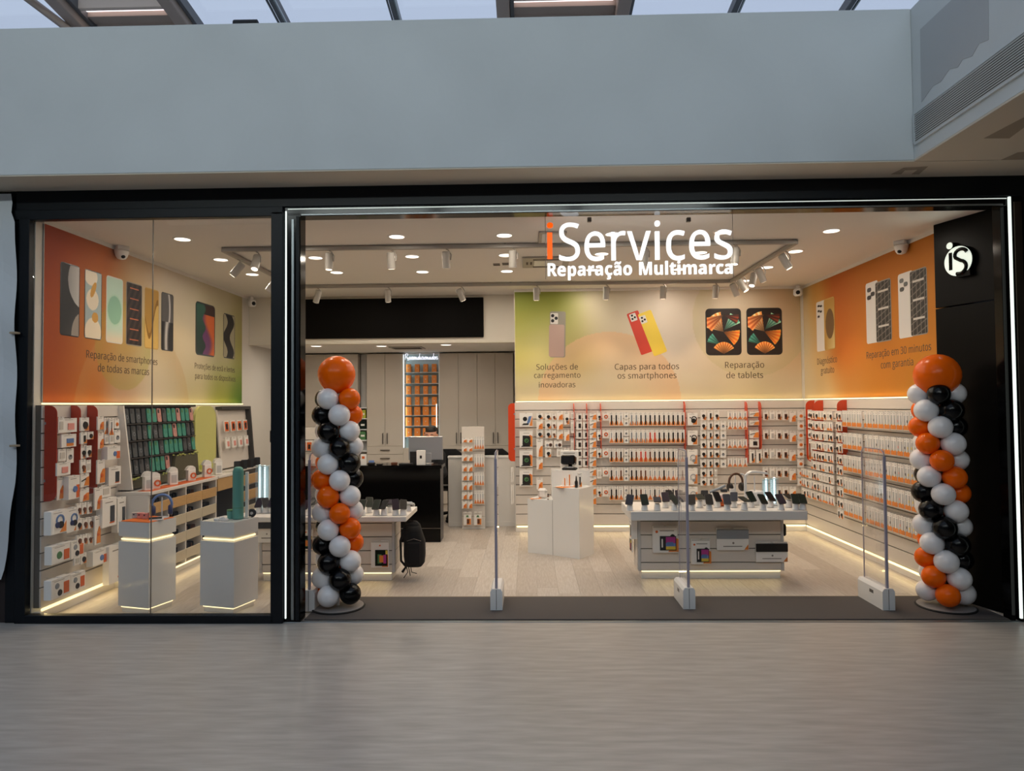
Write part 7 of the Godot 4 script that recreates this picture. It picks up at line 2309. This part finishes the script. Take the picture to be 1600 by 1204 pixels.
	for r in 4:
		obj("bin_front", sh("wood_light" if r < 2 else "bin_front_pale").slab(Vector3(0.004, 0.66 - 0.19 * r, -0.03), Vector3(0.85, 0.77 - 0.19 * r, 0.0), 0.002), d2)
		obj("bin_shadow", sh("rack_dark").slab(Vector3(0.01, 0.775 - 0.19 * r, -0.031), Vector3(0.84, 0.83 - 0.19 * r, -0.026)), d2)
	for k in 7:
		var o := obj("filed_case", upright[k % 2], null, Vector3(xf - 0.06, 0.902, -2.95 - 0.1 * k), Vector3(0, 0.4, 0))
		tag(o, "small dark item standing on the far drawer unit, %s from left" % ordinal(k + 1), "phone case", "items on the far drawer unit")
	var r2 := thing("peg_rack", "white peg rack in a dark sloping frame at the far end of the left wall", "display rack", Vector3(xt, yt - 0.02, -2.92))
	r2.basis = frame
	obj("backing", sh("slat_white").slab(Vector3(0, -0.72, -0.02), Vector3(0.8, -0.02, 0.0), 0.002), r2)
	obj("frame_top", sh("rack_dark").slab(Vector3(0.0, -0.02, -0.02), Vector3(0.83, 0.02, 0.06), 0.003), r2)
	obj("frame_side", sh("rack_dark").slab(Vector3(0.8, -0.72, -0.02), Vector3(0.84, 0.02, 0.06), 0.003), r2)
	for r in 2:
		for j in 4:
			var lp := Vector3(0.1 + 0.18 * j, -0.22 - 0.2 * r, 0.05)
			var c := obj("gadget_packet", packet_mesh("brown_pack" if r == 0 else "pink_pack", 0.11, 0.13))
			c.transform = Transform3D(frame, r2.position + frame * lp)
			tag(c, "packet on the far peg rack of the left wall, %s row, %s from left" % [ordinal(r + 1), ordinal(j + 1)], "packet", "packets on the far peg rack")
			hook(r2, lp + Vector3(0, 0.06, -0.05), 0.04)
	# things on the worktop: orange mats and white stands with orange rings
	for k in 5:
		var m := thing("orange_mat", "thin orange mat on the white worktop below the rack, %s from left" % ordinal(k + 1), "mat", Vector3(-3.47, yt2 + 0.0005, -1.14 - 0.255 * k))
		obj("sheet", sh("orange_deep").slab(Vector3(-0.06, 0, -0.115), Vector3(0.07, 0.003, 0.115), 0.001), m)
	var us := [[216, 0.17, false], [245, 0.15, true], [273, 0.17, false], [301, 0.15, true], [326, 0.18, true], [343, 0.18, false]]
	for i in us.size():
		var zz: float = px(us[i][0], 755, 0, -3.46).z
		if i > 3:
			zz = maxf(zz, -2.7)
		zz = minf(zz, -1.1)
		var s := thing("ring_stand", "white carton stand on the worktop below the rack, %s from left%s" % [ordinal(i + 1), ", with orange ring" if us[i][2] else ""], "display stand", Vector3(-3.48, yt2 + 0.004, zz), 0.9, "white carton stands on the worktop")
		var h: float = us[i][1]
		obj("carton", sh("card").slab(Vector3(-0.038, 0, -0.03), Vector3(0.038, h * 0.72, 0.03), 0.002), s)
		obj("head", sh("card").prism([Vector2(-0.055, h * 0.72), Vector2(0.04, h * 0.72), Vector2(0.036, h * 0.88), Vector2(0.012, h), Vector2(-0.02, h), Vector2(-0.04, h * 0.9)], -0.025, 0.025), s)
		if us[i][2]:
			var ring := sh("orange_deep")
			ring.xf = Transform3D(Basis(Vector3.RIGHT, PI / 2), Vector3(0.012, h * 0.34, 0.03))
			ring.lathe(V0, [Vector2(0.03, 0), Vector2(0.03, 0.008), Vector2(0.018, 0.008), Vector2(0.018, 0)], 18, false)
			obj("ring", ring, s)
		else:
			obj("print", sh("pale_grey").slab(Vector3(-0.026, h * 0.1, 0.03), Vector3(0.026, h * 0.55, 0.0315)), s)

# ---------------------------------------------------------------- the seated shop assistant behind the monitor
# tapered capsules joined by a smooth minimum and meshed as surface nets
func net(s: Shape, bones: Array, k: float, cell: float) -> Shape:
	var lo := Vector3.INF
	var hi := -Vector3.INF
	for b in bones:
		var r: float = maxf(b[2], b[3]) + k + cell * 2.0
		lo = lo.min((b[0] as Vector3).min(b[1]) - Vector3.ONE * r)
		hi = hi.max((b[0] as Vector3).max(b[1]) + Vector3.ONE * r)
	var n := Vector3i(((hi - lo) / cell).ceil()) + Vector3i.ONE
	var g := PackedFloat32Array()
	g.resize(n.x * n.y * n.z)
	g.fill(1.0)
	for b in bones:
		var A: Vector3 = b[0]
		var B: Vector3 = b[1]
		var ra: float = b[2]
		var rb: float = b[3]
		var r := maxf(ra, rb) + k + cell * 2.0
		var i0 := Vector3i(((A.min(B) - Vector3.ONE * r - lo) / cell).floor()).clamp(Vector3i.ZERO, n - Vector3i.ONE)
		var i1 := Vector3i(((A.max(B) + Vector3.ONE * r - lo) / cell).ceil()).clamp(Vector3i.ZERO, n - Vector3i.ONE)
		var ab := B - A
		var l2 := maxf(ab.length_squared(), 1e-9)
		for z in range(i0.z, i1.z + 1):
			for y in range(i0.y, i1.y + 1):
				var row := (z * n.y + y) * n.x
				for x in range(i0.x, i1.x + 1):
					var p := lo + Vector3(x, y, z) * cell
					var t := clampf((p - A).dot(ab) / l2, 0.0, 1.0)
					var d := (p - A - ab * t).length() - lerpf(ra, rb, t)
					var v := g[row + x]
					var h := maxf(k - absf(v - d), 0.0) / k
					g[row + x] = minf(v, d) - h * h * k * 0.25
	var at := {}
	var sx := 1
	var sy := n.x
	var sz := n.x * n.y
	var offs := [0, sx, sy, sx + sy, sz, sx + sz, sy + sz, sx + sy + sz]
	var edges := [[0, 1], [2, 3], [4, 5], [6, 7], [0, 2], [1, 3], [4, 6], [5, 7], [0, 4], [1, 5], [2, 6], [3, 7]]
	for z in n.z - 1:
		for y in n.y - 1:
			for x in n.x - 1:
				var c := (z * n.y + y) * n.x + x
				var neg := 0
				for o in offs:
					if g[c + o] < 0.0:
						neg += 1
				if neg == 0 or neg == 8:
					continue
				var sum := Vector3.ZERO
				var m := 0
				for e in edges:
					var va := g[c + offs[e[0]]]
					var vb := g[c + offs[e[1]]]
					if (va < 0.0) != (vb < 0.0):
						var t := va / (va - vb)
						var pa := Vector3(e[0] & 1, (e[0] >> 1) & 1, e[0] >> 2)
						var pb := Vector3(e[1] & 1, (e[1] >> 1) & 1, e[1] >> 2)
						sum += pa.lerp(pb, t)
						m += 1
				var grad := Vector3(g[c + 1] - g[c] + g[c + 1 + sy + sz] - g[c + sy + sz], g[c + sy] - g[c] + g[c + sx + sy + sz] - g[c + sx + sz], g[c + sz] - g[c] + g[c + sx + sy + sz] - g[c + sx + sy])
				at[c] = [lo + (Vector3(x, y, z) + sum / m) * cell, grad.normalized()]
	for c in at:
		var here := g[c]
		for ax in 3:
			var st: int = [sx, sy, sz][ax]
			var u: int = [sy, sz, sx][ax]
			var w: int = [sz, sx, sy][ax]
			if (here < 0.0) == (g[c + st] < 0.0):
				continue
			if not (at.has(c - u) and at.has(c - w) and at.has(c - u - w)):
				continue
			var q := [at[c], at[c - u], at[c - u - w], at[c - w]]
			s.trin(q[0][0], q[1][0], q[2][0], q[0][1], q[1][1], q[2][1])
			s.trin(q[0][0], q[2][0], q[3][0], q[0][1], q[2][1], q[3][1])
	return s

func build_person() -> void:
	var o := Vector3(px(676, 690, 2, -3.68).x - 0.07, 0, -3.76)
	var t := thing("person", "seated shop assistant with short dark hair, head just above the monitor", "person", o, -0.12)
	var b := func(a: Vector3, c: Vector3, ra: float, rc: float): return [a, c, ra, rc]
	var hd := Vector3(0.06, 1.205, 0.075)
	# head, bent a little towards the screen; face towards +z
	var head := [
		b.call(hd + Vector3(0, 0.035, -0.02), hd + Vector3(0, 0.02, 0.005), 0.083, 0.08), b.call(hd + Vector3(0, -0.02, 0.02), hd + Vector3(0, -0.085, 0.035), 0.068, 0.04),
		b.call(hd + Vector3(-0.03, 0.012, 0.073), hd + Vector3(0.03, 0.012, 0.073), 0.014, 0.014), b.call(hd + Vector3(0, 0.0, 0.085), hd + Vector3(0, -0.036, 0.104), 0.008, 0.012),
		b.call(hd + Vector3(-0.035, -0.03, 0.06), hd + Vector3(-0.032, -0.05, 0.055), 0.022, 0.02), b.call(hd + Vector3(0.035, -0.03, 0.06), hd + Vector3(0.032, -0.05, 0.055), 0.022, 0.02),
		b.call(hd + Vector3(-0.018, -0.064, 0.081), hd + Vector3(0.018, -0.064, 0.081), 0.007, 0.007), b.call(hd + Vector3(-0.014, -0.074, 0.079), hd + Vector3(0.014, -0.074, 0.079), 0.008, 0.008),
		b.call(hd + Vector3(-0.082, 0.01, 0.0), hd + Vector3(-0.083, -0.03, 0.0), 0.014, 0.01), b.call(hd + Vector3(0.082, 0.01, 0.0), hd + Vector3(0.083, -0.03, 0.0), 0.014, 0.01),
		b.call(Vector3(0.015, 1.0, -0.01), hd + Vector3(0, -0.07, -0.01), 0.06, 0.052),
	]
	var body := sh("skin")
	net(body, head, 0.014, 0.005)
	var sl := Vector3(-0.165, 0.95, 0.0)
	var el := Vector3(-0.2, 0.73, 0.05)
	var wl := Vector3(-0.12, 0.69, 0.27)
	var limbs := [b.call(Vector3(0, 0.55, -0.02), Vector3(0, 0.8, -0.03), 0.13, 0.14), b.call(Vector3(-0.13, 0.93, -0.02), Vector3(0.13, 0.93, -0.02), 0.075, 0.075), b.call(Vector3(0.005, 0.9, -0.01), Vector3(0.025, 1.04, 0.0), 0.08, 0.055)]
	for s in [-1.0, 1.0]:
		var m := Vector3(s * -1.0, 1, 1)
		limbs.append(b.call(sl * m, el * m, 0.054, 0.044))
		limbs.append(b.call(el * m, wl * m, 0.043, 0.028))
		limbs.append(b.call(Vector3(s * 0.1, 0.56, 0.02), Vector3(s * 0.13, 0.57, 0.4), 0.085, 0.06))
		limbs.append(b.call(Vector3(s * 0.13, 0.57, 0.4), Vector3(s * 0.12, 0.1, 0.38), 0.055, 0.04))
		limbs.append(b.call(Vector3(s * 0.12, 0.06, 0.36), Vector3(s * 0.13, 0.035, 0.5), 0.038, 0.032))
	net(body, limbs, 0.04, 0.015)
	for s in [-1.0, 1.0]:
		var w := Vector3(s * 0.12, 0.69, 0.27)
		var hand := [b.call(w, w + Vector3(-s * 0.01, -0.002, 0.05), 0.026, 0.03), b.call(w + Vector3(-s * 0.03, 0, 0.06), w + Vector3(s * 0.025, 0, 0.065), 0.016, 0.014)]
		var ln := [0.062, 0.074, 0.069, 0.052]
		for k in 4:
			var p := w + Vector3(-s * (0.035 - 0.02 * k), 0.003, 0.078 - 0.003 * absf(k - 1.3))
			var q := p + Vector3(-s * 0.003 * (1.5 - k), 0.006, ln[k] * 0.5)
			hand.append(b.call(p, q, 0.0092, 0.0085))
			hand.append(b.call(q, q + Vector3(0, -0.014, ln[k] * 0.42), 0.0085, 0.0075))
		hand.append(b.call(w + Vector3(-s * 0.026, 0, 0.03), w + Vector3(-s * 0.055, -0.004, 0.062), 0.0115, 0.0095))
		hand.append(b.call(w + Vector3(-s * 0.055, -0.004, 0.062), w + Vector3(-s * 0.056, -0.008, 0.09), 0.0095, 0.008))
		net(body, hand, 0.008, 0.0045)
	obj("body", body, t)
	var hair := [
		b.call(hd + Vector3(0, 0.055, -0.03), hd + Vector3(0, 0.064, 0.01), 0.086, 0.07), b.call(hd + Vector3(0, 0.0, -0.04), hd + Vector3(0, -0.03, -0.035), 0.074, 0.06),
		b.call(hd + Vector3(-0.045, 0.105, 0.035), hd + Vector3(0.045, 0.107, 0.037), 0.02, 0.02), b.call(hd + Vector3(-0.075, 0.04, 0.0), hd + Vector3(-0.076, 0.01, -0.01), 0.016, 0.014), b.call(hd + Vector3(0.075, 0.04, 0.0), hd + Vector3(0.076, 0.01, -0.01), 0.016, 0.014),
	]
	obj("hair", net(sh("hair"), hair, 0.014, 0.006), t)
	for s in [-1.0, 1.0]:
		obj("eye", sh("white_plastic").ball(hd + Vector3(s * 0.031, -0.002, 0.072), Vector3(0.0125, 0.009, 0.011), 10, 8), t)
		obj("iris", sh("hair").ball(hd + Vector3(s * 0.031, -0.004, 0.0805), Vector3(0.005, 0.005, 0.004), 8, 6), t)
		obj("eyebrow", sh("hair").tube([hd + Vector3(s * 0.014, 0.02, 0.087), hd + Vector3(s * 0.03, 0.026, 0.086), hd + Vector3(s * 0.048, 0.02, 0.075)], 0.0042, 5), t)
	var top := [b.call(Vector3(0, 0.56, -0.02), Vector3(0, 0.8, -0.03), 0.142, 0.152), b.call(Vector3(-0.13, 0.93, -0.02), Vector3(0.13, 0.93, -0.02), 0.085, 0.085)]
	for s in [-1.0, 1.0]:
		var m := Vector3(s * -1.0, 1, 1)
		top.append(b.call(sl * m, el * m, 0.062, 0.055))
		top.append(b.call(el * m, (el * m).lerp(wl * m, 0.85), 0.055, 0.042))
	obj("shirt", net(sh("shirt"), top, 0.045, 0.015), t)
	var tro := []
	for s in [-1.0, 1.0]:
		tro.append(b.call(Vector3(s * 0.1, 0.56, 0.0), Vector3(s * 0.13, 0.57, 0.4), 0.096, 0.071))
		tro.append(b.call(Vector3(s * 0.13, 0.57, 0.4), Vector3(s * 0.12, 0.13, 0.38), 0.066, 0.055))
	obj("trousers", net(sh("fabric_black"), tro, 0.03, 0.018), t)
	for s in [-1.0, 1.0]:
		obj("shoe", net(sh("rubber"), [b.call(Vector3(s * 0.12, 0.055, 0.36), Vector3(s * 0.13, 0.045, 0.52), 0.05, 0.042)], 0.01, 0.012), t)
	var st := thing("stool", "round black stool under the seated shop assistant, behind the counter", "stool", o + Vector3(0, 0, -0.02))
	obj("seat", sh("leather_black").cyl(Vector3(0, 0.39, 0), 0.18, 0.06, 24, 0.015), st)
	obj("post", sh("steel").cyl(Vector3(0, 0.02, 0), 0.025, 0.38, 12), st)
	obj("foot", sh("rubber").cyl(V0, 0.19, 0.02, 24, 0.006), st)

func _ready() -> void:
	setup_camera_and_light()
	make_materials()
	build_shell()
	build_front()
	build_ceiling()
	build_murals()
	build_slatwalls()
	build_furniture()
	build_rack()
	build_person()
